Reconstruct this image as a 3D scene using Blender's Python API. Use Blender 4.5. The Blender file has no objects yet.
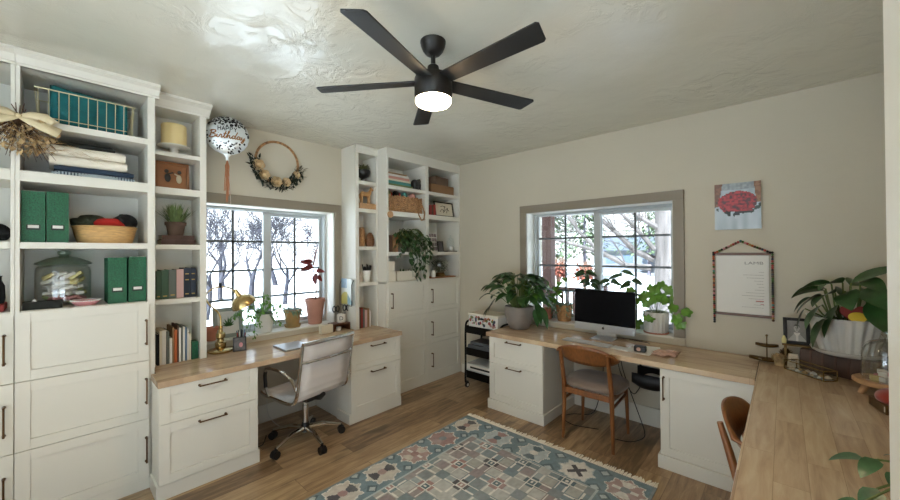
import bpy, math, random
from mathutils import Vector, Matrix, Euler
PI = math.pi
scene = bpy.context.scene
COL = scene.collection
rnd = random.Random(7)

# ------------------------------------------------------------------ helpers
def srgb(h):
    h = h.lstrip('#')
    o = []
    for i in (0, 2, 4):
        v = int(h[i:i + 2], 16) / 255
        o.append(v / 12.92 if v <= .04045 else ((v + .055) / 1.055) ** 2.4)
    return tuple(o)

MATS = {}
def mat(name, col, rough=.5, metal=0., noise=None, bump=None, spec=.5, coat=0., emit=None, sheen=0., trans=0., col2=None, stretch=None):
    """Principled material; noise=(scale, amount) varies the colour, bump=(scale, strength)."""
    m = bpy.data.materials.new(name); m.use_nodes = True
    nt = m.node_tree; N = nt.nodes; L = nt.links
    b = N['Principled BSDF']
    c = srgb(col) if isinstance(col, str) else col
    b.inputs['Base Color'].default_value = (*c, 1)
    b.inputs['Roughness'].default_value = rough
    b.inputs['Metallic'].default_value = metal
    b.inputs['Specular IOR Level'].default_value = spec
    b.inputs['Coat Weight'].default_value = coat
    b.inputs['Sheen Weight'].default_value = sheen
    b.inputs['Transmission Weight'].default_value = trans
    tc = None
    if noise or bump:
        tc = N.new('ShaderNodeTexCoord')
        src = tc.outputs['Object']
        if stretch:
            mp = N.new('ShaderNodeMapping'); mp.inputs['Scale'].default_value = stretch
            L.new(src, mp.inputs['Vector']); src = mp.outputs['Vector']
    if noise:
        n = N.new('ShaderNodeTexNoise'); n.inputs['Scale'].default_value = noise[0]
        n.inputs['Detail'].default_value = 4
        L.new(src, n.inputs['Vector'])
        r = N.new('ShaderNodeValToRGB')
        a = noise[1]
        if col2 is None:
            lo = tuple(max(0, x * (1 - a)) for x in c); hi = tuple(min(1, x * (1 + a)) for x in c)
        else:
            lo = c; hi = srgb(col2) if isinstance(col2, str) else col2
        r.color_ramp.elements[0].position = .3; r.color_ramp.elements[0].color = (*lo, 1)
        r.color_ramp.elements[1].position = .7; r.color_ramp.elements[1].color = (*hi, 1)
        L.new(n.outputs['Fac'], r.inputs['Fac']); L.new(r.outputs['Color'], b.inputs['Base Color'])
    if bump:
        n2 = N.new('ShaderNodeTexNoise'); n2.inputs['Scale'].default_value = bump[0]; n2.inputs['Detail'].default_value = 5
        L.new(src, n2.inputs['Vector'])
        bp = N.new('ShaderNodeBump'); bp.inputs['Strength'].default_value = bump[1]; bp.inputs['Distance'].default_value = .01
        L.new(n2.outputs['Fac'], bp.inputs['Height']); L.new(bp.outputs['Normal'], b.inputs['Normal'])
    if emit:
        b.inputs['Emission Color'].default_value = (*emit[0], 1); b.inputs['Emission Strength'].default_value = emit[1]
    MATS[name] = m
    return m

def painted_mat(name, rough=.7, bump=None, sheen=0., metal=0.):
    """Material that takes its own printed or woven pattern from the mesh's colour attribute."""
    m = bpy.data.materials.new(name); m.use_nodes = True
    nt = m.node_tree; N = nt.nodes; L = nt.links
    b = N['Principled BSDF']; b.inputs['Roughness'].default_value = rough; b.inputs['Sheen Weight'].default_value = sheen
    b.inputs['Metallic'].default_value = metal
    a = N.new('ShaderNodeVertexColor'); a.layer_name = 'Col'
    L.new(a.outputs['Color'], b.inputs['Base Color'])
    if bump:
        tc = N.new('ShaderNodeTexCoord')
        n2 = N.new('ShaderNodeTexNoise'); n2.inputs['Scale'].default_value = bump[0]
        L.new(tc.outputs['Object'], n2.inputs['Vector'])
        bp = N.new('ShaderNodeBump'); bp.inputs['Strength'].default_value = bump[1]; bp.inputs['Distance'].default_value = .004
        L.new(n2.outputs['Fac'], bp.inputs['Height']); L.new(bp.outputs['Normal'], b.inputs['Normal'])
    MATS[name] = m
    return m

def glass_mat(name, tint=(1, 1, 1), refl=1.0, rough=.0, base=.06, edge=4.):
    """Thin clear glass: transparent straight through, mirror-like by Fresnel."""
    m = bpy.data.materials.new(name); m.use_nodes = True
    nt = m.node_tree; N = nt.nodes; L = nt.links
    N.remove(N['Principled BSDF'])
    t = N.new('ShaderNodeBsdfTransparent'); t.inputs['Color'].default_value = (*tint, 1)
    g = N.new('ShaderNodeBsdfGlossy'); g.inputs['Roughness'].default_value = rough
    g.inputs['Color'].default_value = (refl, refl, refl, 1)
    lw = N.new('ShaderNodeLayerWeight'); lw.inputs['Blend'].default_value = .5
    pw = N.new('ShaderNodeMath'); pw.operation = 'POWER'; pw.inputs[1].default_value = edge
    f = N.new('ShaderNodeMath'); f.operation = 'MULTIPLY_ADD'; f.inputs[1].default_value = .9; f.inputs[2].default_value = base
    L.new(lw.outputs['Facing'], pw.inputs[0]); L.new(pw.outputs[0], f.inputs[0])
    mx = N.new('ShaderNodeMixShader')
    L.new(f.outputs[0], mx.inputs[0]); L.new(t.outputs[0], mx.inputs[1]); L.new(g.outputs[0], mx.inputs[2])
    L.new(mx.outputs[0], N['Material Output'].inputs['Surface'])
    MATS[name] = m
    return m

WM = {}
def wm(o):
    return WM.get(o.name, Matrix.Identity(4))

def thing(name, label, cat, loc=(0, 0, 0), rotz=0., group=None):
    o = bpy.data.objects.new(name, None); COL.objects.link(o)
    o.empty_display_size = .05
    o.location = loc; o.rotation_euler = (0, 0, rotz)
    WM[o.name] = Matrix.Translation(loc) @ Matrix.Rotation(rotz, 4, 'Z')
    o['label'] = label; o['category'] = cat
    if group: o['group'] = group
    return o

def tag(o, label, cat, group=None, kind=None):
    o['label'] = label; o['category'] = cat
    if group: o['group'] = group
    if kind: o['kind'] = kind
    return o

def struct(o):
    o['kind'] = 'structure'; return o

class MB:
    """Collects shapes into one mesh."""
    def __init__(s):
        s.v = []; s.f = []; s.c = []
        s.cur = None
    def _add(s, vs, fs):
        k = len(s.v)
        s.v.extend(Vector(p) for p in vs)
        for f in fs:
            s.f.append(tuple(i + k for i in f)); s.c.append(s.cur)
        return k
    def mark(s): return len(s.v)
    def xf(s, M, k=0):
        for i in range(k, len(s.v)): s.v[i] = M @ s.v[i]
        return s
    def box(s, x0, x1, y0, y1, z0, z1):
        vs = [(x0, y0, z0), (x1, y0, z0), (x1, y1, z0), (x0, y1, z0), (x0, y0, z1), (x1, y0, z1), (x1, y1, z1), (x0, y1, z1)]
        s._add(vs, [(0, 3, 2, 1), (4, 5, 6, 7), (0, 1, 5, 4), (1, 2, 6, 5), (2, 3, 7, 6), (3, 0, 4, 7)]); return s
    def cbox(s, c, size, rot=(0, 0, 0)):
        k = s.mark(); a, b, d = (x / 2 for x in size)
        s.box(-a, a, -b, b, -d, d)
        return s.xf(Matrix.Translation(c) @ Euler(rot).to_matrix().to_4x4(), k)
    def tube(s, pts, r, n=8, closed=False, caps=True, flat=1.):
        pts = [Vector(p) for p in pts]; m = len(pts)
        rs = r if isinstance(r, (list, tuple)) else [r] * m
        vs = []; prev = None
        for i in range(m):
            if closed: t = pts[(i + 1) % m] - pts[i - 1]
            else: t = pts[min(i + 1, m - 1)] - pts[max(i - 1, 0)]
            if t.length < 1e-9: t = Vector((0, 0, 1))
            t.normalize()
            if prev is None:
                a = Vector((0, 0, 1)) if abs(t.z) < .9 else Vector((1, 0, 0))
                u = t.cross(a).normalized()
            else:
                u = (prev - t * prev.dot(t))
                if u.length < 1e-6: u = t.orthogonal()
                u.normalize()
            prev = u; w = t.cross(u)
            for j in range(n):
                a = 2 * PI * j / n
                vs.append(pts[i] + (u * math.cos(a) + w * math.sin(a) * flat) * rs[i])
        fs = []
        for i in range(m if closed else m - 1):
            for j in range(n):
                a = i * n + j; b = i * n + (j + 1) % n; q = ((i + 1) % m) * n
                fs.append((a, b, q + (j + 1) % n, q + j))
        if caps and not closed:
            fs.append(tuple(range(n - 1, -1, -1))); fs.append(tuple((m - 1) * n + j for j in range(n)))
        s._add(vs, fs); return s
    def cyl(s, p0, p1, r0, r1=None, n=16):
        return s.tube([p0, p1], [r0, r0 if r1 is None else r1], n)
    def lathe(s, prof, c=(0, 0, 0), n=32, flute=0, fd=0.):
        vs = []; m = len(prof)
        for (r, z) in prof:
            for j in range(n):
                a = 2 * PI * j / n
                rr = r * (1 - fd * (.5 + .5 * math.cos(flute * a))) if flute else r
                vs.append((c[0] + rr * math.cos(a), c[1] + rr * math.sin(a), c[2] + z))
        fs = []
        for i in range(m - 1):
            for j in range(n):
                fs.append((i * n + j, i * n + (j + 1) % n, (i + 1) * n + (j + 1) % n, (i + 1) * n + j))
        if prof[0][0] > 1e-6: fs.append(tuple(range(n - 1, -1, -1)))
        if prof[-1][0] > 1e-6: fs.append(tuple((m - 1) * n + j for j in range(n)))
        s._add(vs, fs); return s
    def ball(s, c, r, nu=12, nv=8, squash=(1, 1, 1)):
        rr = r if isinstance(r, (int, float)) else 1
        sq = squash if isinstance(r, (int, float)) else r
        vs = [(c[0], c[1], c[2] - rr * sq[2])]
        for i in range(1, nv):
            t = PI * i / nv
            for j in range(nu):
                a = 2 * PI * j / nu
                vs.append((c[0] + rr * sq[0] * math.sin(t) * math.cos(a), c[1] + rr * sq[1] * math.sin(t) * math.sin(a), c[2] - rr * sq[2] * math.cos(t)))
        vs.append((c[0], c[1], c[2] + rr * sq[2]))
        fs = [(0, 1 + (j + 1) % nu, 1 + j) for j in range(nu)]
        for i in range(nv - 2):
            for j in range(nu):
                a = 1 + i * nu
                fs.append((a + j, a + (j + 1) % nu, a + nu + (j + 1) % nu, a + nu + j))
        k = len(vs) - 1; a = 1 + (nv - 2) * nu
        fs += [(a + j, a + (j + 1) % nu, k) for j in range(nu)]
        s._add(vs, fs); return s
    def prism(s, poly, h0, h1, M=None):
        """Polygon in local XY extruded h0..h1 along local Z, placed by matrix M."""
        k = s.mark(); n = len(poly)
        vs = [(x, y, h0) for x, y in poly] + [(x, y, h1) for x, y in poly]
        fs = [tuple(range(n - 1, -1, -1)), tuple(range(n, 2 * n))] + [(i, (i + 1) % n, n + (i + 1) % n, n + i) for i in range(n)]
        s._add(vs, fs)
        if M is not None: s.xf(M, k)
        return s
    def sheet(s, rows):
        """Grid of points -> quads."""
        m = len(rows); n = len(rows[0])
        s._add([p for r in rows for p in r], [(i * n + j, i * n + j + 1, (i + 1) * n + j + 1, (i + 1) * n + j) for i in range(m - 1) for j in range(n - 1)])
        return s
    def leaf(s, p, d, L, W, droop=.5, fold=.25, shape='lance', n=6, up=(0, 0, 1), roll=0.):
        """Curved leaf from point p along direction d, drooping."""
        p = Vector(p); d = Vector(d).normalized(); up = Vector(up)
        side = d.cross(up)
        if side.length < 1e-4: side = Vector((1, 0, 0))
        side.normalize()
        if roll: side = Matrix.Rotation(roll, 3, d) @ side
        nrm = side.cross(d).normalized()
        rows = []; q = p.copy(); st = L / n; dd = d.copy()
        for i in range(n + 1):
            t = i / n
            if shape == 'lance': w = math.sin(PI * min(1, t ** .75 * 1.0)) ** .9
            elif shape == 'heart': w = (math.sin(PI * t ** .6)) ** .75
            elif shape == 'strap': w = (1 - t ** 3) * (.6 + .4 * min(1, t * 5))
            else: w = math.sin(PI * t) ** .6
            w = max(w, .03) * W / 2
            rows.append([q - side * w + nrm * fold * w, q.copy(), q + side * w + nrm * fold * w])
            dd = (dd + Vector((0, 0, -droop / n))).normalized()
            nrm = side.cross(dd).normalized()
            q = q + dd * st
        return s.sheet(rows)
    def build(s, name, m, parent=None, smooth=35, bevel=0., local=False, solid=0., kind=None, label=None):
        me = bpy.data.meshes.new(name)
        vs = s.v
        if parent is not None and not local:
            inv = wm(parent).inverted()
            vs = [inv @ p for p in vs]
            org = None
        elif parent is None:
            xs = [p.x for p in vs]; ys = [p.y for p in vs]; zs = [p.z for p in vs]
            org = Vector(((min(xs) + max(xs)) / 2, (min(ys) + max(ys)) / 2, min(zs)))
            vs = [p - org for p in vs]
        else: org = None
        me.from_pydata([tuple(p) for p in vs], [], s.f)
        if any(c is not None for c in s.c):
            at = me.color_attributes.new('Col', 'FLOAT_COLOR', 'CORNER')
            buf = []
            for poly, c in zip(me.polygons, s.c):
                c = c or (.5, .5, .5)
                buf.extend((*c, 1.) * poly.loop_total)
            at.data.foreach_set('color', buf)
        if smooth:
            for p in me.polygons: p.use_smooth = True
            me.set_sharp_from_angle(angle=math.radians(smooth))
        me.materials.append(m)
        me.update()
        o = bpy.data.objects.new(name, me); COL.objects.link(o)
        if parent is not None:
            o.parent = parent; WM[o.name] = wm(parent)
        else:
            o.location = org
            WM[o.name] = Matrix.Translation(org)
        if bevel:
            b = o.modifiers.new('soft edge', 'BEVEL'); b.width = bevel; b.segments = 2; b.limit_method = 'ANGLE'; b.angle_limit = math.radians(40)
        if solid:
            b = o.modifiers.new('thickness', 'SOLIDIFY'); b.thickness = solid; b.offset = 0
        if kind: o['kind'] = kind
        if label: o['label'] = label
        return o

def copy_tree(o, parent=None):
    c = o.copy(); COL.objects.link(c)
    if parent is not None: c.parent = parent; 
    for ch in list(o.children): copy_tree(ch, c)
    return c

def grid_paint(w, h, nx, ny, fn):
    """Flat sheet in local XZ (x right, z up, facing -y) with its picture as face colours fn(u, v)."""
    b = MB()
    for j in range(ny + 1):
        for i in range(nx + 1): b.v.append(Vector((-w / 2 + w * i / nx, 0, h * j / ny)))
    for j in range(ny):
        for i in range(nx):
            k = j * (nx + 1) + i
            b.f.append((k, k + 1, k + nx + 2, k + nx + 1)); b.c.append(fn((i + .5) / nx, (j + .5) / ny))
    return b

def text_mb(txt, size, M, depth=.0006, align='CENTER', shear=0., bold=0.):
    cu = bpy.data.curves.new('lettering', 'FONT'); cu.body = txt; cu.size = size; cu.extrude = depth
    cu.align_x = align; cu.shear = shear; cu.offset = bold
    ob = bpy.data.objects.new('lettering', cu); COL.objects.link(ob)
    dg = bpy.context.evaluated_depsgraph_get()
    me = ob.evaluated_get(dg).to_mesh()
    b = MB()
    b._add([tuple(v.co) for v in me.vertices], [tuple(p.vertices) for p in me.polygons])
    ob.evaluated_get(dg).to_mesh_clear()
    bpy.data.objects.remove(ob); bpy.data.curves.remove(cu)
    return b.xf(M)

def mix3(a, b, t): return tuple(x + (y - x) * t for x, y in zip(a, b))
def hsh(i, j, k=0):
    x = math.sin(i * 127.1 + j * 311.7 + k * 74.7) * 43758.5453
    return x - math.floor(x)
def vnoise(x, y, k=0):
    i, j = math.floor(x), math.floor(y); fx, fy = x - i, y - j
    fx = fx * fx * (3 - 2 * fx); fy = fy * fy * (3 - 2 * fy)
    a = hsh(i, j, k) * (1 - fx) + hsh(i + 1, j, k) * fx
    b = hsh(i, j + 1, k) * (1 - fx) + hsh(i + 1, j + 1, k) * fx
    return a * (1 - fy) + b * fy
SKY, SUN, EXPO = 1.25, 17.0, 1.27
# ------------------------------------------------------------------ materials
mat('white_paint', '#D8D5CB', .38)
mat('white_inside', '#C9C5BB', .5)
mat('wall_paint', '#C2BAA8', .75, noise=(1.3, .03), bump=(18, .12))
mat('trim_taupe', '#857B6B', .5)
mat('vinyl_white', '#D6DADB', .35)
mat('bronze', '#5E452C', .34, .85)
mat('muntin_gray', '#50575B', .45)
mat('sash_gray', '#B4B9BA', .4)
mat('bark_dark', '#2B2A33', .95, noise=(6, .35))
mat('black_metal', '#141414', .4, .6)
mat('black_plastic', '#101012', .5)
mat('chrome', '#D5D3CF', .12, 1.)
mat('brass', '#B39A68', .27, 1.)
mat('brass_dull', '#6E5634', .4, .9, noise=(30, .2))
mat('fan_dark', '#1F1C1A', .45, .3)
mat('blade_dark', '#16181A', .55)
mat('steel', '#9A9A98', .3, 1.)
mat('plate_white', '#DDDAD2', .25)
mat('pot_white', '#D8D6D0', .4, bump=(60, .05))
mat('pot_gray', '#7F7771', .55, noise=(9, .08))
mat('pot_tan', '#B08A55', .7, noise=(14, .2), col2='#8E7746')
mat('pot_terra', '#B5735A', .8, noise=(12, .1))
mat('pot_pink', '#B07F6E', .8, noise=(8, .08))
mat('cork', '#A77C50', .85, noise=(40, .35), bump=(60, .3))
mat('soil', '#33241A', .95, bump=(80, .6))
mat('leaf_deep', '#2C4F26', .32, noise=(25, .25), spec=.6)
mat('leaf_mid', '#3A6228', .4, noise=(25, .25), spec=.5)
mat('leaf_light', '#5C8A2E', .4, noise=(20, .2))
mat('leaf_grass', '#6E8450', .5, noise=(30, .3))
mat('leaf_vine', '#2F4E2A', .45, noise=(30, .3))
mat('leaf_red', '#6E2420', .45, noise=(18, .25))
mat('leaf_silver', '#3E6240', .3, noise=(45, .5), col2='#8AA48C')
mat('leaf_gloss', '#3A5E36', .33, noise=(30, .3))
mat('leaf_back', '#2F4A28', .45, noise=(30, .3))
mat('stem_green', '#5A6A35', .6)
mat('stem_brown', '#5A4030', .7)
mat('wood_chair', '#7C4D27', .38, noise=(6, .25), stretch=(12, 12, 1.5), bump=(40, .05))
mat('wood_dark', '#5C3820', .4, noise=(6, .25), stretch=(2, 12, 12))
mat('wood_pale', '#B48B62', .55, noise=(7, .18), stretch=(1, 8, 8))
mat('wood_toy', '#B18552', .6, noise=(8, .15), stretch=(8, 1, 8))
mat('wood_frame', '#96633D', .5, noise=(6, .2), stretch=(9, 1, 1))
mat('cardboard', '#8E6B4C', .85, noise=(10, .08))
mat('cardboard_gray', '#6E5A4C', .85, noise=(10, .1))
mat('wicker', '#9A7046', .8, noise=(60, .35), bump=(70, .5))
mat('basket_straw', '#C8A069', .75, noise=(22, .2), stretch=(1, 1, 5), bump=(60, .3))
mat('bead_wood', '#A67C52', .6, noise=(45, .45))
mat('seat_fabric', '#7C6D62', .9, noise=(7, .22), bump=(120, .1), sheen=.3)
mat('mesh_white', '#CFC9C6', .55, bump=(90, .04))
mat('silver_alu', '#C3C5C8', .28, .9)
mat('screen_dark', '#05070D', .22, spec=.12)
mat('paper', '#DCDAD4', .8)
mat('paper_cream', '#CFC5AF', .85)
mat('keys_white', '#CDD0D3', .5)
mat('ink', '#2A2724', .8)
mat('ink_red', '#A33A35', .8)
mat('teal_cloth', '#0B6165', .8, noise=(14, .2), bump=(9, .25))
mat('wire_gold', '#C9C09C', .4, .35)
mat('linen_cream', '#E0D9CA', .9, bump=(40, .2))
mat('linen_navy', '#27364A', .9)
mat('linen_dark', '#20221F', .9)
mat('linen_blue', '#A9B4BB', .9)
mat('green_box', '#083622', .6, noise=(170, .5), col2='#1A6A46', bump=(140, .15))
mat('dark_label', '#2C2F2B', .4, .6)
mat('yarn_black', '#121314', .95, bump=(60, .6))
mat('yarn_olive', '#2E3324', .95, bump=(60, .5))
mat('yarn_red', '#B3231B', .95, bump=(60, .5))
mat('ceramic_cake', '#E6CF97', .5)
mat('old_book', '#4A342C', .75, noise=(12, .25))
mat('book_leather', '#2B1D18', .55, noise=(8, .35), col2='#4A3327')
mat('spine_green', '#3E5A48', .7); mat('spine_gray', '#5F6660', .7); mat('spine_pink', '#C4A09A', .7); mat('spine_navy', '#1C2838', .6)
mat('spine_white', '#D0CCC4', .7); mat('spine_orange', '#B05A2C', .65); mat('spine_tan', '#8A6A48', .8); mat('spine_brown', '#5C4030', .75)
mat('spine_red', '#8E2F2C', .7); mat('spine_teal', '#4C8A84', .7); mat('spine_coral', '#C08A80', .7); mat('spine_blue', '#5C7590', .7); mat('spine_olive', '#6E7A4A', .7)
mat('gilt', '#B59A5A', .4, .7)
mat('ribbon_cream', '#D2C3A0', .6)
mat('dried_brown', '#B79C72', .9, noise=(30, .3))
mat('rose_cream', '#CDB48C', .85, noise=(30, .12))
mat('foliage_dark', '#2B362C', .8)
mat('foil', '#DADFE0', .42, .55)
mat('confetti_black', '#15151A', .5)
mat('script_gold', '#9A6A3C', .3, .7)
mat('tassel_copper', '#A9704E', .6)
mat('stone_dark', '#2C2C2E', .6); mat('stone_pale', '#CFC2A8', .7)
mat('terr_plant', '#24402A', .6)
mat('red_velvet', '#8E2A18', .95, sheen=.6)
mat('shell', '#C9B9A2', .5, noise=(40, .25))
mat('candy_white', '#DCDAD6', .6); mat('candy_pink', '#C98A8E', .6); mat('candy_cream', '#D0C48A', .6); mat('candy_mint', '#9CAB78', .6)
mat('pink_cloth', '#C9A493', .85, noise=(60, .3), bump=(50, .3))
mat('heart_red', '#8E1E16', .6); mat('yellow_disc', '#D2B010', .5)
mat('cable_black', '#161616', .6)
mat('cable_white', '#C5C3BC', .6)
mat('printer_gray', '#50565C', .45)
mat('plastic_clear', '#C2C6C6', .35)
mat('snow', '#E8ECF2', .9, noise=(.22, .1), col2='#B9B4AE', stretch=(1., .35, 1))
mat('bark', '#4A4650', .95, noise=(6, .35), bump=(12, .8), stretch=(1, 1, .25))
mat('bark_big', '#4E4846', .95, noise=(5, .4), bump=(9, 1.0), stretch=(2, 2, .3))
mat('conifer', '#3F4D33', .9, noise=(2, .45))
mat('rust_leaf', '#6E3524', .9, noise=(9, .25))
mat('porch_wood', '#4A302A', .8, noise=(5, .2), stretch=(6, 6, 1))
mat('porch_paint', '#8A867E', .7)
mat('house_gray', '#55585E', .8); mat('house_roof', '#3E434E', .8); mat('house_pane', '#3E4C5C', .2)
mat('hedge', '#6B7A6A', .95, noise=(3, .4))
mat('outlet_white', '#CFCAC0', .4)
mat('under_basket', '#17181A', .5)
mat('lamp_glow', '#FFE2BC', .5, emit=((1., .73, .44), 55.))
glass_mat('window_glass', (.97, .985, .99), .9)
glass_mat('clear_glass', (.95, .97, .965), .9, .02)
glass_mat('dome_glass', (.95, .97, .96), 1., .02, .10, 2.4)
glass_mat('lid_glass', (.62, .74, .66), .9, .03, .10, 2.6)
glass_mat('green_glass', (.95, .985, .965), .9, .02)

def plank_mat(name, c1, c2, c3, width, length, along='Y', rough=.35, grain=.35, gap=.002, knots=True, squash=.5):
    m = bpy.data.materials.new(name); m.use_nodes = True
    nt = m.node_tree; N = nt.nodes; L = nt.links; b = N['Principled BSDF']
    tc = N.new('ShaderNodeTexCoord'); mp = N.new('ShaderNodeMapping')
    L.new(tc.outputs['Object'], mp.inputs['Vector'])
    if along == 'Y': mp.inputs['Rotation'].default_value = (0, 0, PI / 2)
    br = N.new('ShaderNodeTexBrick')
    br.inputs['Scale'].default_value = 1.; br.inputs['Brick Width'].default_value = length; br.inputs['Row Height'].default_value = width
    br.inputs['Mortar Size'].default_value = gap; br.inputs['Mortar Smooth'].default_value = .2
    br.offset = .37; br.offset_frequency = 2; br.squash = 1.
    br.inputs['Color1'].default_value = (0, 0, 0, 1); br.inputs['Color2'].default_value = (1, 1, 1, 1); br.inputs['Mortar'].default_value = (.5, .5, .5, 1)
    br.inputs['Bias'].default_value = 0.
    L.new(mp.outputs['Vector'], br.inputs['Vector'])
    mg = N.new('ShaderNodeMapping'); L.new(mp.outputs['Vector'], mg.inputs['Vector'])
    mg.inputs['Scale'].default_value = (1.6, 14, 1)
    # shift grain per plank
    ad = N.new('ShaderNodeVectorMath'); ad.operation = 'MULTIPLY_ADD'
    ad.inputs[1].default_value = (7, 7, 7); L.new(br.outputs['Color'], ad.inputs[0]); L.new(mg.outputs['Vector'], ad.inputs[2])
    n1 = N.new('ShaderNodeTexNoise'); n1.inputs['Scale'].default_value = 2.2; n1.inputs['Detail'].default_value = 7; n1.inputs['Roughness'].default_value = .62; n1.inputs['Distortion'].default_value = .5
    L.new(ad.outputs[0], n1.inputs['Vector'])
    r = N.new('ShaderNodeValToRGB')
    e = r.color_ramp.elements
    e[0].position = .28; e[0].color = (*srgb(c1), 1); e[1].position = .74; e[1].color = (*srgb(c3), 1)
    k = e.new(.5); k.color = (*srgb(c2), 1)
    # mix plank tone and grain into the ramp position
    ma = N.new('ShaderNodeMath'); ma.operation = 'MULTIPLY_ADD'; ma.inputs[1].default_value = grain
    sub = N.new('ShaderNodeMath'); sub.operation = 'SUBTRACT'; sub.inputs[1].default_value = .5
    L.new(br.outputs['Color'], sub.inputs[0]); L.new(sub.outputs[0], ma.inputs[0]); L.new(n1.outputs['Fac'], ma.inputs[2])
    L.new(ma.outputs[0], r.inputs['Fac'])
    col = r.outputs['Color']
    if knots:
        mk = N.new('ShaderNodeMapping'); L.new(mp.outputs['Vector'], mk.inputs['Vector']); mk.inputs['Scale'].default_value = (1.7, 4.5, 1)
        vo = N.new('ShaderNodeTexNoise'); vo.inputs['Scale'].default_value = 1.7; vo.inputs['Detail'].default_value = 2; L.new(mk.outputs['Vector'], vo.inputs['Vector'])
        kr = N.new('ShaderNodeValToRGB'); kr.color_ramp.elements[0].position = .30; kr.color_ramp.elements[0].color = (.45, .45, .45, 1)
        kr.color_ramp.elements[1].position = .42; kr.color_ramp.elements[1].color = (1, 1, 1, 1)
        L.new(vo.outputs['Fac'], kr.inputs['Fac'])
        mm = N.new('ShaderNodeMix'); mm.data_type = 'RGBA'; mm.blend_type = 'MULTIPLY'; mm.inputs['Factor'].default_value = .75
        L.new(col, mm.inputs['A']); L.new(kr.outputs['Color'], mm.inputs['B']); col = mm.outputs['Result']
    mo = N.new('ShaderNodeMix'); mo.data_type = 'RGBA'; mo.blend_type = 'MULTIPLY'
    mo.inputs['B'].default_value = (.55, .5, .45, 1)
    L.new(br.outputs['Fac'], mo.inputs['Factor']); L.new(col, mo.inputs['A'])
    L.new(mo.outputs['Result'], b.inputs['Base Color'])
    b.inputs['Roughness'].default_value = rough
    bp = N.new('ShaderNodeBump'); bp.inputs['Strength'].default_value = .12; bp.inputs['Distance'].default_value = .002
    L.new(n1.outputs['Fac'], bp.inputs['Height']); L.new(bp.outputs['Normal'], b.inputs['Normal'])
    MATS[name] = m
plank_mat('floor_oak', '#6A543C', '#937759', '#B59A76', .19, 1.25, 'Y', .30)
plank_mat('counter_along_y', '#A98F76', '#BFA587', '#CDB697', .092, .62, 'Y', .15, .30, .0006, False)
plank_mat('counter_along_x', '#A98F76', '#BFA587', '#CDB697', .092, .62, 'X', .15, .30, .0006, False)

def ceiling_mat():
    m = bpy.data.materials.new('ceiling_plaster'); m.use_nodes = True
    nt = m.node_tree; N = nt.nodes; L = nt.links; b = N['Principled BSDF']
    b.inputs['Base Color'].default_value = (*srgb('#D2D0C3'), 1)
    b.inputs['Roughness'].default_value = .2; b.inputs['Specular IOR Level'].default_value = .75
    tc = N.new('ShaderNodeTexCoord')
    n1 = N.new('ShaderNodeTexNoise'); n1.inputs['Scale'].default_value = 1.1; n1.inputs['Detail'].default_value = 3; n1.inputs['Distortion'].default_value = .6
    n2 = N.new('ShaderNodeTexNoise'); n2.inputs['Scale'].default_value = 6; n2.inputs['Detail'].default_value = 8; n2.inputs['Roughness'].default_value = .62; n2.inputs['Distortion'].default_value = 1.1
    for n in (n1, n2): L.new(tc.outputs['Object'], n.inputs['Vector'])
    # trowelled patches: the fine texture only stands proud where a broad mask says so
    rr = N.new('ShaderNodeValToRGB'); rr.color_ramp.elements[0].position = .46; rr.color_ramp.elements[1].position = .60
    L.new(n1.outputs['Fac'], rr.inputs['Fac'])
    r2 = N.new('ShaderNodeValToRGB'); r2.color_ramp.elements[0].position = .42; r2.color_ramp.elements[1].position = .56
    L.new(n2.outputs['Fac'], r2.inputs['Fac'])
    mu = N.new('ShaderNodeMath'); mu.operation = 'MULTIPLY'
    ad = N.new('ShaderNodeMath'); ad.operation = 'ADD'; ad.inputs[1].default_value = .12
    L.new(rr.outputs['Color'], ad.inputs[0])
    L.new(ad.outputs[0], mu.inputs[0]); L.new(r2.outputs['Color'], mu.inputs[1])
    b1 = N.new('ShaderNodeBump'); b1.inputs['Strength'].default_value = .55; b1.inputs['Distance'].default_value = .006
    L.new(mu.outputs[0], b1.inputs['Height'])
    n3 = N.new('ShaderNodeTexNoise'); n3.inputs['Scale'].default_value = 1.6; n3.inputs['Detail'].default_value = 2
    L.new(tc.outputs['Object'], n3.inputs['Vector'])
    b2 = N.new('ShaderNodeBump'); b2.inputs['Strength'].default_value = .35; b2.inputs['Distance'].default_value = .06
    L.new(n3.outputs['Fac'], b2.inputs['Height']); L.new(b1.outputs['Normal'], b2.inputs['Normal'])
    L.new(b2.outputs['Normal'], b.inputs['Normal'])
    MATS['ceiling_plaster'] = m
ceiling_mat()
painted_mat('painted'); MATS['painted'] = bpy.data.materials['painted']
painted_mat('rug_weave', .95, (260, .5), .2); MATS['rug_weave'] = bpy.data.materials['rug_weave']
painted_mat('foil_print', .4, None, 0., .5)
painted_mat('photo_gloss', .35); MATS['photo_gloss'] = bpy.data.materials['photo_gloss']
M = MATS

# ------------------------------------------------------------------ the setting
XL, YB, ZC, XE, YS = -3.55, 3.60, 2.69, .62, -1.5
T = .34
struct(MB().box(XL - T, XE + .2, YS - .2, YB + T, -.12, 0).build('floor', M['floor_oak'], smooth=0))
struct(MB().box(XL - T, XE + .2, YS - .2, YB + T, ZC, ZC + .15).build('ceiling', M['ceiling_plaster'], smooth=0))

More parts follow.
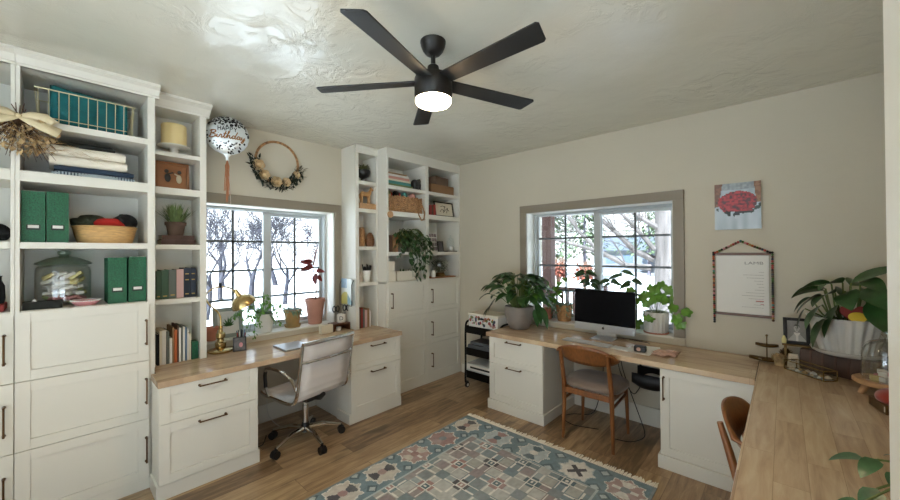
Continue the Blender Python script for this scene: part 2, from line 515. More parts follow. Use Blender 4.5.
def wall_with_hole(name, axis, p0, p1, a0, a1, h, m):
    """Wall slab between p0 and p1 on its thickness axis, running a0..a1, with opening h=(b0,b1,z0,z1)."""
    b = MB()
    def bx(u0, u1, z0, z1):
        if axis == 'X': b.box(p0, p1, u0, u1, z0, z1)
        else: b.box(u0, u1, p0, p1, z0, z1)
    b0, b1, z0, z1 = h
    bx(a0, b0, 0, ZC); bx(b1, a1, 0, ZC)
    if z0 > 0.001: bx(b0, b1, 0, z0)
    bx(b0, b1, z1, ZC)
    return struct(b.build(name, m, smooth=0))
WY0, WY1, WX0, WX1, WZ0, WZ1 = .83, 2.032, -2.129, -.698, .80, 1.985
wall_with_hole('wall_left', 'X', XL - T, XL, YS - .2, YB + T, (WY0, WY1, WZ0, WZ1), M['wall_paint'])
wall_with_hole('wall_back', 'Y', YB, YB + T, XL, XE + .2, (WX0, WX1, WZ0, WZ1), M['wall_paint'])
wall_with_hole('wall_right', 'X', XE, XE + .2, YS, YB, (-1.3, .3, .45, 2.2), M['wall_paint'])
wall_with_hole('wall_front', 'Y', YS - .2, YS, XL, XE, (-1.9, .55, .02, 2.5), M['wall_paint'])
struct(MB().box(.134, XE, .84, 1.0, 0, ZC).build('wall_stub', M['white_paint'], smooth=0, bevel=.006))

# unseen glazed door: daylight from behind is inferred, door and width chosen as fill
d = thing('fill_door', 'white framed unseen glazed door, widened for fill daylight, in the wall behind the photographer', 'door', (-.675, YS - .1, .02)); d['kind'] = 'structure'
fr = MB(); DX = (-1.9, -1.08, -.26, .55)
fr.box(-1.9, .55, YS - .14, YS - .08, .02, .10).box(-1.9, .55, YS - .14, YS - .08, 2.44, 2.5)
for x in DX: fr.box(max(-1.9, x - .035), min(.55, x + .035), YS - .14, YS - .08, .10, 2.44)
fr.build('door_frame', M['vinyl_white'], d, smooth=0)
b = MB()
for i in range(3): b.box(DX[i] + .035, DX[i + 1] - .035, YS - .113, YS - .108, .10, 2.44)
b.build('pane', M['window_glass'], d, smooth=0)

d = thing('window_3', 'white framed unseen window, added for fill daylight, in the right wall behind the photographer', 'window', (XE + .1, -.5, .45)); d['kind'] = 'structure'  # unseen window added to bring fill daylight onto the left wall and bookcases
fr = MB()
for (y0, y1, z0, z1) in ((-1.3, -1.24, .45, 2.2), (.24, .3, .45, 2.2), (-1.24, .24, .45, .51), (-1.24, .24, 2.14, 2.2), (-.53, -.47, .51, 2.14)): fr.box(XE + .09, XE + .15, y0, y1, z0, z1)
fr.build('window_frame', M['vinyl_white'], d, smooth=0)
MB().box(XE + .117, XE + .122, -1.24, -.53, .51, 2.14).box(XE + .117, XE + .122, -.47, .24, .51, 2.14).build('pane', M['window_glass'], d, smooth=0)

def window(n, fn, a0, a1, stile, cols, rows, casing, glass_depth, label):
    """fn(u, depth, z) -> world; u runs along the wall, depth goes outwards."""
    c = Vector(fn((a0 + a1) / 2, .0, WZ0))
    w = thing('window_%d' % n, label, 'window', c); w['kind'] = 'structure'
    def bx(b, u0, u1, d0, d1, z0, z1):
        p = Vector(fn(u0, d0, z0)); q = Vector(fn(u1, d1, z1))
        b.box(min(p.x, q.x), max(p.x, q.x), min(p.y, q.y), max(p.y, q.y), z0, z1)
    gd = glass_depth
    # painted jamb lining + sill board
    b = MB(); bx(b, a0 - .004, a0 + .006, .0, gd, WZ0, WZ1); bx(b, a1 - .006, a1 + .004, 0, gd, WZ0, WZ1); bx(b, a0, a1, 0, gd, WZ1 - .006, WZ1 + .004)
    b.build('jamb_lining', M['white_paint'], w, smooth=0)
    b = MB(); bx(b, a0, a1, -.022, gd, WZ0, WZ0 + .016); b.build('sill', M['white_paint'], w, smooth=0, bevel=.003)
    # casing boards
    c0, c1 = casing
    b = MB(); bx(b, c0, c1, -.02, -.0005, WZ1, 2.069)
    bx(b, a1, c1, -.02, -.0005, WZ0 + .018, WZ1)
    if c0 < a0 - .03: bx(b, c0, a0, -.02, -.0005, WZ0 + .018, WZ1)
    b.build('window_casing', M['trim_taupe'], w, smooth=0, bevel=.003)
    b = MB(); bx(b, c0, c1, -.016, -.0005, .754, WZ0 - .0005); b.build('window_apron', M['wall_paint'], w, smooth=0)
    # outer frame
    b = MB(); fz0, fz1 = WZ0 + .016, WZ1 - .006
    bx(b, a0 + .006, a0 + .03, gd - .03, gd + .06, fz0, fz1); bx(b, a1 - .03, a1 - .006, gd - .03, gd + .06, fz0, fz1)
    bx(b, a0 + .03, a1 - .03, gd - .03, gd + .06, fz1 - .02, fz1); bx(b, a0 + .03, a1 - .03, gd - .03, gd + .06, fz0, fz0 + .03)
    b.build('window_frame', M['sash_gray'], w, smooth=0, bevel=.002)
    z0, z1 = fz0 + .03, fz1 - .02
    s0, s1 = stile
    for k, (u0, u1, dd) in enumerate(((a0 + .03, s1, 0.0), (s0, a1 - .03, .028))):
        b = MB(); r = .028
        x0 = u0; x1 = u1
        bx(b, x0, x0 + (r if k == 0 else s1 - s0 + .006), gd + dd, gd + dd + .026, z0, z1)
        bx(b, x1 - ((s1 - s0) + .006 if k == 0 else r), x1, gd + dd, gd + dd + .026, z0, z1)
        g0 = x0 + (r if k == 0 else s1 - s0 + .006); g1 = x1 - ((s1 - s0) + .006 if k == 0 else r)
        top = z1 - (.006 if k == 0 else .034)
        bx(b, g0, g1, gd + dd, gd + dd + .026, z0, z0 + .034); bx(b, g0, g1, gd + dd, gd + dd + .026, top - .0, z1)
        sash = b.build('window_sash', M['sash_gray'], w, smooth=0)
        b = MB(); bx(b, g0, g1, gd + dd + .012, gd + dd + .015, z0 + .034, top); b.build('pane', M['window_glass'], sash, smooth=0)
        b = MB()
        mu = cols[k]
        bx(b, mu - .010, mu + .010, gd + dd + .004, gd + dd + .011, z0 + .034, top)
        for zz in rows: bx(b, g0, g1, gd + dd + .004, gd + dd + .0105, zz - .010, zz + .010)
        b.build('muntin_grid', M['muntin_gray'], sash, smooth=0)
    return w
window(1, lambda u, d, z: (XL - d, u, z), WY0, WY1, (1.39, 1.456), (1.118, 1.706), (1.13, 1.395, 1.668), (.80, 2.104), .19,
       'sliding window in the left wall between the two built-in bookcases')
window(2, lambda u, d, z: (u, YB + d, z), WX0, WX1, (-1.438, -1.377), (-1.754, -1.056), (1.13, 1.40, 1.70), (-2.208, -.615), .175,
       'sliding window above the desk with the computer')
struct(MB().box(-1.593, -.667, YB - .014, YB, 0, .16).build('baseboard_back', M['white_paint'], smooth=0, bevel=.002))
struct(MB().box(-3.10, -2.19, YB - .014, YB, 0, .11).build('baseboard_corner', M['white_paint'], smooth=0, bevel=.002))
struct(MB().box(XL, XL + .014, 1.03, 1.81, 0, .16).build('baseboard_left', M['white_paint'], smooth=0, bevel=.002))

# ------------------------------------------------------------------ outside
struct(MB().box(-60, 60, -60, 60, -.5, -.3).build('terrain', M['snow'], smooth=0))

def bare_tree(name, label, x, y, h, r, seed, lean=(0, 0), m='bark_dark', depth=5, group=None, first=None):
    R = random.Random(seed)
    t = thing(name, label, 'tree', (x, y, -.3), 0, group)
    trunk = MB(); tw = MB()
    def grow(b, p, d, L, r, lev):
        n = 4; pts = [p.copy()]; rs = [r]; q = p.copy(); dd = d.copy()
        for i in range(n):
            dd = (dd + Vector((R.uniform(-.16, .16), R.uniform(-.16, .16), R.uniform(-.05, .14)))).normalized()
            q = q + dd * (L / n); pts.append(q.copy()); rs.append(max(.011, r * (1 - .42 * (i + 1) / n)))
        b.tube(pts, rs, 7 if lev < 2 else 3, caps=False)
        if lev >= depth: return
        kids = 3 if lev < 5 else 2
        for k in range(kids):
            a = R.uniform(0, 2 * PI); s = R.uniform(.45, .95)
            o = dd.orthogonal().normalized(); o.rotate(Matrix.Rotation(a, 3, dd))
            nd = (dd + o * s).normalized()
            j = R.choice((2, 3, 4)) if k else 4
            grow(tw, pts[j], nd, L * R.uniform(.62, .82), rs[j] * R.uniform(.55, .75), lev + 1)
    grow(trunk, Vector((x, y, -.3)), Vector((lean[0], lean[1], 1)).normalized(), h * .26, r, 0)
    trunk.build('trunk', M[m], t)
    tw.build('branches', M[m], t)
    return t
bare_tree('bare_tree', 'nearest bare tree, its trunk behind the left sash over the office chair desk', -13, 4.42, 5.0, .12, 3)
bare_tree('bare_tree', 'bare tree seen behind the red leaved plant on the window sill', -15, 7.9, 5.4, .10, 11)
bare_tree('bare_tree', 'slim bare tree at the left edge of the view past the brass lamp', -12, 2.9, 4.8, .08, 23)
bare_tree('bare_tree', 'distant bare tree in the snow beyond the meeting stile of the window', -22, 8.8, 6.0, .16, 31)
bare_tree('bare_tree', 'far bare tree low on the horizon at the right sash of the window', -24, 13.2, 6.0, .16, 37)
bare_tree('bare_tree', 'bare tree crossing the upper right panes of the left window', -13.5, 5.75, 5.2, .09, 52, (0, .1))
bare_tree('bare_tree', 'bare tree between the brass lamp and the white pot, far back', -17, 4.6, 5.6, .11, 57)
bare_tree('bare_tree', 'far bare tree low on the horizon at the left sash of the window', -24, 6.6, 6.0, .16, 41)

# porch in front of the right window
pr = thing('porch', 'covered porch outside the window behind the computer', 'porch', (-2., 5., -.3)); pr['kind'] = 'structure'
MB().prism([(3.95, 2.62), (6.45, 2.34), (6.45, 2.44), (3.95, 2.74)], -6, 2.2, Matrix(((0, 0, 1, 0), (1, 0, 0, 0), (0, 1, 0, 0), (0, 0, 0, 1)))).build('porch_roof', M['porch_paint'], pr, smooth=0)
MB().box(-6, 2.2, 6.1, 6.28, 2.2, 2.36).build('porch_beam', M['porch_paint'], pr, smooth=0)
MB().box(-6, 2.2, 3.95, 6.4, -.3, -.1).build('porch_floor', M['snow'], pr, smooth=0)
MB().box(-3.295, -3.115, 6.1, 6.28, -.1, 2.2).build('porch_post', M['porch_wood'], pr, smooth=0, bevel=.01)
b = MB().box(-3.11, -2.2, 6.16, 6.22, .86, .92).box(-3.11, -2.2, 6.17, 6.21, .06, .11)
for i in range(9): b.box(-3.06 + i * .105, -3.03 + i * .105, 6.175, 6.205, .11, .86)
b.box(-2.24, -2.16, 6.14, 6.24, -.1, .98)
b.build('porch_railing', M['porch_wood'], pr, smooth=0)

# big tree close to the porch, with long low limbs
t = thing('shade_tree', 'huge rough barked tree beyond the right panes of the computer desk window', 'tree', (-2.0, 10., -.3))
b = MB(); pts = []; rs = []
for i in range(9):
    z = -.3 + i * .85; pts.append((-1.98 + .05 * math.sin(i), 10 + .04 * i, z)); rs.append(.46 - .028 * i + (.16 if i == 0 else 0))
b.tube(pts, rs, 18); b.build('trunk', M['bark_big'], t)
b = MB()
for (p, r) in (([(-2.35, 10, 1.35), (-2.75, 9.9, 1.55), (-3.15, 9.7, 2.05), (-3.7, 9.5, 2.6), (-4.4, 9.3, 3.2)], .085),
               ([(-2.4, 9.9, 1.15), (-2.9, 9.7, 1.2), (-3.5, 9.5, 1.55), (-4.0, 9.4, 2.1), (-4.4, 9.2, 2.8)], .08),
               ([(-2.3, 9.8, 1.6), (-2.6, 9.6, 2.05), (-2.95, 9.5, 2.5), (-3.4, 9.4, 3.1)], .06),
               ([(-2.2, 9.9, 2.1), (-2.5, 9.9, 2.3), (-2.9, 9.9, 2.62), (-3.5, 9.8, 2.9)], .07),
               ([(-3.5, 9.5, 1.55), (-4.1, 9.3, 1.75), (-4.9, 9.2, 2.0), (-5.6, 9, 2.7)], .05)):
    b.tube(p, [r * (1 - .15 * i) for i in range(len(p))], 8)
    R = random.Random(int(r * 1000))
    for k in range(14):
        q = Vector(p[R.randrange(1, len(p))]); d = Vector((R.uniform(-1, .2), R.uniform(-.5, .3), R.uniform(-.2, 1))).normalized()
        b.tube([q, q + d * .4 + Vector((0, 0, .06)), q + d * .9], [.016, .011, .004], 4, caps=False)
b.build('limbs', M['bark_big'], t)

def evergreen(x, y, h, w, seed, label):
    t = thing('evergreen_tree', label, 'tree', (x, y, -.3), 0, 'evergreens across the snowy yard')
    R = random.Random(seed); b = MB()
    for i in range(900):
        f = R.random(); a = R.uniform(0, 2 * PI); r = w * (1 - f) ** .7 * R.uniform(.35, 1.05)
        b.leaf((x + r * math.cos(a), y + r * math.sin(a), -.3 + h * (.22 + .76 * f)), (math.cos(a), math.sin(a), R.uniform(-.5, .6)), R.uniform(.35, .7), R.uniform(.12, .3), .5, n=2)
    b.build('foliage', M['conifer'], t, smooth=0)
    MB().cyl((x, y, -.3), (x, y, h * .8), .14, .05, 8).build('trunk', M['bark'], t)
evergreen(-9.8, 24, 6.5, 1.7, 1, 'evergreen left of the grey house beyond the yard')
evergreen(-7.4, 30, 8.0, 2.3, 2, 'tall evergreen behind the grey house beyond the yard')
evergreen(-13.5, 27, 6., 1.6, 3, 'evergreen beyond the two rust coloured shrubs')
evergreen(-4.6, 26, 7.0, 2.0, 4, 'evergreen half hidden behind the huge tree trunk')
hs = thing('house', 'grey house with a pitched roof across the snowy yard', 'house', (-9.4, 36, -.3))
MB().box(-12.6, -7.8, 34.5, 38, -.3, 1.7).build('wall', M['house_gray'], hs, smooth=0)
MB().prism([(34.1, 1.65), (38.4, 1.65), (36.25, 2.9)], -13, -7.4, Matrix(((0, 0, 1, 0), (1, 0, 0, 0), (0, 1, 0, 0), (0, 0, 0, 1)))).build('roof', M['house_roof'], hs, smooth=0)
for x0 in (-12.1, -10.6, -9): MB().box(x0, x0 + .8, 34.46, 34.52, .5, 1.3).build('window', M['house_pane'], hs, smooth=0)
def rust_shrub(x, y, h, seed, label):
    R = random.Random(seed); t = thing('rust_shrub', label, 'shrub', (x, y, -.3)); b = MB(); st = MB()
    for k in range(46):
        a = R.uniform(0, 2 * PI); s = R.uniform(.3, .9) * h * .4
        p = [Vector((x, y, -.3)), Vector((x + s * .4 * math.cos(a), y + s * .4 * math.sin(a), h * .6)), Vector((x + s * .8 * math.cos(a), y + s * .8 * math.sin(a), h * R.uniform(.8, 1.))), Vector((x + s * 1.1 * math.cos(a), y + s * 1.1 * math.sin(a), h * R.uniform(.5, .85)))]
        st.tube(p, .012, 4, caps=False)
        for j in range(7):
            q = p[1].lerp(p[3], R.random()) + Vector((R.uniform(-.1, .1), R.uniform(-.1, .1), R.uniform(-.3, .2)))
            b.leaf(q, (R.uniform(-1, 1), R.uniform(-1, 1), R.uniform(-1, .3)), .22, .1, .5, n=2)
    st.build('stems', M['stem_brown'], t); b.build('foliage', M['rust_leaf'], t)
rust_shrub(-7.4, 15.2, 1.35, 5, 'rust coloured leafy shrub left of its twin beyond the porch post')
rust_shrub(-6.4, 15.6, 1.15, 6, 'smaller rust coloured leafy shrub nearest the huge tree')

# ------------------------------------------------------------------ light
w = bpy.data.worlds.new('winter sky'); scene.world = w; w.use_nodes = True
nt = w.node_tree; bg = nt.nodes['Background']
tc = nt.nodes.new('ShaderNodeTexCoord'); sx = nt.nodes.new('ShaderNodeSeparateXYZ'); rp = nt.nodes.new('ShaderNodeValToRGB')
nt.links.new(tc.outputs['Generated'], sx.inputs[0]); nt.links.new(sx.outputs['Z'], rp.inputs['Fac']); nt.links.new(rp.outputs['Color'], bg.inputs['Color'])
rp.color_ramp.elements[0].position = .0; rp.color_ramp.elements[0].color = (.86, .935, 1., 1)
rp.color_ramp.elements[1].position = .7; rp.color_ramp.elements[1].color = (.64, .81, 1., 1)
bg.inputs['Strength'].default_value = SKY
sl = bpy.data.lights.new('winter sun', 'SUN'); sl.energy = SUN; sl.angle = .009; sl.color = (.80, .92, 1.)
so = bpy.data.objects.new('winter_sun', sl); COL.objects.link(so)
so.rotation_euler = Vector((-.04, .62, -.78)).to_track_quat('-Z', 'Y').to_euler()
# ------------------------------------------------------------------ built-ins
def bar_handle(parent, p, axis, normal, L=.165, name='handle'):
    """Bronze bar pull centred at p, running along axis, standing out along normal."""
    p = Vector(p); a = Vector(axis); n = Vector(normal); b = MB()
    b.tube([p - a * L / 2 + n * .028, p + a * L / 2 + n * .028], .0048, 8)
    for s in (-1, 1):
        q = p + a * s * (L / 2 - .006)
        b.tube([q, q + n * .031], [.0085, .0055], 8)
    return b.build(name, M['bronze'], parent)

def shaker(b, o, u, n, w, h, rail=.057, th=.02):
    """Shaker front: lower left corner o, running along u (width) and z (height), outward normal n."""
    o = Vector(o); u = Vector(u); n = Vector(n); z = Vector((0, 0, 1))
    def slab(u0, u1, z0, z1, t0, t1):
        ps = [o + u * a + z * c + n * t for t in (t0, t1) for a, c in ((u0, z0), (u1, z0), (u1, z1), (u0, z1))]
        b._add(ps, [(0, 3, 2, 1), (4, 5, 6, 7), (0, 1, 5, 4), (1, 2, 6, 5), (2, 3, 7, 6), (3, 0, 4, 7)])
    slab(0, rail, 0, h, 0, th); slab(w - rail, w, 0, h, 0, th)
    slab(rail, w - rail, 0, rail, 0, th); slab(rail, w - rail, h - rail, h, 0, th)
    slab(rail, w - rail, rail, h - rail, 0, th - .009)

FX, BX = -3.12, -3.548
def crown_profile(b, y0, y1, x, out, z0=2.605, ztop=ZC - .001):
    poly = [(x - .02, z0), (x + .006, z0), (x + .006, z0 + .012), (x + .012, z0 + .016), (x + out * .55, z0 + .05), (x + out, ztop - .018), (x + out, ztop), (x - .02, ztop)]
    b.prism(poly, y0, y1, Matrix(((1, 0, 0, 0), (0, 0, 1, 0), (0, 1, 0, 0), (0, 0, 0, 1))))

def tall_bookcase(y0, y1, o0, o1, shelves, deck, otop, splits, hy, label, crown_out, door0, door1, group):
    t = thing('tall_bookcase', label, 'bookcase', ((FX + BX) / 2, (y0 + y1) / 2, 0), 0, group)
    b = MB()
    g = .0006; y0 += g; y1 -= g
    b.box(BX, FX, y0, o0, deck - .02, ZC - .001); b.box(BX, FX, o1, y1, deck - .02, ZC - .001)
    b.box(BX, BX + .018, o0, o1, deck, otop + .02)
    b.box(BX, FX, o0, o1, otop, ZC - .001)
    b.box(BX, FX - .021, y0, y1, .072, deck - .004); b.box(BX, FX, y0, y1, deck - .004, deck)
    b.box(BX, FX - .004, y0, y1, 0, .072)
    b.build('carcass', M['white_paint'], t, smooth=0, bevel=.0015)
    for top, th in shelves:
        MB().box(BX + .018, FX - .0015, o0, o1, top - th, top).build('shelf', M['white_paint'], t, smooth=0, bevel=.0015)
    if crown_out:
        b = MB(); crown_profile(b, y0 - .0, y1 + (.022 if crown_out == 'end' else 0), FX, .05); b.build('crown_molding', M['white_paint'], t, smooth=0)
    for z0, z1 in splits:
        b = MB(); shaker(b, (FX - .02, door0 + .0015, z0 + .0015), (0, 1, 0), (1, 0, 0), door1 - door0 - .003, z1 - z0 - .003)
        dr = b.build('door', M['white_paint'], t, smooth=0, bevel=.0012)
        bar_handle(dr, (FX, hy, (z1 - .115 - .083) if z1 - z0 > .35 else (z0 + z1) / 2), (0, 0, 1), (1, 0, 0))
    return t
SPA = ((.073, .462), (.462, .848), (.848, 1.236))
shA = ((1.625, .037), (2.026, .06), (2.323, .038))
tall_bookcase(-.75, -.1445, -.73, -.161, shA, 1.24, 2.605, SPA, -.182, 'white built-in bookcase cut off by the left edge of the photo', 'run', -.748, -.147, 'tall bookcases left of the left window')
tall_bookcase(-.1445, .4625, -.127, .423, shA, 1.24, 2.605, SPA, .415, 'white built-in bookcase holding the teal folder in a wire basket, with three paneled doors below', 'end', -.146, .432, 'tall bookcases left of the left window')
SPD = ((.068, .465), (.465, .842), (.842, 1.231))
shD = ((1.5615, .037), (2.007, .054), (2.286, .037))
tall_bookcase(2.405, 3.0035, 2.431, 2.979, shD, 1.235, 2.58, SPD, 2.464, 'white built-in bookcase holding the long trailing plant', None, 2.421, 3.0035, 'tall bookcases in the far corner')
tall_bookcase(3.0035, 3.599, 3.03, 3.575, shD, 1.235, 2.58, SPD, 3.067, 'white built-in bookcase in the far room corner holding the round glass terrarium', None, 3.0035, 3.592, 'tall bookcases in the far corner')

FN = -3.28
def narrow_bookcase(y0, y1, o0, o1, shelves, otop, label, crown_out):
    t = thing('narrow_bookcase', label, 'bookcase', ((FN + BX) / 2, (y0 + y1) / 2, .753), 0, None)
    b = MB(); z0 = .753
    b.box(BX, FN, y0, o0, z0, ZC - .001); b.box(BX, FN, o1, y1, z0, ZC - .001)
    b.box(BX, BX + .018, o0, o1, z0, otop + .02); b.box(BX, FN, o0, o1, otop, ZC - .001)
    b.build('carcass', M['white_paint'], t, smooth=0, bevel=.0015)
    for top, th in shelves:
        MB().box(BX + .018, FN - .0015, o0, o1, top - th, top).build('shelf', M['white_paint'], t, smooth=0, bevel=.0015)
    b = MB(); crown_profile(b, y0, y1 + crown_out[1], FN, crown_out[0]); b.build('crown_molding', M['white_paint'], t, smooth=0)
    return t
narrow_bookcase(.4635, .797, .487, .755, ((1.225, .034), (1.622, .036), (2.036, .05), (2.295, .03)), 2.608, 'white narrow bookcase on the desk top, left of the left window, holding the cake', (.085, .02))
narrow_bookcase(2.122, 2.404, 2.165, 2.386, ((1.238, .036), (1.621, .036), (2.025, .04), (2.32, .04)), 2.605, 'white narrow bookcase on the desk top, right of the left window, holding the wooden horse', (.02, 0))

def drawer_unit(name, label, cat, boxes, plinths, fronts, handles, group, u, n):
    xs = [v for b in boxes for v in b[:2]]; ys = [v for b in boxes for v in b[2:4]]
    t = thing(name, label, cat, ((min(xs) + max(xs)) / 2, (min(ys) + max(ys)) / 2, 0), 0, group)
    b = MB()
    for q in boxes: b.box(*q)
    b.build('carcass', M['white_paint'], t, smooth=0, bevel=.0012)
    b = MB()
    for q in plinths: b.box(*q)
    b.build('plinth', M['white_paint'], t, smooth=0, bevel=.003)
    for (o, w, h), hd, nm in zip(fronts, handles, [('drawer' if cat != 'cabinet' else 'door')] * 9):
        b = MB(); shaker(b, o, u, n, w, h)
        dr = b.build(nm, M['white_paint'], t, smooth=0, bevel=.0012)
        bar_handle(dr, hd[0], hd[1], n)
    return t
CT = .712
# left run
drawer_unit('drawer_cabinet', 'white two drawer file cabinet under the left end of the desk beside the left bookcase', 'drawer cabinet',
    [(-3.116, -2.906, .443, 1.027, .0, CT), (BX, -3.116, .466, 1.027, .0, CT)],
    [(-3.112, -2.893, .432, 1.04, 0, .097)],
    [((-2.905, .445, .478), .580, CT - .478 - .002), ((-2.905, .445, .10), .580, .375)],
    [((-2.885, .736, .676), (0, 1, 0)), ((-2.885, .736, .438), (0, 1, 0))], 'drawer cabinets under the left desk top', (0, 1, 0), (1, 0, 0))
drawer_unit('drawer_cabinet', 'white two drawer file cabinet under the desk just right of the white office chair', 'drawer cabinet',
    [(-3.116, -2.906, 1.813, 2.39, .0, CT), (BX, -3.116, 1.813, 2.39, .0, CT)],
    [(-3.115, -2.893, 1.80, 2.402, 0, .09)],
    [((-2.905, 1.815, .474), .573, CT - .474 - .002), ((-2.905, 1.815, .093), .573, .378)],
    [((-2.885, 2.108, .676), (0, 1, 0)), ((-2.885, 2.108, .434), (0, 1, 0))], 'drawer cabinets under the left desk top', (0, 1, 0), (1, 0, 0))
b = MB().box(-3.117, -2.872, .438, 2.402, CT + .0005, .752).box(BX, -3.117, .465, 2.402, CT + .0005, .752)
tag(b.build('worktop', M['counter_along_y'], smooth=0, bevel=.003), 'pale wood desk top under the left window', 'desk top')
# right run
drawer_unit('drawer_cabinet', 'white two drawer file cabinet under the desk below the big grey plant pot', 'drawer cabinet',
    [(-2.184, -1.594, 2.972, 3.598, 0, CT)], [(-2.199, -1.581, 2.938, 3.585, 0, .094)],
    [((-2.182, 2.971, .455), .586, CT - .457), ((-2.182, 2.971, .097), .586, .355)],
    [((-1.896, 2.951, .684), (1, 0, 0)), ((-1.896, 2.951, .438), (1, 0, 0))], None, (1, 0, 0), (0, -1, 0))
drawer_unit('cabinet', 'white one door cabinet under the desk corner beside the second wooden chair', 'cabinet',
    [(-.667, -.06, 2.972, 3.598, 0, CT)], [(-.681, -.055, 2.938, 3.585, 0, .094)],
    [((-.665, 2.971, .097), .60, CT - .099)], [((-.642, 2.951, .572), (0, 0, 1))], None, (1, 0, 0), (0, -1, 0))
tag(MB().box(-2.212, -.139, 2.936, 3.5785, CT + .0005, .752).build('worktop', M['counter_along_x'], smooth=0, bevel=.003), 'pale wood desk top under the window with the computer', 'desk top')
tag(MB().box(-.136, .618, 1.003, 3.5985, CT + .0005, .7535).build('worktop', M['counter_along_y'], smooth=0, bevel=.003), 'pale wood desk top running along the right side of the photo', 'desk top')
# cabinet that carries the near end of the right desk top
drawer_unit('cabinet', 'white cabinet carrying the near end of the right desk top', 'cabinet', [(.05, .61, 1.01, 1.55, 0, CT)], [(.035, .61, 1.01, 1.56, 0, .094)],
    [((.049, 1.548, .097), .536, CT - .099)], [((.029, 1.50, .55), (0, 0, 1))], None, (0, -1, 0), (-1, 0, 0))

# ------------------------------------------------------------------ ceiling fan
fx, fy = -1.385, 1.385
fan = thing('ceiling_fan', 'dark five blade ceiling fan with a lit round lamp', 'ceiling fan', (fx, fy, ZC))
MB().lathe([(.0, 2.612), (.022, 2.613), (.04, 2.622), (.056, 2.642), (.066, 2.667), (.069, 2.682), (.069, ZC - .0005)], (fx, fy, 0), 32).build('canopy', M['fan_dark'], fan)
MB().cyl((fx, fy, 2.52), (fx, fy, 2.615), .0125, n=16).lathe([(.014, 2.568), (.030, 2.555), (.035, 2.53), (.036, 2.498)], (fx, fy, 0), 24).build('downrod', M['fan_dark'], fan)
MB().lathe([(.0, 2.505), (.06, 2.504), (.096, 2.496), (.102, 2.484), (.102, 2.395), (.099, 2.389), (.099, 2.374), (.0, 2.374)], (fx, fy, 0), 40).build('motor_housing', M['fan_dark'], fan)
MB().lathe([(.096, 2.374), (.0955, 2.362), (.086, 2.35), (.05, 2.343), (0, 2.341)], (fx, fy, 0), 40).build('lamp_diffuser', M['lamp_glow'], fan, label='glowing warm white round lamp lens')
for k in range(5):
    a = math.radians(71 + 72 * k)
    R = Matrix.Translation((fx, fy, 2.470)) @ Matrix.Rotation(a, 4, 'Z') @ Matrix.Rotation(math.radians(-11), 4, 'X')
    w0, w1, L = .045, .058, .665
    poly = [(.085, -w0), (L - .012, -w1), (L, -w1 + .012), (L - .02, w1 - .01), (L - .032, w1), (.085, w0)]
    b = MB().prism(poly, -.004, .004, R)
    b.build('blade', M['blade_dark'], fan, smooth=0, bevel=.0025)

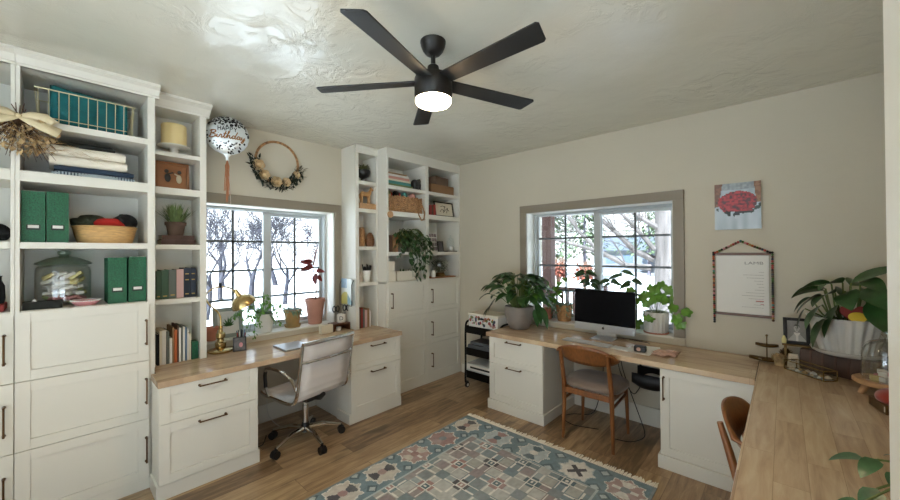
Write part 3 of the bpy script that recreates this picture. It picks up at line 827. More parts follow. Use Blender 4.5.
# ------------------------------------------------------------------ rug
RX0, RX1, RY0, RY1 = -2.228, -.622, .22, 2.66
def rug_fn():
    c = {k: srgb(v) for k, v in dict(blue='#6F8894', dk='#54676F', pale='#B4BDBF', cream='#C8C0B4', pink='#A2807C', rose='#AC918C', gray='#838B8D', green='#70858C', char='#4A474C', lt='#DEDAD2').items()}
    cx = (RX0 + RX1) / 2
    rosx = [-2.10, -1.768, -1.43, -1.09, -.768]
    pal_far = [('cream', 'char', 'pink'), ('pale', 'pink', 'dk'), ('pale', 'dk', 'lt'), ('lt', 'char', 'char'), ('rose', 'lt', 'gray')]
    pal_side = [('pink', 'rose', 'gray'), ('rose', 'cream', 'pink'), ('cream', 'char', 'rose'), ('cream', 'char', 'pink')]
    def rosette(dx, dy, pal):
        r = math.hypot(dx, dy); a = math.atan2(dy, dx)
        R = .118 * (1 + .10 * math.cos(8 * a)) * (1 + .05 * math.cos(16 * a))
        if r > R: return None
        if r > R - .010: return c['lt'] if pal[0] != 'lt' else c['pale']
        if r < .032 and pal[2] != pal[1]: return c[pal[2]]
        # cross or twin lobes
        if pal[1] == 'char' and pal[2] == 'char':
            if (abs(dx - dy) < .022 or abs(dx + dy) < .022) and r < .07: return c['char']
        elif abs(abs(a) - PI / 2) < .55 and .03 < r < .095 : return c[pal[1]]
        elif pal[0] == 'rose' and (abs(dx) < .014 or abs(dy) < .014) and r < .08: return c['lt']
        return c[pal[0]]
    def fn(x, y):
        n = vnoise(x * 9, y * 9, 3); n2 = vnoise(x * 60, y * 45, 5); n3 = vnoise(x * 3, y * 3, 9)
        e = min(x - RX0, RX1 - x, RY1 - y, y - RY0)
        col = None
        if e < .012: col = c['gray']
        elif e < .275:
            # border band with rosettes
            col = mix3(c['blue'], c['green'], n3)
            if y > RY1 - .275 or y < RY0 + .275:
                yy = RY1 - .165 if y > RY1 - .3 else RY0 + .165
                for i, rx in enumerate(rosx):
                    q = rosette(x - rx, y - yy, pal_far[i])
                    if q: col = q
                # little triangles between rosettes
                for i in range(4):
                    mx = (rosx[i] + rosx[i + 1]) / 2
                    for s in (-1, 1):
                        dy = abs(y - (yy + s * .10)); dx = abs(x - mx)
                        if dx + dy < .05: col = c['dk'] if dx + dy > .03 else c['pale']
            else:
                xx = RX0 + .128 if x < cx else RX1 - .128
                for i in range(-1, 9):
                    ry = RY1 - .165 - .31 * (i + 1)
                    q = rosette(x - xx, y - ry, pal_side[i % 4])
                    if q: col = q
                    dy = abs(y - (ry + .155)); dx = abs(x - xx)
                    for s in (-.1, .1):
                        d2 = abs(x - xx - s) + dy
                        if d2 < .045: col = c['dk'] if d2 > .026 else c['pale']
        else:
            # inner field: soft blocks with crossed-line squares on a staggered lattice
            P = .168
            u = (x - cx) / P; v = (y - (RY1 - .325)) / P
            bi, bj = math.floor(u * 2 + .5), math.floor(v * 2 + .5)
            h = hsh(bi, bj, 2)
            col = [c['blue'], c['green'], c['gray'], c['rose'], c['cream'], c['lt'], c['pale'], c['pink']][int(h * 8)]
            col = mix3(col, c['gray'], .5)
            i0, j0 = round(u), round(v)
            for di in (-1, 0, 1):
                for dj in (-1, 0, 1):
                    i, j = i0 + di, j0 + dj
                    if (i + j) % 2: continue
                    du, dv = abs(u - i), abs(v - j); m = max(du, dv); mn = min(du, dv)
                    hh = hsh(i, j, 5)
                    if m < .055: col = c['lt']
                    elif m < .13: col = c['dk'] if hh < .6 else c['pink']
                    elif m < .19: col = c['lt']
                    elif m < .34 and mn < .16: col = [c['dk'], c['pink'], c['char'], c['green']][int(hh * 4)]
                    elif m < .74 and (abs(du - .17) < .034 or abs(dv - .17) < .034) and mn < .21: col = c['lt']
            if e < .285: col = c['pale']
        col = mix3(col, c['pale'], .35 * max(0, n - .45))
        k = .86 + .26 * n2
        return tuple(min(1, q * k * .92) for q in col)
    return fn
rf = rug_fn()
rug = thing('area_rug', 'faded blue and pink patterned rug with cream fringe', 'rug', ((RX0 + RX1) / 2, (RY0 + RY1) / 2, 0))
b = MB(); nx, ny = 212, 325; z = .009
for j in range(ny + 1):
    for i in range(nx + 1): b.v.append(Vector((RX0 + (RX1 - RX0) * i / nx, RY0 + (RY1 - RY0) * j / ny, z)))
for j in range(ny):
    for i in range(nx):
        k = j * (nx + 1) + i
        b.f.append((k, k + 1, k + nx + 2, k + nx + 1)); b.c.append(rf(RX0 + (RX1 - RX0) * (i + .5) / nx, RY0 + (RY1 - RY0) * (j + .5) / ny))
b.cur = srgb('#6A6A66')
for (x0, x1, y0, y1) in ((RX0, RX0, RY0, RY1), (RX1, RX1, RY0, RY1), (RX0, RX1, RY0, RY0), (RX0, RX1, RY1, RY1)):
    b._add([(x0, y0, .001), (x1, y1, .001), (x1, y1, z), (x0, y0, z)], [(0, 1, 2, 3)])
b.build('rug_field', M['rug_weave'], rug, smooth=0)
for yy, s in ((RY1, 1), (RY0, -1)):
    b = MB(); R = random.Random(4)
    for i in range(150):
        x = RX0 + .004 + (RX1 - RX0 - .008) * i / 149
        d = R.uniform(-.014, .014); L = R.uniform(.045, .065)
        b.tube([(x, yy - .006 * s, .009), (x + d * .3, yy + s * L * .4, .008), (x + d, yy + s * L, .005)], [.0042, .0056, .003], 5)
    b.build('fringe', mat('fringe_cream', '#EFE8DA', .9) if s > 0 else M['fringe_cream'], rug)

# ------------------------------------------------------------------ wooden chairs
def wooden_chair(label, loc, rz):
    t = thing('wooden_chair', label, 'chair', loc, rz, 'mid century wooden desk chairs')
    W = .205
    # local frame: the sitter looks along +y
    for s in (-1, 1):
        b = MB().tube([(s * .20, -.20, 0), (s * .192, -.19, .30), (s * .190, -.195, .47), (s * .188, -.238, .64), (s * .186, -.272, .762)], [.0125, .017, .019, .017, .0125], 12)
        b.build('rear_leg', M['wood_chair'], t, local=True)
        b = MB().tube([(s * .195, .21, 0), (s * .188, .205, .25), (s * .18, .195, .43)], [.011, .0155, .018], 12)
        b.build('front_leg', M['wood_chair'], t, local=True)
        b = MB().tube([(s * .187, -.19, .33), (s * .184, .2, .34)], .0105, 10)
        b.build('stretcher', M['wood_chair'], t, local=True)
    b = MB().cbox((0, -.192, .405), (.37, .022, .045)).cbox((0, .195, .40), (.34, .022, .05)).cbox((-.183, 0, .40), (.022, .37, .045)).cbox((.183, 0, .40), (.022, .37, .045))
    b.build('seat_rail', M['wood_chair'], t, bevel=.003, local=True)
    # padded seat, rounder at the front
    rows = []
    n = 40; b = MB()
    def outline(k, s):
        a = 2 * PI * k / n; ca, sa = math.cos(a), math.sin(a)
        e = .62
        x = .232 * s * math.copysign(abs(ca) ** e, ca); y = .215 * s * math.copysign(abs(sa) ** e, sa)
        return x * (1 + .05 * (y > 0)), y + .02
    prof = [(.55, .423), (.94, .425), (1., .44), (.985, .458), (.9, .472), (.6, .480), (.25, .478)]
    vs = []
    for s, z in prof:
        for k in range(n):
            x, y = outline(k, s); vs.append((x, y, z + .012 * (y / .2) ** 2 * (1 if y > 0 else .4)))
    fs = [(i * n + k, i * n + (k + 1) % n, (i + 1) * n + (k + 1) % n, (i + 1) * n + k) for i in range(len(prof) - 1) for k in range(n)]
    fs.append(tuple(range(n - 1, -1, -1))); fs.append(tuple((len(prof) - 1) * n + k for k in range(n)))
    b._add(vs, fs); b.build('seat_pad', M['seat_fabric'], t, smooth=60, local=True)
    # curved plywood backrest, held in front of the posts
    b = MB(); nn = 24; front = []; back = []
    rws = []
    for i in range(nn + 1):
        u = i / nn * 2 - 1; x = u * .245
        hgt = .072 * (1 - abs(u) ** 2.6) ** .7 + .006
        zc = .728 - .012 * u * u; yc = -.225 + .065 * u * u - .03
        rws.append([(x, yc - .03 * q + .0, zc + hgt * q) for q in (-1, -.6, 0, .6, 1)])
    b.sheet(rws)
    o = b.build('backrest', M['wood_chair'], t, smooth=60, local=True, solid=.014)
    return t
wooden_chair('walnut brown wooden chair with a grey pad, pushed under the computer desk', (-1.18, 3.09, 0), .02)
wooden_chair('brown wooden chair tucked under the right desk top', (.058, 2.245, 0), -PI / 2 - .06)

# ------------------------------------------------------------------ office chair
oc = thing('office_chair', 'white ribbed office chair with chrome frame and castors, backed up to the left desk', 'office chair', (-2.93, 1.41, 0), math.radians(10 + 90))
# local frame: the sitter looks along +y
ch = M['chrome']
for k in range(5):
    a = 2 * PI * k / 5 + .75
    c, s = math.cos(a), math.sin(a)
    lg = MB().tube([(c * .03, s * .03, .118), (c * .13, s * .13, .118), (c * .24, s * .24, .088), (c * .285, s * .285, .075)], [.021, .018, .014, .012], 10).build('base_leg', ch, oc, local=True)
    w = MB()
    tx, ty = -s, c
    for d in (-.014, .014):
        p = Vector((c * .29 + tx * d, s * .29 + ty * d, .0305))
        w.cyl(p - Vector((tx, ty, 0)) * .010, p + Vector((tx, ty, 0)) * .010, .030, n=18)
    w.cyl((c * .285, s * .285, .05), (c * .285, s * .285, .078), .010, n=10)
    w.box(c * .285 - .012, c * .285 + .012, s * .285 - .012, s * .285 + .012, .04, .062)
    w.build('caster', M['black_plastic'], oc, local=True)
MB().cyl((0, 0, .085), (0, 0, .16), .034, .028).build('hub', M['black_plastic'], oc, local=True)
MB().cyl((0, 0, .16), (0, 0, .30), .025).cyl((0, 0, .30), (0, 0, .375), .016).build('gas_lift', ch, oc, local=True)
b = MB().cbox((0, -.02, .385), (.16, .22, .035)).tube([(.05, -.02, .385), (.2, -.02, .375), (.235, -.02, .368)], [.006, .006, .010], 8).tube([(0, -.1, .385), (0, -.19, .40), (0, -.235, .44)], [.022, .02, .016], 10)
b.build('tilt_mechanism', M['black_plastic'], oc, local=True, bevel=.004)
side = [(.235, .438), (.20, .425), (.12, .418), (0, .415), (-.12, .414), (-.19, .43), (-.225, .47), (-.245, .54), (-.262, .65), (-.284, .76), (-.305, .875)]
def sidept(t):
    f = t * (len(side) - 1); i = min(int(f), len(side) - 2); q = f - i
    p0 = side[max(i - 1, 0)]; p1 = side[i]; p2 = side[i + 1]; p3 = side[min(i + 2, len(side) - 1)]
    return tuple(.5 * ((2 * b_) + (c_ - a_) * q + (2 * a_ - 5 * b_ + 4 * c_ - d_) * q * q + (3 * b_ - a_ - 3 * c_ + d_) * q ** 3) for a_, b_, c_, d_ in zip(p0, p1, p2, p3))
HW = .232
rows = []
for i in range(121):
    t = i / 120; y, z = sidept(t)
    rib = .0035 * abs(math.sin(t * 46))
    rows.append([(x, y + (rib if t > .5 else 0), z + (rib if t <= .5 else 0)) for x in (-HW, -.12, 0, .12, HW)])
sl_ = MB().sheet(rows).build('ribbed_sling', M['mesh_white'], oc, smooth=60, local=True, solid=.010)
for s in (-1, 1):
    MB().tube([(s * (HW + .008), *sidept(i / 30)) for i in range(31)], .0125, 8).build('side_rail', ch, oc, local=True)
    # loop arm: flat chrome band with a dark pad edge
    b = MB().tube([(s * (HW + .012), -.236, .53), (s * (HW + .03), -.20, .62), (s * (HW + .034), -.12, .655), (s * (HW + .034), .06, .66), (s * (HW + .034), .12, .645), (s * (HW + .034), .135, .60), (s * (HW + .03), .13, .50), (s * (HW + .012), .12, .425)], .0115, 8)
    ar = b.build('armrest', ch, oc, local=True)
    MB().tube([(s * (HW + .034), .125, .625), (s * (HW + .034), .136, .595), (s * (HW + .031), .131, .50)], .0135, 8).build('arm_pad', M['black_plastic'], ar, local=True)
MB().tube([(-HW - .008, -.307, .88), (HW + .008, -.307, .88)], .0165, 10).build('top_bar', ch, oc, local=True)
MB().tube([(-HW - .008, -.276, .745), (-HW + .02, -.300, .745), (0, -.312, .745), (HW - .02, -.300, .745), (HW + .008, -.276, .745)], .0115, 8).build('back_brace', ch, oc, local=True)
MB().tube([(-HW - .008, -.02, .408), (HW + .008, -.02, .408)], .010, 8).tube([(-HW - .008, .12, .412), (HW + .008, .12, .412)], .009, 8).build('seat_brace', ch, oc, local=True)
# ------------------------------------------------------------------ first tall bookcase
XF = Matrix(((0, 0, 1, 0), (1, 0, 0, 0), (0, 1, 0, 0), (0, 0, 0, 1)))     # local (u, z, out) -> world (out -> x, u -> y, v -> z)
def yz(x): return Matrix(((0, 0, 1, x), (1, 0, 0, 0), (0, 1, 0, 0), (0, 0, 0, 1)))

# wire basket + teal folded cloth binder
t = thing('wire_basket', 'gold wire basket with open bars on the top shelf around the teal folder', 'wire basket', (-3.29, .15, 2.324))
b = MB(); y0, y1, xa, xb, z0, z1 = -.062, .35, -3.17, -3.41, 2.327, 2.52
def ring(z, o=0): return [(xa + o, y0 - o, z), (xa + o, y1 + o, z), (xb - o, y1 + o, z), (xb - o, y0 - o, z)]
for z, o in ((z0, 0), (z0 + .03, .003), (z1, .014)): b.tube(ring(z, o), .0025 if z != z1 else .0038, 6, closed=True)
for i in range(11):
    y = y0 + (y1 - y0) * i / 10
    b.tube([(xa + .014, y + (.0), z1), (xa, y, z0), (xb, y, z0), (xb - .014, y, z1)], .0021, 5)
for i in range(1, 6):
    x = xa + (xb - xa) * i / 6
    b.tube([(x, y0 - .014, z1), (x, y0, z0), (x, y1, z0), (x, y1 + .014, z1)], .0021, 5)
b.build('wire_frame', M['wire_gold'], t)
b = MB(); 
rows = []
for i in range(25):
    u = i / 24; y = -.015 + .345 * u
    w = .008 * math.sin(u * 19) + .006 * math.sin(u * 41)
    rows.append([(-3.385, y, 2.333), (-3.385 + w, y, 2.575 - .03 * u), (-3.30, y, 2.585 - .035 * u + w), (-3.215 + w, y, 2.565 - .03 * u), (-3.20 + w, y, 2.45), (-3.20, y, 2.333)])
b.sheet(rows)
tag(b.build('folded_cloth', M['teal_cloth'], smooth=60, solid=.006), 'teal green folded cloth standing inside the wire basket', 'cloth')

# folded stack on the second shelf
stack = [('linen_blue', 'folded_linen', 'pale blue striped folded linen at the bottom of the linen stack', .03, -.01, .365, .0), ('linen_navy', 'folded_linen', 'navy blue folded linen above the striped one in the linen stack', .034, .0, .36, .0),
         ('linen_cream', 'folded_linen', 'cream folded linen just above the navy one', .056, -.02, .325, .01), ('linen_cream', 'folded_linen', 'cream quilted folded linen near the top of the linen stack', .06, -.04, .318, .0), ('linen_dark', 'folded_linen', 'black folded linen on top of the linen stack', .034, -.02, .27, -.02)]
z = 2.0265
for m, nm, lb, h, a, c, s in stack:
    b = MB(); R = random.Random(int(h * 900))
    # rolled front edge, slightly sagging
    n = 14; rows = []
    for i in range(n + 1):
        u = i / n; y = a + (c - a) * u; wob = .003 * math.sin(9 * u + h * 100)
        ed = .0 if 0 < i < n else .006
        prof = []
        for k in range(13):
            q = -PI / 2 + PI * k / 12
            prof.append((-3.19 + s + math.cos(q) * h * .45 + wob, y, z + h / 2 + math.sin(q) * (h / 2 - ed)))
        rows.append([(-3.42, y, z + ed)] + prof + [(-3.42, y, z + h - ed)])
    b.sheet(rows)
    k0 = len(rows[0])
    b.f.append(tuple(range(k0))); b.c.append(None)
    b.f.append(tuple(range(n * k0 + k0 - 1, n * k0 - 1, -1))); b.c.append(None)
    o = b.build(nm, M[m], smooth=50); tag(o, lb, 'folded linen', 'folded linens on the second shelf')
    if m == 'linen_blue':
        sb = MB()
        for i in range(26):
            y = a + .01 + (c - a - .02) * i / 25
            sb.box(-3.1815, -3.1785, y - .003, y + .003, z + .004, z + h - .004)
        sb.build('stripe_pattern', M['linen_navy'], o)
    z += h + .0005

def magazine_box(y0, y1, z0, h, label, x1=-3.15, depth=.25):
    t = thing('magazine_box', label, 'magazine box', (x1 - depth / 2, (y0 + y1) / 2, z0), 0, 'green magazine boxes')
    x0 = x1 - depth
    b = MB(); w = .003
    b.box(x1 - w, x1, y0, y1, z0, z0 + h); b.box(x0, x1 - w, y0, y0 + w, z0, z0 + h * .99); b.box(x0, x1 - w, y1 - w, y1, z0, z0 + h * .99)
    b.box(x0, x0 + w, y0 + w, y1 - w, z0, z0 + h * .55); b.box(x0 + w, x1 - w, y0 + w, y1 - w, z0, z0 + w)
    b.build('box_body', M['green_box'], t, smooth=0, bevel=.001)
    yc = (y0 + y1) / 2; zl = z0 + h * .30
    b = MB().box(x1, x1 + .004, yc - .027, yc + .027, zl - .017, zl + .013); hd = b.build('label_holder', M['dark_label'], t, smooth=0)
    MB().box(x1 + .004, x1 + .005, yc - .021, yc + .021, zl - .007, zl + .010).build('label_card', M['paper'], hd, smooth=0)
    b = MB()
    R = random.Random(int(y0 * 1000))
    for i in range(6):
        y = y0 + .008 + i * (y1 - y0 - .016) / 6; b.box(x0 + .01, x1 - .006, y, y + .008, z0 + .004, z0 + h * R.uniform(.985, 1.02))
    b.build('papers', M['paper'], t, smooth=0, label='white papers standing in the box')
    return t
magazine_box(-.124, -.033, 1.6255, .292, 'green magazine box on the third shelf, at the left against the bookcase side')
magazine_box(-.028, .061, 1.6255, .296, 'green magazine box on the third shelf, beside the woven bowl')
magazine_box(.232, .322, 1.2405, .292, 'green magazine box on the lowest open shelf, beside the big glass jar')
magazine_box(.331, .42, 1.2405, .296, 'green magazine box on the lowest open shelf, in the corner against the bookcase side')

# bowl with scarves
t = tag(MB().lathe([(.0, .004), (.12, .004), (.132, 0), (.146, .05), (.156, .098), (.162, .104), (.156, .11), (.148, .10), (.136, .05), (.12, .012), (0, .01)], (-3.30, .232, 1.6257), 48).build('woven_bowl', M['basket_straw']), 'tan woven bowl full of scarves on the third shelf', 'bowl')
def lump(name, m, c, r, sq, seed, label, cat, group=None):
    R = random.Random(seed); b = MB()
    b.ball(c, r, 28, 18, sq)
    for i, v in enumerate(b.v):
        d = (v - Vector(c)); n = vnoise(d.x * 34 + seed, d.y * 34 + d.z * 30, seed)
        b.v[i] = Vector(c) + d * (.82 + .36 * n)
    return tag(b.build(name, m, smooth=70), label, cat, group)
lump('scarf', M['yarn_olive'], (-3.30, .155, 1.755), .074, (1., 1.15, .75), 1, 'dark olive scarf at the left side of the woven bowl', 'scarf', 'scarves in the woven bowl')
lump('scarf', M['yarn_red'], (-3.245, .245, 1.752), .056, (.8, 1.35, .62), 2, 'bright red scarf in the middle of the woven bowl', 'scarf', 'scarves in the woven bowl')
lump('scarf', M['yarn_black'], (-3.31, .325, 1.765), .068, (1.0, .95, .85), 3, 'black wool scarf at the right side of the woven bowl', 'scarf', 'scarves in the woven bowl')

# glass jar with party favours
t = thing('glass_jar', 'large lidded glass jar on the lowest open shelf, filled with small trinkets', 'jar', (-3.34, .045, 1.2405))
MB().lathe([(.0, .003), (.115, .003), (.122, .01), (.124, .03), (.124, .215), (.118, .235), (.104, .248)], (-3.34, .045, 1.2405), 48).build('jar_body', M['dome_glass'], t, smooth=60)
MB().lathe([(.122, .250), (.128, .254), (.126, .264), (.07, .293), (.03, .302), (.02, .306), (.03, .316), (.032, .33), (.024, .338), (0, .34)], (-3.34, .045, 1.2405), 48).build('jar_lid', M['lid_glass'], t, smooth=60)
R = random.Random(12); k = 0
favs = [('candy_white', 'white'), ('candy_cream', 'cream'), ('candy_pink', 'pink'), ('candy_mint', 'green'), ('heart_red', 'red')]
b_by = {}
for lv in range(5):
    for q in range(9):
        a = 2 * PI * q / 9 + lv * .4; r = .066 if q % 3 else .03
        m = favs[R.choice((0, 0, 1, 2, 3, 4))][0] if lv < 1 else favs[R.choice((0, 0, 0, 1))][0]
        bb = b_by.setdefault(m, MB())
        bb.cbox((-3.34 + r * math.cos(a), .045 + r * math.sin(a), 1.278 + lv * .036), (.066, .04, .02), (R.uniform(-.7, .7), R.uniform(-.7, .7), R.uniform(0, 3)))
for m, bb in b_by.items():
    o = bb.build('trinkets', M[m], smooth=0, bevel=.003)
    tag(o, {'candy_white': 'white', 'candy_cream': 'cream', 'candy_pink': 'pink', 'candy_mint': 'pale green', 'heart_red': 'red'}[m] + ' small trinkets heaped inside the large glass jar', 'trinkets', 'trinkets in the glass jar', 'stuff')
tag(MB().box(-3.205, -3.15, -.120, .036, 1.2405, 1.246).box(-3.155, -3.15, -.12, .036, 1.246, 1.285).box(-3.205, -3.2, -.12, .036, 1.246, 1.285).box(-3.2, -3.155, -.12, -.115, 1.246, 1.285).box(-3.2, -3.155, .031, .036, 1.246, 1.285).build('trinket_tray', M['linen_dark'], smooth=0), 'long black tray in front of the large glass jar', 'tray')
tag(MB().lathe([(0, .0), (.016, .0), (.019, .02), (.012, .035), (.006, .05), (0, .052)], (-3.178, -.075, 1.2465), 14).build('figurine', M['candy_white']), 'small white figurine in the left end of the black tray', 'figurine')
tag(MB().ball((-3.178, .0, 1.2645), .018, 14, 10).build('ornament_ball', M['heart_red']), 'small red ball in the black tray', 'ornament')
t = thing('patterned_dish', 'shallow dish with a red and white rim in front of the glass jar', 'dish', (-3.20, .135, 1.2405))
MB().lathe([(0, .002), (.045, .0), (.062, .018), (.068, .03), (.064, .03), (.055, .018), (0, .008)], (-3.205, .135, 1.2405), 36).build('dish_bowl', M['candy_pink'], t)
b = MB()
for i in range(36):
    a = 2 * PI * i / 36
    b.ball((-3.205 + .066 * math.cos(a), .135 + .066 * math.sin(a), 1.2695), .0052, 6, 4)
b.build('beaded_rim', M['candy_white'], t)

# hanging dried bouquet with ribbon bow, in front of the bookcase post
t = thing('dried_bouquet', 'hanging bunch of dried flowers with a cream ribbon bow on the bookcase post', 'bouquet', (-3.10, -.13, 2.35))
b = MB(); R = random.Random(5); c0 = Vector((-3.088, -.128, 2.305))
for i in range(5): b.tube([c0 + Vector((.002, R.uniform(-.01, .01), 0)), c0 + Vector((R.uniform(0, .02), R.uniform(-.03, .03), R.uniform(.05, .085)))], [.003, .002], 5)
for i in range(60):
    e = c0 + Vector((R.uniform(-.02, .06), R.uniform(-.16, .15), R.uniform(-.24, -.08)))
    b.tube([c0, c0.lerp(e, .5) + Vector((.015, 0, 0)), e], [.002, .0016, .001], 4, caps=False)
b.build('stems', M['stem_brown'], t)
b = MB()
for i in range(330):
    a = R.uniform(-1, 1)
    p = c0 + Vector((R.uniform(-.012, .07), a * .115 + R.uniform(-.03, .03), R.uniform(-.20, -.03) + abs(a) * .03))
    b.leaf(p, (R.uniform(-.2, 1), R.uniform(-1, 1), R.uniform(-1, .4)), R.uniform(.025, .055), R.uniform(.012, .026), R.uniform(-1, 1), n=2)
for i in range(70):
    u = i / 69
    p = c0 + Vector((R.uniform(-.005, .045), .05 + .28 * u, -.115 - .05 * u + R.uniform(-.035, .03)))
    b.leaf(p, (R.uniform(-.1, .6), 1, R.uniform(-.5, .5)), .05, .008, .4, n=2)
b.build('dried_flowers', M['dried_brown'], t)
b = MB(); q = c0 + Vector((.05, 0, .0))
def ribbon(pts, w0, up=(1, 0, .3)):
    rows = []; up = Vector(up).normalized()
    for i, p in enumerate(pts):
        p = Vector(p); d = (Vector(pts[min(i + 1, len(pts) - 1)]) - Vector(pts[max(i - 1, 0)])).normalized()
        s = d.cross(up).normalized(); rows.append([q + p - s * w0[i], q + p, q + p + s * w0[i]])
    b.sheet(rows)
for s in (-1, 1):
    ribbon([(0, 0, 0), (.015, s * .04, .012), (.03, s * .09, .008), (.03, s * .125, -.012), (.02, s * .10, -.028), (.01, s * .05, -.018), (0, 0, 0)], [.008, .02, .026, .024, .02, .014, .008])
    ribbon([(0, 0, 0), (.02, s * .03, -.015), (.035, s * .085, -.045), (.04, s * .15, -.07)], [.012, .022, .027, .030])
b.ball(tuple(q), .013, 10, 8)
b.build('ribbon_bow', M['ribbon_cream'], t, smooth=60, solid=.0012, label='cream satin ribbon bow')

# objects just showing in the bookcase cut off at the left
lump('yarn_ball', M['yarn_black'], (-3.22, -.215, 1.68), .05, (1, 1, .95), 8, 'black ball of yarn on the shelf at the left edge of the photo', 'yarn')
tag(MB().cbox((-3.27, -.26, 1.26), (.22, .15, .038)).build('storage_book', M['spine_red'], smooth=0, bevel=.004), 'red brown book lying on the lowest shelf at the left edge of the photo', 'book')
tag(MB().lathe([(0, .0), (.035, 0), (.04, .03), (.038, .10), (.026, .13), (.026, .15), (.03, .155), (0, .155)], (-3.27, -.225, 1.2795), 20).build('dark_bottle', M['yarn_black']), 'dark bottle standing on the red brown book at the left edge', 'bottle')

# ------------------------------------------------------------------ narrow bookcase left of the window
t = thing('cake_stand', 'white pedestal cake stand on the top shelf of the narrow bookcase', 'cake stand', (-3.40, .615, 2.2955))
MB().lathe([(0, .0), (.06, .0), (.062, .006), (.034, .014), (.028, .05), (.036, .058), (.098, .062), (.104, .066), (.104, .072), (0, .072)], (-3.395, .615, 2.2955), 40).build('pedestal_plate', M['plate_white'], t)
tag(MB().lathe([(0, 0), (.078, 0), (.079, .004), (.079, .15), (.075, .158), (.066, .161), (0, .162)], (-3.395, .615, 2.368), 40).build('display_cake', M['ceramic_cake'], smooth=40), 'tall plain cream cake standing on the white cake stand', 'cake')
# wooden picture with two pebble birds
t = thing('framed_picture', 'wooden framed picture of two small pebble birds below the cake', 'picture', (-3.47, .612, 2.0365))
MA = Matrix.Translation((-3.425, .615, 2.0365)) @ Matrix.Rotation(math.radians(-7), 4, 'Y')
def P(b): return b.xf(MA)
P(MB().box(-.02, 0, -.105, -.090, 0, .222).box(-.02, 0, .090, .105, 0, .222).box(-.02, 0, -.09, .09, 0, .015).box(-.02, 0, -.09, .09, .207, .222)).build('frame', M['wood_frame'], t, smooth=0)
P(MB().box(-.018, -.012, -.0899, .0899, .0151, .2069)).build('backing', M['wood_frame'], t, smooth=0)
P(MB().ball((-.006, -.030, .10), 1, 16, 10, (.008, .019, .034)).ball((-.006, -.036, .150), 1, 12, 8, (.007, .014, .015)).tube([(-.006, -.025, .13), (-.005, .005, .143)], .005, 6)).build('dark_bird', M['stone_dark'], t)
P(MB().ball((-.006, .040, .095), 1, 16, 10, (.008, .018, .034)).tube([(-.006, .04, .12), (-.005, .012, .135)], .005, 6)).build('pale_bird', M['stone_pale'], t)
P(MB().ball((-.006, .044, .150), 1, 12, 8, (.007, .013, .015))).build('bird_head', M['stone_dark'], t)
# grass pot on two old books
def flat_book(y0, y1, x0, x1, z0, h, cover, label, group, paper='paper_cream', rot=0., spine_x=True):
    t = thing('book', label, 'book', ((x0 + x1) / 2, (y0 + y1) / 2, z0), rot, group)
    a, c = (x1 - x0) / 2, (y1 - y0) / 2
    b = MB().box(-a, a, -c, c, 0, .003).box(-a, a, -c, c, h - .003, h).box(a - .004, a, -c, c, .003, h - .003)
    b.build('cover', M[cover], t, smooth=0, bevel=.001, local=True)
    MB().box(-a + .004, a - .0045, -c + .004, c - .004, .0032, h - .0032).build('pages', M[paper], t, smooth=0, local=True)
    return t
flat_book(.525, .735, -3.48, -3.315, 1.6225, .036, 'old_book', 'old brown book at the bottom under the potted grass', 'old books under the grass pot')
flat_book(.53, .728, -3.475, -3.32, 1.659, .034, 'old_book', 'old brown book directly under the potted grass', 'old books under the grass pot')
t = thing('grass_plant', 'brown clay pot of spiky grass standing on two old books', 'potted plant', (-3.40, .622, 1.6935))
MB().lathe([(0, .0), (.047, .0), (.058, .075), (.066, .077), (.067, .1), (.061, .1), (.056, .085), (0, .085)], (-3.395, .625, 1.6935), 32).build('pot', mat('pot_clay_dark', '#5C473A', .8, noise=(20, .2)), t)
MB().lathe([(0, .088), (.0565, .088)], (-3.395, .625, 1.6935), 24).build('soil', M['soil'], t)
b = MB(); R = random.Random(9)
for i in range(150):
    a = R.uniform(0, 2 * PI); r = R.uniform(0, .045); s = R.uniform(.05, .75)
    b.leaf((-3.395 + r * math.cos(a), .625 + r * math.sin(a), 1.78), (s * math.cos(a), s * math.sin(a), 1), R.uniform(.11, .175), .010, R.uniform(.1, .9), shape='strap', n=4)
b.build('grass_blades', M['leaf_grass'], t)

def book_row(y, x1, z0, specs, group, base, where):
    """Upright books side by side; spec = (thickness, height, depth, cover, label, lean)"""
    n = 0
    for th, h, dp, cover, label, *rest in specs:
        t = thing('book', label, 'book', (x1 - dp / 2, y + th / 2, z0), 0, group)
        b = MB(); w = .0022
        b.box(x1 - .003, x1, y, y + th, z0, z0 + h).box(x1 - dp, x1 - .003, y, y + w, z0, z0 + h).box(x1 - dp, x1 - .003, y + th - w, y + th, z0, z0 + h)
        b.build('cover', M[cover], t, smooth=0, bevel=.0008)
        MB().box(x1 - dp + .004, x1 - .0035, y + w + .0002, y + th - w - .0002, z0 + .003, z0 + h - .004).build('pages', M['paper_cream'], t, smooth=0)
        if rest and rest[0]:
            g = MB()
            for zz in rest[0]: g.box(x1, x1 + .0006, y + th * .22, y + th * .78, z0 + h * zz - .004, z0 + h * zz + .004)
            g.build('spine_print', M['gilt'], t, smooth=0)
        y += th + .0012
    return y
w = 'on the fourth shelf of the narrow bookcase'
book_row(.500, -3.33, 1.2255, [
    (.026, .205, .15, 'spine_green', 'green book partly hidden by the shelf side in the row below the grass pot', (.1,)),
    (.044, .212, .15, 'spine_green', 'wide green book in the row below the grass pot', (.1,)),
    (.044, .212, .15, 'spine_gray', 'wide grey book in the row below the grass pot', (.12,)),
    (.044, .214, .15, 'spine_pink', 'pale pink book in the row below the grass pot', ()),
    (.040, .222, .155, 'spine_navy', 'navy book beside the pale pink book', (.12, .8, .6)),
    (.036, .222, .155, 'spine_navy', 'navy book at the right end of the row below the grass pot', (.12, .8, .6))], 'books below the grass pot', 0, w)
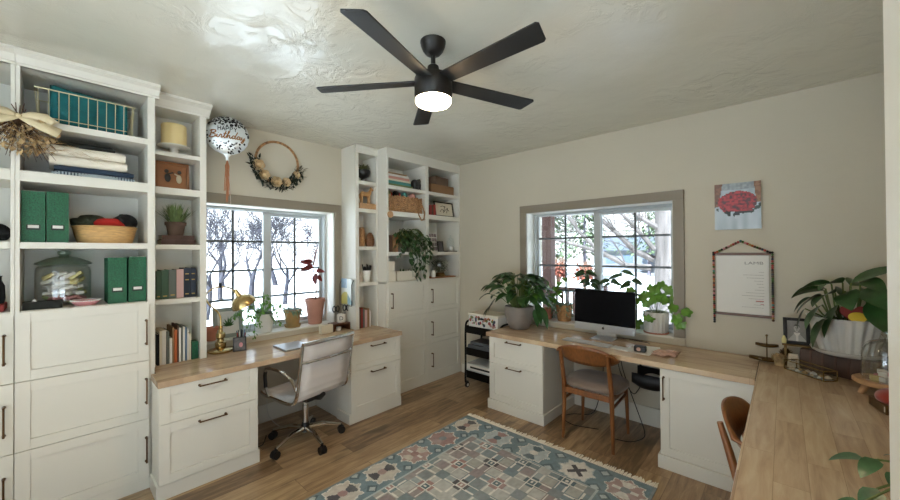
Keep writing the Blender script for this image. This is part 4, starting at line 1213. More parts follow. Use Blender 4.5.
mags = [(.012, .222, 'yarn_black', 'thin black book at the left end of the row on the desk'), (.013, .245, 'paper_cream', 'cream magazine second in the row on the desk'), (.022, .247, 'spine_white', 'white book near the left of the row on the desk'),
        (.017, .238, 'spine_gray', 'slim grey book next to the white ones in the row on the desk'), (.016, .185, 'spine_white', 'short white book just left of the orange book'), (.010, .262, 'spine_tan', 'tall tan folder just behind the orange book'),
        (.016, .24, 'spine_orange', 'bright orange book in the row on the desk'), (.009, .27, 'spine_brown', 'thin brown folder just right of the orange book'), (.012, .25, 'paper', 'white magazine two places right of the orange book'),
        (.009, .262, 'spine_gray', 'thin grey magazine in the right half of the row on the desk'), (.012, .255, 'spine_white', 'white magazine in the right half of the row on the desk'), (.011, .25, 'spine_blue', 'slim blue grey magazine near the right of the row'),
        (.010, .235, 'spine_white', 'thin white magazine near the small green box'), (.012, .2, 'paper_cream', 'short cream magazine beside the small green box')]
book_row(.502, -3.315, .7525, [(a * 1.03, h, .2, m, l) for a, h, m, l in mags], 'books and magazines on the desk', 0, '')
gb = tag(MB().box(-3.40, -3.315, .709, .7505, .7525, .885).build('green_tin', M['green_box'], smooth=0, bevel=.002), 'small dark green box at the right end of the books on the desk', 'box')

# ------------------------------------------------------------------ narrow bookcase right of the window
t = thing('urn_planter', 'black urn with a pale green plant on the top shelf', 'urn planter', (-3.40, 2.30, 2.3205))
MB().lathe([(0, 0), (.05, 0), (.05, .01), (.02, .02), (.018, .045), (.03, .055), (.065, .075), (.082, .11), (.08, .135), (.072, .14), (.065, .13), (0, .12)], (-3.40, 2.295, 2.3205), 32).build('urn', M['black_plastic'], t)
b = MB(); R = random.Random(21)
for i in range(170):
    a = R.uniform(0, 2 * PI); r = R.uniform(0, .06)
    p = (-3.40 + r * math.cos(a), 2.295 + r * math.sin(a), 2.45 + R.uniform(0, .05))
    b.leaf(p, (math.cos(a) * R.uniform(.2, 1), math.sin(a) * R.uniform(.2, 1), R.uniform(.1, 1)), .035, .018, .8, n=2)
b.build('foliage', mat('leaf_urn', '#56613C', .6, noise=(40, .4), col2='#8C8A5A'), t)
# wooden horse on a block
t = tag(MB().cbox((-3.35, 2.287, 2.0545), (.13, .21, .058)).build('wooden_block', M['wood_pale'], smooth=0, bevel=.003), 'pale wooden box under the wooden horse', 'box')
b = MB(); hx, hz = -3.335, 2.084
body = [(hx, 2.225, hz + .105), (hx, 2.24, hz + .108), (hx, 2.275, hz + .103), (hx, 2.31, hz + .106), (hx, 2.335, hz + .118)]
b.tube(body, [.012, .027, .025, .028, .022], 12)
b.tube([(hx, 2.33, hz + .115), (hx, 2.348, hz + .145), (hx, 2.357, hz + .17)], [.024, .017, .013], 10)
b.tube([(hx, 2.347, hz + .172), (hx, 2.365, hz + .166), (hx, 2.384, hz + .155)], [.013, .013, .008], 10)
for s in (-1, 1):
    b.tube([(hx + s * .012, 2.238, hz + .10), (hx + s * .014, 2.232, hz + .055), (hx + s * .014, 2.236, hz)], [.016, .009, .007], 8)
    b.tube([(hx + s * .012, 2.322, hz + .10), (hx + s * .014, 2.326, hz + .055), (hx + s * .014, 2.322, hz)], [.015, .008, .007], 8)
    b.tube([(hx + s * .006, 2.350, hz + .18), (hx + s * .007, 2.350, hz + .194)], [.005, .001], 6)
b.tube([(hx, 2.222, hz + .11), (hx, 2.210, hz + .09), (hx, 2.209, hz + .05)], [.006, .008, .003], 6)
tag(b.build('wooden_horse', M['wood_toy'], smooth=70), 'carved wooden horse standing on a pale box', 'figurine')
t = thing('wicker_vase', 'tall wicker vase on the third shelf of the narrow bookcase', 'vase', (-3.40, 2.235, 1.6215))
MB().lathe([(0, 0), (.035, 0), (.044, .05), (.042, .13), (.034, .18), (.03, .2), (.034, .205), (.028, .2), (.03, .1), (0, .02)], (-3.35, 2.24, 1.6215), 28, 14, .06).build('vase_body', M['wicker'], t)
b = MB()
for i in range(12):
    a = 2 * PI * i / 12
    b.leaf((-3.35 + .02 * math.cos(a), 2.24 + .02 * math.sin(a), 1.81), (math.cos(a), math.sin(a), .7), .06, .012, .8, n=3)
b.build('raffia', M['ribbon_cream'], t)
tag(MB().lathe([(0, 0), (.04, 0), (.05, .03), (.048, .08), (.036, .125), (.018, .15), (0, .156)], (-3.33, 2.335, 1.6215), 28, 16, .08).build('wicker_cone', mat('wicker_dark', '#6E4A30', .85, noise=(60, .35), bump=(70, .5))), 'dark wicker cone beside the tall wicker vase', 'ornament')
tag(MB().lathe([(0, 0), (.036, 0), (.038, .005), (.038, .11), (.034, .11), (.034, .01), (0, .008)], (-3.36, 2.215, 1.2385), 28).build('patterned_cup', mat('cup_white', '#C9B3A4', .4, noise=(40, .4), col2='#E0DAD2')), 'white cup with a red pattern beside the white jar', 'cup')
t = thing('brush_jar', 'white jar full of black pens on the fourth shelf of the narrow bookcase', 'jar', (-3.37, 2.30, 1.2385))
MB().lathe([(0, 0), (.03, 0), (.046, .1), (.048, .125), (.043, .125), (.03, .02), (0, .015)], (-3.34, 2.30, 1.2385), 28).build('jar_body', M['plate_white'], t)
b = MB(); R = random.Random(3)
for i in range(11):
    a = 2 * PI * i / 11; b.cyl((-3.34 + .02 * math.cos(a), 2.30 + .02 * math.sin(a), 1.262), (-3.34 + .046 * math.cos(a), 2.30 + .046 * math.sin(a), 1.42 + R.uniform(-.02, .015)), .007, n=8)
b.build('pens', M['yarn_black'], t)
book_row(2.190, -3.32, .7525, [(.024, .205, .16, 'spine_brown', 'brown book at the left in the row below the white jar', ()), (.020, .21, .16, 'spine_red', 'red book in the row below the white jar', ()), (.022, .2, .16, 'spine_gray', 'grey book in the row below the white jar', ()),
    (.030, .185, .15, 'spine_pink', 'pink book in the row below the white jar', ()), (.026, .2, .15, 'spine_tan', 'tan book in the row below the white jar', ()), (.020, .17, .15, 'spine_white', 'white book at the right end of the row below the white jar', ())], 'books on the desk below the white jar', 0, '')

# ------------------------------------------------------------------ far corner bookcases
z = 2.2865
for i, (cv, h, a, c, lb) in enumerate([('spine_olive', .03, 2.46, 2.82, 'olive book at the bottom of the flat stack'), ('spine_teal', .035, 2.455, 2.80, 'thick teal book second from the bottom of the flat stack'), ('paper_cream', .018, 2.47, 2.79, 'cream book in the middle of the flat stack'),
        ('spine_coral', .03, 2.46, 2.78, 'coral pink book near the top of the flat stack'), ('spine_white', .022, 2.47, 2.76, 'white book near the top of the flat stack'), ('spine_tan', .02, 2.48, 2.74, 'tan book on top of the flat stack')]):
    flat_book(a, c, -3.42, -3.17 - .01 * (i % 2), z, h, cv, lb + ' on the top shelf', 'flat books on the top shelf'); z += h + .0005
b = MB(); ex, ey, ez = -3.205, 2.885, 2.2865
b.ball((ex, ey, ez + .085), 1, 18, 12, (.04, .052, .045)); b.ball((ex + .005, ey + .048, ez + .105), 1, 14, 10, (.03, .03, .033))
b.tube([(ex, ey + .07, ez + .1), (ex, ey + .085, ez + .07), (ex, ey + .082, ez + .03), (ex, ey + .092, ez + .018)], [.014, .011, .008, .006], 8)
for sx in (-1, 1):
    b.ball((ex + sx * .035, ey + .04, ez + .108), 1, 10, 8, (.008, .022, .028))
    for sy in (-.03, .028): b.tube([(ex + sx * .022, ey + sy, ez + .07), (ex + sx * .022, ey + sy, ez)], [.02, .016], 8)
b.tube([(ex, ey - .05, ez + .1), (ex, ey - .06, ez + .06)], [.005, .003], 6)
tag(b.build('elephant_figurine', M['stone_dark'], smooth=70), 'dark elephant figurine beside the flat books', 'figurine')

t = thing('beaded_basket', 'wide wooden beaded basket full of yarn on the second shelf', 'basket', (-3.28, 2.71, 2.0075))
b = MB(); R = random.Random(6)
x0, x1, y0, y1 = -3.42, -3.17, 2.455, 2.955
per = []
for i in range(26): per.append((x1, y0 + (y1 - y0) * i / 25))
for i in range(1, 12): per.append((x1 - (x1 - x0) * i / 12, y1)); per.append((x1 - (x1 - x0) * i / 12, y0))
for (x, y) in per:
    hgt = .17 + R.uniform(-.01, .02); n = 8
    for k in range(n): b.ball((x, y, 2.0215 + k * (hgt - .02) / (n - 1)), .0135, 6, 5, (1, .8, 1))
b.build('bead_wall', M['bead_wood'], t)
MB().box(x0, x1, y0, y1, 2.0075, 2.0125).build('basket_base', M['wood_dark'], t, smooth=0)
cols = [('yarn_red', 'red'), ('spine_teal', 'teal'), ('spine_olive', 'yellow green'), ('yarn_black', 'black'), ('spine_coral', 'coral'), ('spine_blue', 'blue grey'), ('ink_red', 'crimson'), ('linen_cream', 'cream')]
wh = ['at the left end of', 'left of the middle of', 'near the left end of', 'in the middle of', 'right of the middle of', 'near the right of', 'right of the centre of', 'at the right end of']
order = [2, 0, 3, 6, 1, 7, 4, 5]
for i, k in enumerate(order):
    cm, cn = cols[k]
    y = 2.49 + i * .061
    lump('yarn_ball', M[cm], (-3.225 - .05 * (i % 2), y, 2.212), .04, (1, 1, .95), 30 + i, cn + ' ball of yarn in the wooden beaded basket', 'yarn', 'yarn balls in the beaded basket')
# bead garlands with wooden discs hung over the basket front
def garland(name, pts, r, label, disc=None):
    t = thing(name, label, 'bead garland', pts[0])
    b = MB()
    for k in range(len(pts) - 1):
        p, q = Vector(pts[k]), Vector(pts[k + 1]); n = max(1, round((q - p).length / (2 * r)))
        for i in range(n): b.ball(tuple(p.lerp(q, i / n)), r, 8, 6)
    b.build('beads', M['bead_wood'], t)
    if disc:
        c, rr = disc
        MB().cyl((c[0] - .006, c[1], c[2]), (c[0] + .006, c[1], c[2]), rr, n=20).build('wooden_disc', M['wood_pale'], t)
garland('bead_garland', [(-3.112, 2.442, 2.16), (-3.106, 2.44, 2.10), (-3.104, 2.44, 2.05), (-3.106, 2.44, 2.0)], .010, 'hanging wooden bead string with a round disc at the left of the beaded basket', ((-3.104, 2.44, 1.965), .036))
garland('bead_garland', [(-3.15, 2.87, 2.16), (-3.115, 2.85, 2.08), (-3.11, 2.86, 1.99), (-3.11, 2.90, 1.93), (-3.11, 2.94, 1.94), (-3.112, 2.955, 2.02), (-3.15, 2.945, 2.12)], .009, 'looped wooden bead garland hanging from the right of the beaded basket')
# brown books + trailing plant
for i, (a, th, h, lb) in enumerate([(2.462, .05, .185, 'dark brown book at the left of three below the beaded basket'), (2.515, .034, .18, 'slim brown book in the middle of three below the beaded basket'), (2.552, .04, .188, 'light brown book at the right of three below the beaded basket')]):
    book_row(a, -3.16, 1.562, [(th, h, .2, ('spine_brown', 'spine_tan', 'wood_frame')[i], lb, ())], 'brown books beside the trailing plant', 0, '')
t = thing('trailing_plant', 'long trailing green plant spilling over the shelves of the corner bookcase', 'potted plant', (-3.30, 2.74, 1.562))
MB().lathe([(0, 0), (.07, 0), (.085, .12), (.09, .15), (.083, .15), (.075, .02), (0, .015)], (-3.31, 2.745, 1.562), 32).build('pot', M['pot_gray'], t)
MB().lathe([(0, .13), (.083, .13)], (-3.31, 2.745, 1.562), 24).build('soil', M['soil'], t)
st = MB(); lf = MB(); R = random.Random(14)
def vine(p0, pts, nl, L, W, st, lf, R, shape='heart', rad=.003):
    P3 = [Vector(p0)] + [Vector(p) for p in pts]
    dense = []
    for k in range(len(P3) - 1):
        for i in range(8): dense.append(P3[k].lerp(P3[k + 1], i / 8))
    dense.append(P3[-1])
    # soften corners
    for _ in range(3):
        dense = [dense[0]] + [(dense[i - 1] + dense[i] * 2 + dense[i + 1]) / 4 for i in range(1, len(dense) - 1)] + [dense[-1]]
    st.tube(dense, rad, 5, caps=False)
    for i in range(nl):
        u = (i + .6) / nl * (len(dense) - 1); k = min(int(u), len(dense) - 2); p = dense[k].lerp(dense[k + 1], u - k)
        a = R.uniform(0, 2 * PI)
        d = Vector((math.cos(a) * .6 + .45, math.sin(a), R.uniform(-.9, .2)))
        s = R.uniform(.75, 1.2)
        lf.leaf(p + d.normalized() * .008, d, L * s, W * s, .9, n=4, shape=shape, fold=.15)
for (dy, z1, spread) in ((-.21, 1.60, .2), (-.17, 1.50, .1), (-.10, 1.62, .1), (-.05, 1.40, .1), (0, 1.28, .1), (.04, 1.33, .1), (.09, 1.26, .1), (.13, 1.38, .1), (.17, 1.29, .1), (.20, 1.45, .1), (.22, 1.62, .2), (.05, 1.55, .1), (.11, 1.60, .1), (-.02, 1.64, .1), (.27, 1.40, .2), (-.12, 1.72, .2)):
    y = 2.745 + dy
    vine((-3.29, 2.745 + dy * .25, 1.70), [(-3.22, 2.745 + dy * .7, 1.80 + R.uniform(-.02, .05)), (-3.11, y, 1.74 + R.uniform(-.03, .02)), (-3.075 + R.uniform(-.015, .02), y + R.uniform(-.02, .03), (1.72 + z1) / 2), (-3.085, y + R.uniform(-.03, .03), z1)], 17 if z1 < 1.5 else 11, .082, .042, st, lf, R)
for i in range(36):
    a = R.uniform(0, 2 * PI); lf.leaf((-3.30 + .05 * math.cos(a), 2.745 + .07 * math.sin(a), 1.71), (math.cos(a) + .4, math.sin(a), R.uniform(.2, 1.2)), .10, .05, 1.4, n=5)
st.build('vines', M['stem_green'], t); lf.build('foliage', M['leaf_vine'], t)
# lowest open shelf, left
for i, (z0, h, lb) in enumerate([(1.2355, .115, 'white box at the bottom of the two in the corner bookcase'), (1.351, .105, 'white box stacked on top of the other in the corner bookcase')]):
    tag(MB().box(-3.29, -3.14, 2.437, 2.53 + .01 * (1 - i), z0, z0 + h).build('white_box', M['linen_cream'], smooth=0, bevel=.004), lb, 'box', 'white boxes in the corner bookcase')
t = thing('trough_planter', 'long white trough planter on the lowest open shelf', 'planter', (-3.25, 2.74, 1.2355))
MB().box(-3.32, -3.16, 2.575, 2.91, 1.2355, 1.243).box(-3.168, -3.16, 2.575, 2.91, 1.243, 1.345).box(-3.32, -3.312, 2.575, 2.91, 1.243, 1.345).box(-3.312, -3.168, 2.575, 2.583, 1.243, 1.345).box(-3.312, -3.168, 2.902, 2.91, 1.243, 1.345).build('trough', M['linen_cream'], t, smooth=0, bevel=.003)
MB().box(-3.311, -3.169, 2.584, 2.901, 1.3, 1.33).build('soil', M['soil'], t, smooth=0)
b = MB()
for i in range(60):
    b.leaf((-3.24 + R.uniform(-.05, .05), 2.74 + R.uniform(-.14, .14), 1.33), (R.uniform(-1, 1), R.uniform(-1, 1), .8), .045, .02, 1, n=2)
b.build('foliage', M['leaf_deep'], t)
# right column
tag(MB().box(-3.41, -3.165, 3.12, 3.53, 2.2865, 2.40).build('brown_box', M['cardboard'], smooth=0, bevel=.003), 'wide brown box on the top shelf in the corner', 'box')
b = MB().cbox((-3.28, 3.34, 2.4555), (.17, .25, .108), (0, 0, .08)); tag(b.build('brown_box', M['cardboard_gray'], smooth=0, bevel=.003), 'smaller grey brown box sitting on the wide brown box', 'box')
book_row(3.10, -3.17, 2.0075, [(.03, .13, .15, 'spine_red', 'short red book at the left behind the framed picture', ()), (.03, .125, .15, 'spine_brown', 'short brown book beside the red one', ()), (.034, .135, .15, 'ink_red', 'dark red book nearest the framed picture', ())], 'red books beside the framed picture', 0, '')
def leaning(b, x, y, z, deg, rz=0): return b.xf(Matrix.Translation((x, y, z)) @ Matrix.Rotation(rz, 4, 'Z') @ Matrix.Rotation(math.radians(-deg), 4, 'Y'))
t = thing('framed_picture', 'dark framed line drawing on white paper in the corner bookcase', 'picture', (-3.23, 3.375, 2.0075))
L_ = lambda b: leaning(b, -3.17, 3.37, 2.0075, 9)
L_(MB().box(-.016, 0, -.17, -.156, 0, .19).box(-.016, 0, .156, .17, 0, .19).box(-.016, 0, -.156, .156, 0, .014).box(-.016, 0, -.156, .156, .176, .19)).build('frame', M['fan_dark'], t, smooth=0)
L_(MB().box(-.012, -.006, -.1559, .1559, .0141, .1759)).build('print', M['paper_cream'], t, smooth=0)
b = MB()
for pl in ([(-.08, .06), (-.04, .1), (0, .07), (.05, .11), (.09, .08)], [(-.06, .13), (-.02, .14), (.03, .13)], [(-.02, .05), (0, .09), (.01, .13)], [(.04, .05), (.05, .08), (.07, .12)]):
    b.tube([(-.005, u, v) for u, v in pl], .0035, 5)
L_(b).build('line_drawing', M['ink'], t)
t = thing('photo_collage', 'pale collage print leaning on the shelf left of the small black frame', 'print', (-3.35, 3.335, 1.562))
leaning(MB().box(-.004, 0, -.08, .08, 0, .25), -3.34, 3.335, 1.562, 8).build('backing', M['paper'], t, smooth=0)
b = MB()
for i in range(3):
    for j in range(4): b.box(.0002, .001, -.066 + i * .046, -.026 + i * .046, .02 + j * .058, .064 + j * .058)
leaning(b, -3.34, 3.335, 1.562, 8).build('photo_grid', mat('photo_pink', '#8E7F84', .6, noise=(30, .5)), t, smooth=0)
t = thing('framed_photo', 'small black photo frame on the shelf of the corner bookcase', 'photo frame', (-3.21, 3.325, 1.562))
L_ = lambda b: leaning(b, -3.20, 3.325, 1.562, 8)
L_(MB().box(-.012, 0, -.05, -.04, 0, .135).box(-.012, 0, .04, .05, 0, .135).box(-.012, 0, -.04, .04, 0, .01).box(-.012, 0, -.04, .04, .125, .135)).build('frame', M['black_plastic'], t, smooth=0)
L_(MB().box(-.008, -.004, -.0399, .0399, .0101, .1249)).build('photo', mat('photo_dim', '#4E4A4A', .4, noise=(30, .5)), t, smooth=0)
tag(MB().box(-3.27, -3.14, 3.385, 3.565, 1.562, 1.574).build('black_tray', M['black_plastic'], smooth=0, bevel=.002), 'flat black tray under the glass bell in the corner bookcase', 'tray')
t = thing('glass_bell', 'small glass bell over a white candle on the flat black tray', 'glass bell', (-3.205, 3.505, 1.5745))
MB().lathe([(.05, 0), (.052, .01), (.05, .12), (.035, .16), (.012, .175), (.008, .18), (.014, .19), (.012, .2), (0, .204)], (-3.205, 3.505, 1.5745), 32).build('bell', M['clear_glass'], t)
tag(MB().cyl((-3.205, 3.505, 1.5745), (-3.205, 3.505, 1.63), .032, n=24).build('pillar_candle', M['plate_white']), 'short white candle under the small glass bell', 'candle')
# terrarium on wooden tray
tag(MB().box(-3.37, -3.15, 3.12, 3.545, 1.2355, 1.25).build('wooden_tray', M['wood_frame'], smooth=0, bevel=.004), 'wooden board under the glass terrarium', 'tray')
t = thing('glass_terrarium', 'round glass terrarium with dark green plants in the corner bookcase', 'terrarium', (-3.245, 3.345, 1.2505))
MB().lathe([(.0, 0), (.07, 0), (.074, .01), (.06, .03), (.055, .045)], (-3.245, 3.345, 1.2505), 32).build('brass_foot', M['brass_dull'], t)
MB().lathe([(.05, .046), (.1, .085), (.122, .135), (.118, .175), (.09, .215), (.05, .236), (0, .242)], (-3.245, 3.345, 1.2505), 36).build('globe', M['dome_glass'], t, smooth=70)
b = MB()
for i in range(420):
    a = R.uniform(0, 2 * PI); r = R.uniform(0, .088); zz = 1.325 + R.uniform(0, .125)
    b.leaf((-3.245 + r * math.cos(a), 3.345 + r * math.sin(a), zz), (math.cos(a), math.sin(a), R.uniform(-.2, 1)), .035, .02, .8, n=2)
b.build('plants', M['terr_plant'], t)
tag(MB().lathe([(0, 0), (.028, 0), (.03, .05), (.022, .065), (.022, .08), (0, .082)], (-3.18, 3.16, 1.2505), 20).build('white_bottle', M['plate_white']), 'small white bottle at the left of the terrarium', 'bottle')
# ------------------------------------------------------------------ left desk top and window sill
SILL = .8165; DT = .7525
def pot_thing(name, label, cat, c, prof, m, group=None, flute=0, fd=0., soil=None, n=36):
    t = thing(name, label, cat, c, 0, group)
    MB().lathe(prof, c, n if not flute else flute * 6, flute, fd).build('pot', M[m], t, smooth=50)
    if soil: MB().lathe([(0, soil[1]), (soil[0], soil[1])], c, 24).build('soil', M['soil'], t)
    return t

# brass lamp
lx, ly = -3.405, .925
t = thing('desk_lamp', 'antique brass desk lamp with a curved arm and dome shade', 'desk lamp', (lx, ly, DT))
MB().lathe([(0, 0), (.088, 0), (.092, .006), (.092, .016), (.080, .024), (.05, .03), (.04, .036), (0, .038)], (lx, ly, DT), 40).build('base', M['brass'], t)
MB().lathe([(.036, .036), (.040, .05), (.040, .075), (.026, .085), (.022, .105), (.034, .118), (.034, .15), (.018, .16), (.013, .19), (.016, .2), (.012, .21)], (lx, ly, DT), 28).build('column', M['brass'], t)
arm = [(lx, ly, .96), (lx, ly + .004, 1.03), (lx, ly - .02, 1.085), (lx, ly - .075, 1.135), (lx, ly - .105, 1.19), (lx, ly - .10, 1.245), (lx, ly - .045, 1.278), (lx, ly + .02, 1.283), (lx, ly + .07, 1.27), (lx, ly + .105, 1.235)]
sm = []
for k in range(len(arm) - 1):
    for i in range(5): sm.append(Vector(arm[k]).lerp(Vector(arm[k + 1]), i / 5))
sm.append(Vector(arm[-1]))
for _ in range(6): sm = [sm[0]] + [(sm[i - 1] + 2 * sm[i] + sm[i + 1]) / 4 for i in range(1, len(sm) - 1)] + [sm[-1]]
MB().tube(sm, .0065, 8).build('arm', M['brass'], t)
MB().cyl((lx, ly - .002, 1.275), (lx, ly - .002, 1.315), .011, n=12).build('switch_knob', M['black_metal'], t)
MS = Matrix.Translation((lx, ly + .10, 1.24)) @ Matrix.Rotation(math.radians(-33), 4, 'X')
b = MB().lathe([(.012, .02), (.017, .0), (.019, -.03), (.024, -.045), (.045, -.052), (.075, -.075), (.093, -.105), (.098, -.135), (.095, -.135), (.088, -.105), (.07, -.078), (.0, -.055)], (0, 0, 0), 36)
k = [Matrix.Rotation(0, 4, 'X')]
b.xf(Matrix.Translation((lx, ly + .115, 1.235)) @ Matrix.Rotation(math.radians(28), 4, 'X'))
b.build('lamp_shade', M['brass'], t, smooth=50)

mat('frame_sage', '#8C9690', .6)
# leaf print frame on the sill, leaning on the window
def frame_on(name, label, cat, c, w, h, deg, rz, fm, pm, bw=.016, extra=None, mat_border=None):
    t = thing(name, label, cat, c)
    A = Matrix.Translation(c) @ Matrix.Rotation(rz, 4, 'Z') @ Matrix.Rotation(math.radians(-deg), 4, 'Y')
    d = .014
    MB().box(-d, 0, -w / 2, -w / 2 + bw, 0, h).box(-d, 0, w / 2 - bw, w / 2, 0, h).box(-d, 0, -w / 2 + bw, w / 2 - bw, 0, bw).box(-d, 0, -w / 2 + bw, w / 2 - bw, h - bw, h).xf(A).build('frame', M[fm], t, smooth=0, bevel=.0015)
    pr = MB().box(-d + .004, -.004, -w / 2 + bw + .0002, w / 2 - bw - .0002, bw + .0002, h - bw - .0002).xf(A).build('print', M[pm], t, smooth=0)
    return t, A
t, A = frame_on('framed_picture', 'pale frame with a pressed leaf print on the sill behind the brass lamp', 'picture', (-3.60, 1.045, SILL), .235, .265, 10, 0, 'frame_sage', 'paper', .034)
b = MB()
for i in range(7):
    a = (i - 3) * .42
    b.leaf((-.003, 0, .10), (0, math.sin(a), math.cos(a)), .085 - abs(i - 3) * .012, .014, 0, n=3, up=(1, 0, 0), fold=0)
b.xf(A).build('pressed_leaf', M['leaf_mid'], t)
pot_thing('terracotta_pot', 'small terracotta pot on the sill behind the brass lamp', 'pot', (-3.592, .905, SILL), [(0, 0), (.034, 0), (.045, .085), (.054, .087), (.055, .115), (.049, .115), (.044, .1), (0, .09)], 'pot_terra')
# pen cup and small photo
t = thing('pen_cup', 'dark cup of pens beside the brass lamp', 'pen cup', (-3.40, 1.075, DT))
MB().lathe([(0, 0), (.036, 0), (.036, .10), (.033, .10), (.033, .006), (0, .006)], (-3.40, 1.075, DT), 28).build('cup', M['printer_gray'], t)
b = {}
R = random.Random(2)
for i in range(9):
    a = 2 * PI * i / 9; m = ('black_plastic', 'spine_blue', 'ink_red', 'plate_white', 'spine_navy')[i % 5]
    b.setdefault(m, MB()).cyl((-3.40 + .012 * math.cos(a), 1.075 + .012 * math.sin(a), DT + .01), (-3.40 + .032 * math.cos(a), 1.075 + .032 * math.sin(a), DT + .135 + R.uniform(-.01, .025)), .0042, n=8)
for m, bb in b.items(): bb.build('pens', M[m], t)
t, A = frame_on('framed_photo', 'little black framed photo standing in front of the pens', 'photo frame', (-3.30, 1.035, DT), .095, .115, 12, -.25, 'black_plastic', 'photo_dim', .008)
MB().ball((-.003, .008, .05), 1, 12, 8, (.002, .014, .02)).xf(A).build('photo_figure', M['candy_pink'], t)

# white pot with trailing vine
c = (-3.625, 1.345, SILL)
t = pot_thing('trailing_plant', 'white pot of trailing green succulent vine on the sill beside the brass lamp', 'potted plant', c, [(0, 0), (.062, 0), (.07, .004), (.079, .165), (.08, .17), (.073, .17), (.068, .15), (0, .14)], 'pot_white', soil=(.07, .152))
st = MB(); lf = MB(); R = random.Random(31)
for (dy, dx, up, z1) in ((-.20, .10, .06, .80), (-.22, .12, .10, .98), (-.17, .12, .05, .86), (-.13, .11, .02, .79), (-.10, .14, .06, .90), (-.25, .05, .14, 1.02), (.11, .08, .03, .88), (.09, .09, .12, .98), (-.05, .10, .14, 1.03), (-.3, .08, .12, 1.0), (.16, .02, .17, 1.02), (.05, .02, .2, 1.08), (-.02, .02, .22, 1.10), (-.12, .0, .2, 1.08)):
    vine((c[0], c[1] + dy * .15, c[2] + .155), [(c[0] + dx * .4, c[1] + dy * .5, c[2] + .17 + up), (c[0] + dx, c[1] + dy * .9, c[2] + .12 + up * .7), (c[0] + dx * 1.1, c[1] + dy, z1)], 22, .034, .019, st, lf, R, 'round', .002)
st.build('stems', M['stem_green'], t); lf.build('foliage', M['leaf_light'], t)
b = MB()
for i in range(16):
    a = R.uniform(0, 2 * PI); b.leaf((c[0] + .02 * math.cos(a), c[1] + .03 * math.sin(a), c[2] + .155), (math.cos(a) + .3, math.sin(a), R.uniform(.8, 2)), R.uniform(.08, .14), .03, .9, n=5)
b.leaf((c[0] + .07, c[1] + .02, c[2] + .17), (.6, .35, -.6), .14, .035, .8, n=5)
b.build('silver_leaves', M['leaf_silver'], t)
# tan pot with saucer
c = (-3.645, 1.625, SILL)
t = pot_thing('succulent_pot', 'mossy tan clay pot with a low grey green succulent on the sill', 'potted plant', c, [(0, .014), (.058, .014), (.078, .145), (.086, .147), (.087, .175), (.079, .175), (.072, .15), (0, .14)], 'pot_tan', soil=(.078, .155))
MB().lathe([(0, 0), (.07, 0), (.08, .026), (.076, .026), (.066, .012), (0, .012)], c, 36).build('saucer', M['pot_tan'], t)
b = MB(); R = random.Random(41)
for i in range(120):
    a = R.uniform(0, 2 * PI); r = R.uniform(0, .075)
    b.leaf((c[0] + r * math.cos(a), c[1] + r * math.sin(a), c[2] + .165), (math.cos(a) * R.uniform(.3, 1.5), math.sin(a) * R.uniform(.3, 1.5), R.uniform(.2, 1)), .05, .016, .9, n=3)
for i in range(10):
    y = R.uniform(-.06, .07); b.leaf((c[0] + .075, c[1] + y, c[2] + .17), (.8, .1, -.3), R.uniform(.05, .1), .014, 1.6, n=4)
b.build('foliage', M['leaf_silver'], t)
# tall pink pot with a red leaved plant
c = (-3.64, 1.86, SILL)
t = pot_thing('red_leaf_plant', 'tall pink clay pot with a bare stem and dark red leaves on the window sill', 'potted plant', c, [(0, .0), (.066, .0), (.094, .225), (.102, .227), (.102, .262), (.094, .262), (.086, .225), (0, .22)], 'pot_pink', soil=(.09, .24))
b = MB(); 
b.tube([(c[0], c[1] + .0, c[2] + .23), (c[0] + .005, c[1] + .015, c[2] + .36), (c[0], c[1] + .0, c[2] + .47), (c[0] + .01, c[1] - .012, c[2] + .56), (c[0] + .005, c[1] - .03, c[2] + .66)], [.007, .006, .006, .005, .004], 8)
b.tube([(c[0], c[1] + .02, c[2] + .23), (c[0], c[1] + .03, c[2] + .35)], [.004, .002], 6)
b.tube([(c[0], c[1] - .02, c[2] + .23), (c[0], c[1] - .025, c[2] + .30)], [.004, .002], 6)
b.build('stem', M['stem_brown'], t)
b = MB()
for (dy, dz, d, L, W) in ((-.01, .60, (.25, .05, 1), .25, .13), (-.02, .58, (.4, -1, .1), .20, .10), (.0, .56, (.5, -.7, -.45), .18, .09), (.01, .55, (.6, .6, .05), .10, .06), (-.03, .63, (.3, -1, .35), .16, .075), (.0, .52, (.6, -.2, -.5), .15, .08), (.02, .5, (.5, .3, -.4), .09, .05)):
    b.leaf((c[0], c[1] + dy, c[2] + dz), d, L, W, .35, n=6, shape='heart', roll=.9)
b.build('foliage', M['leaf_red'], t)
# white box, wooden organiser, mug with scissors
tag(MB().cbox((-3.375, 1.838, DT + .043), (.055, .125, .084)).build('white_box', M['paper_cream'], smooth=0, bevel=.003), 'small cream box on the desk in front of the pink clay pot', 'box')
t = thing('desk_organizer', 'low dark wooden desk organizer holding the lettered mug', 'organizer', (-3.44, 2.0, DT))
MB().box(-3.50, -3.37, 1.925, 2.112, DT + .062, DT + .074).box(-3.50, -3.37, 1.925, 1.937, DT, DT + .0615).box(-3.50, -3.37, 2.10, 2.112, DT, DT + .0615).box(-3.50, -3.49, 1.937, 2.10, DT, DT + .0615).build('organizer_body', M['wood_dark'], t, smooth=0, bevel=.002)
tag(MB().lathe([(0, 0), (.022, 0), (.026, .03), (.026, .035), (.022, .035), (0, .006)], (-3.41, 2.0, DT), 18).build('small_dish', M['plate_white']), 'small white dish inside the wooden organizer', 'dish')
mc = (-3.435, 2.045, DT + .0745)
t = thing('lettered_mug', 'white mug with a black letter, holding scissors', 'mug', mc)
MB().lathe([(0, 0), (.04, 0), (.045, .006), (.046, .09), (.042, .09), (.041, .01), (0, .008)], mc, 32).build('mug_body', M['plate_white'], t)
ang = math.atan2(-2.045, 3.435)
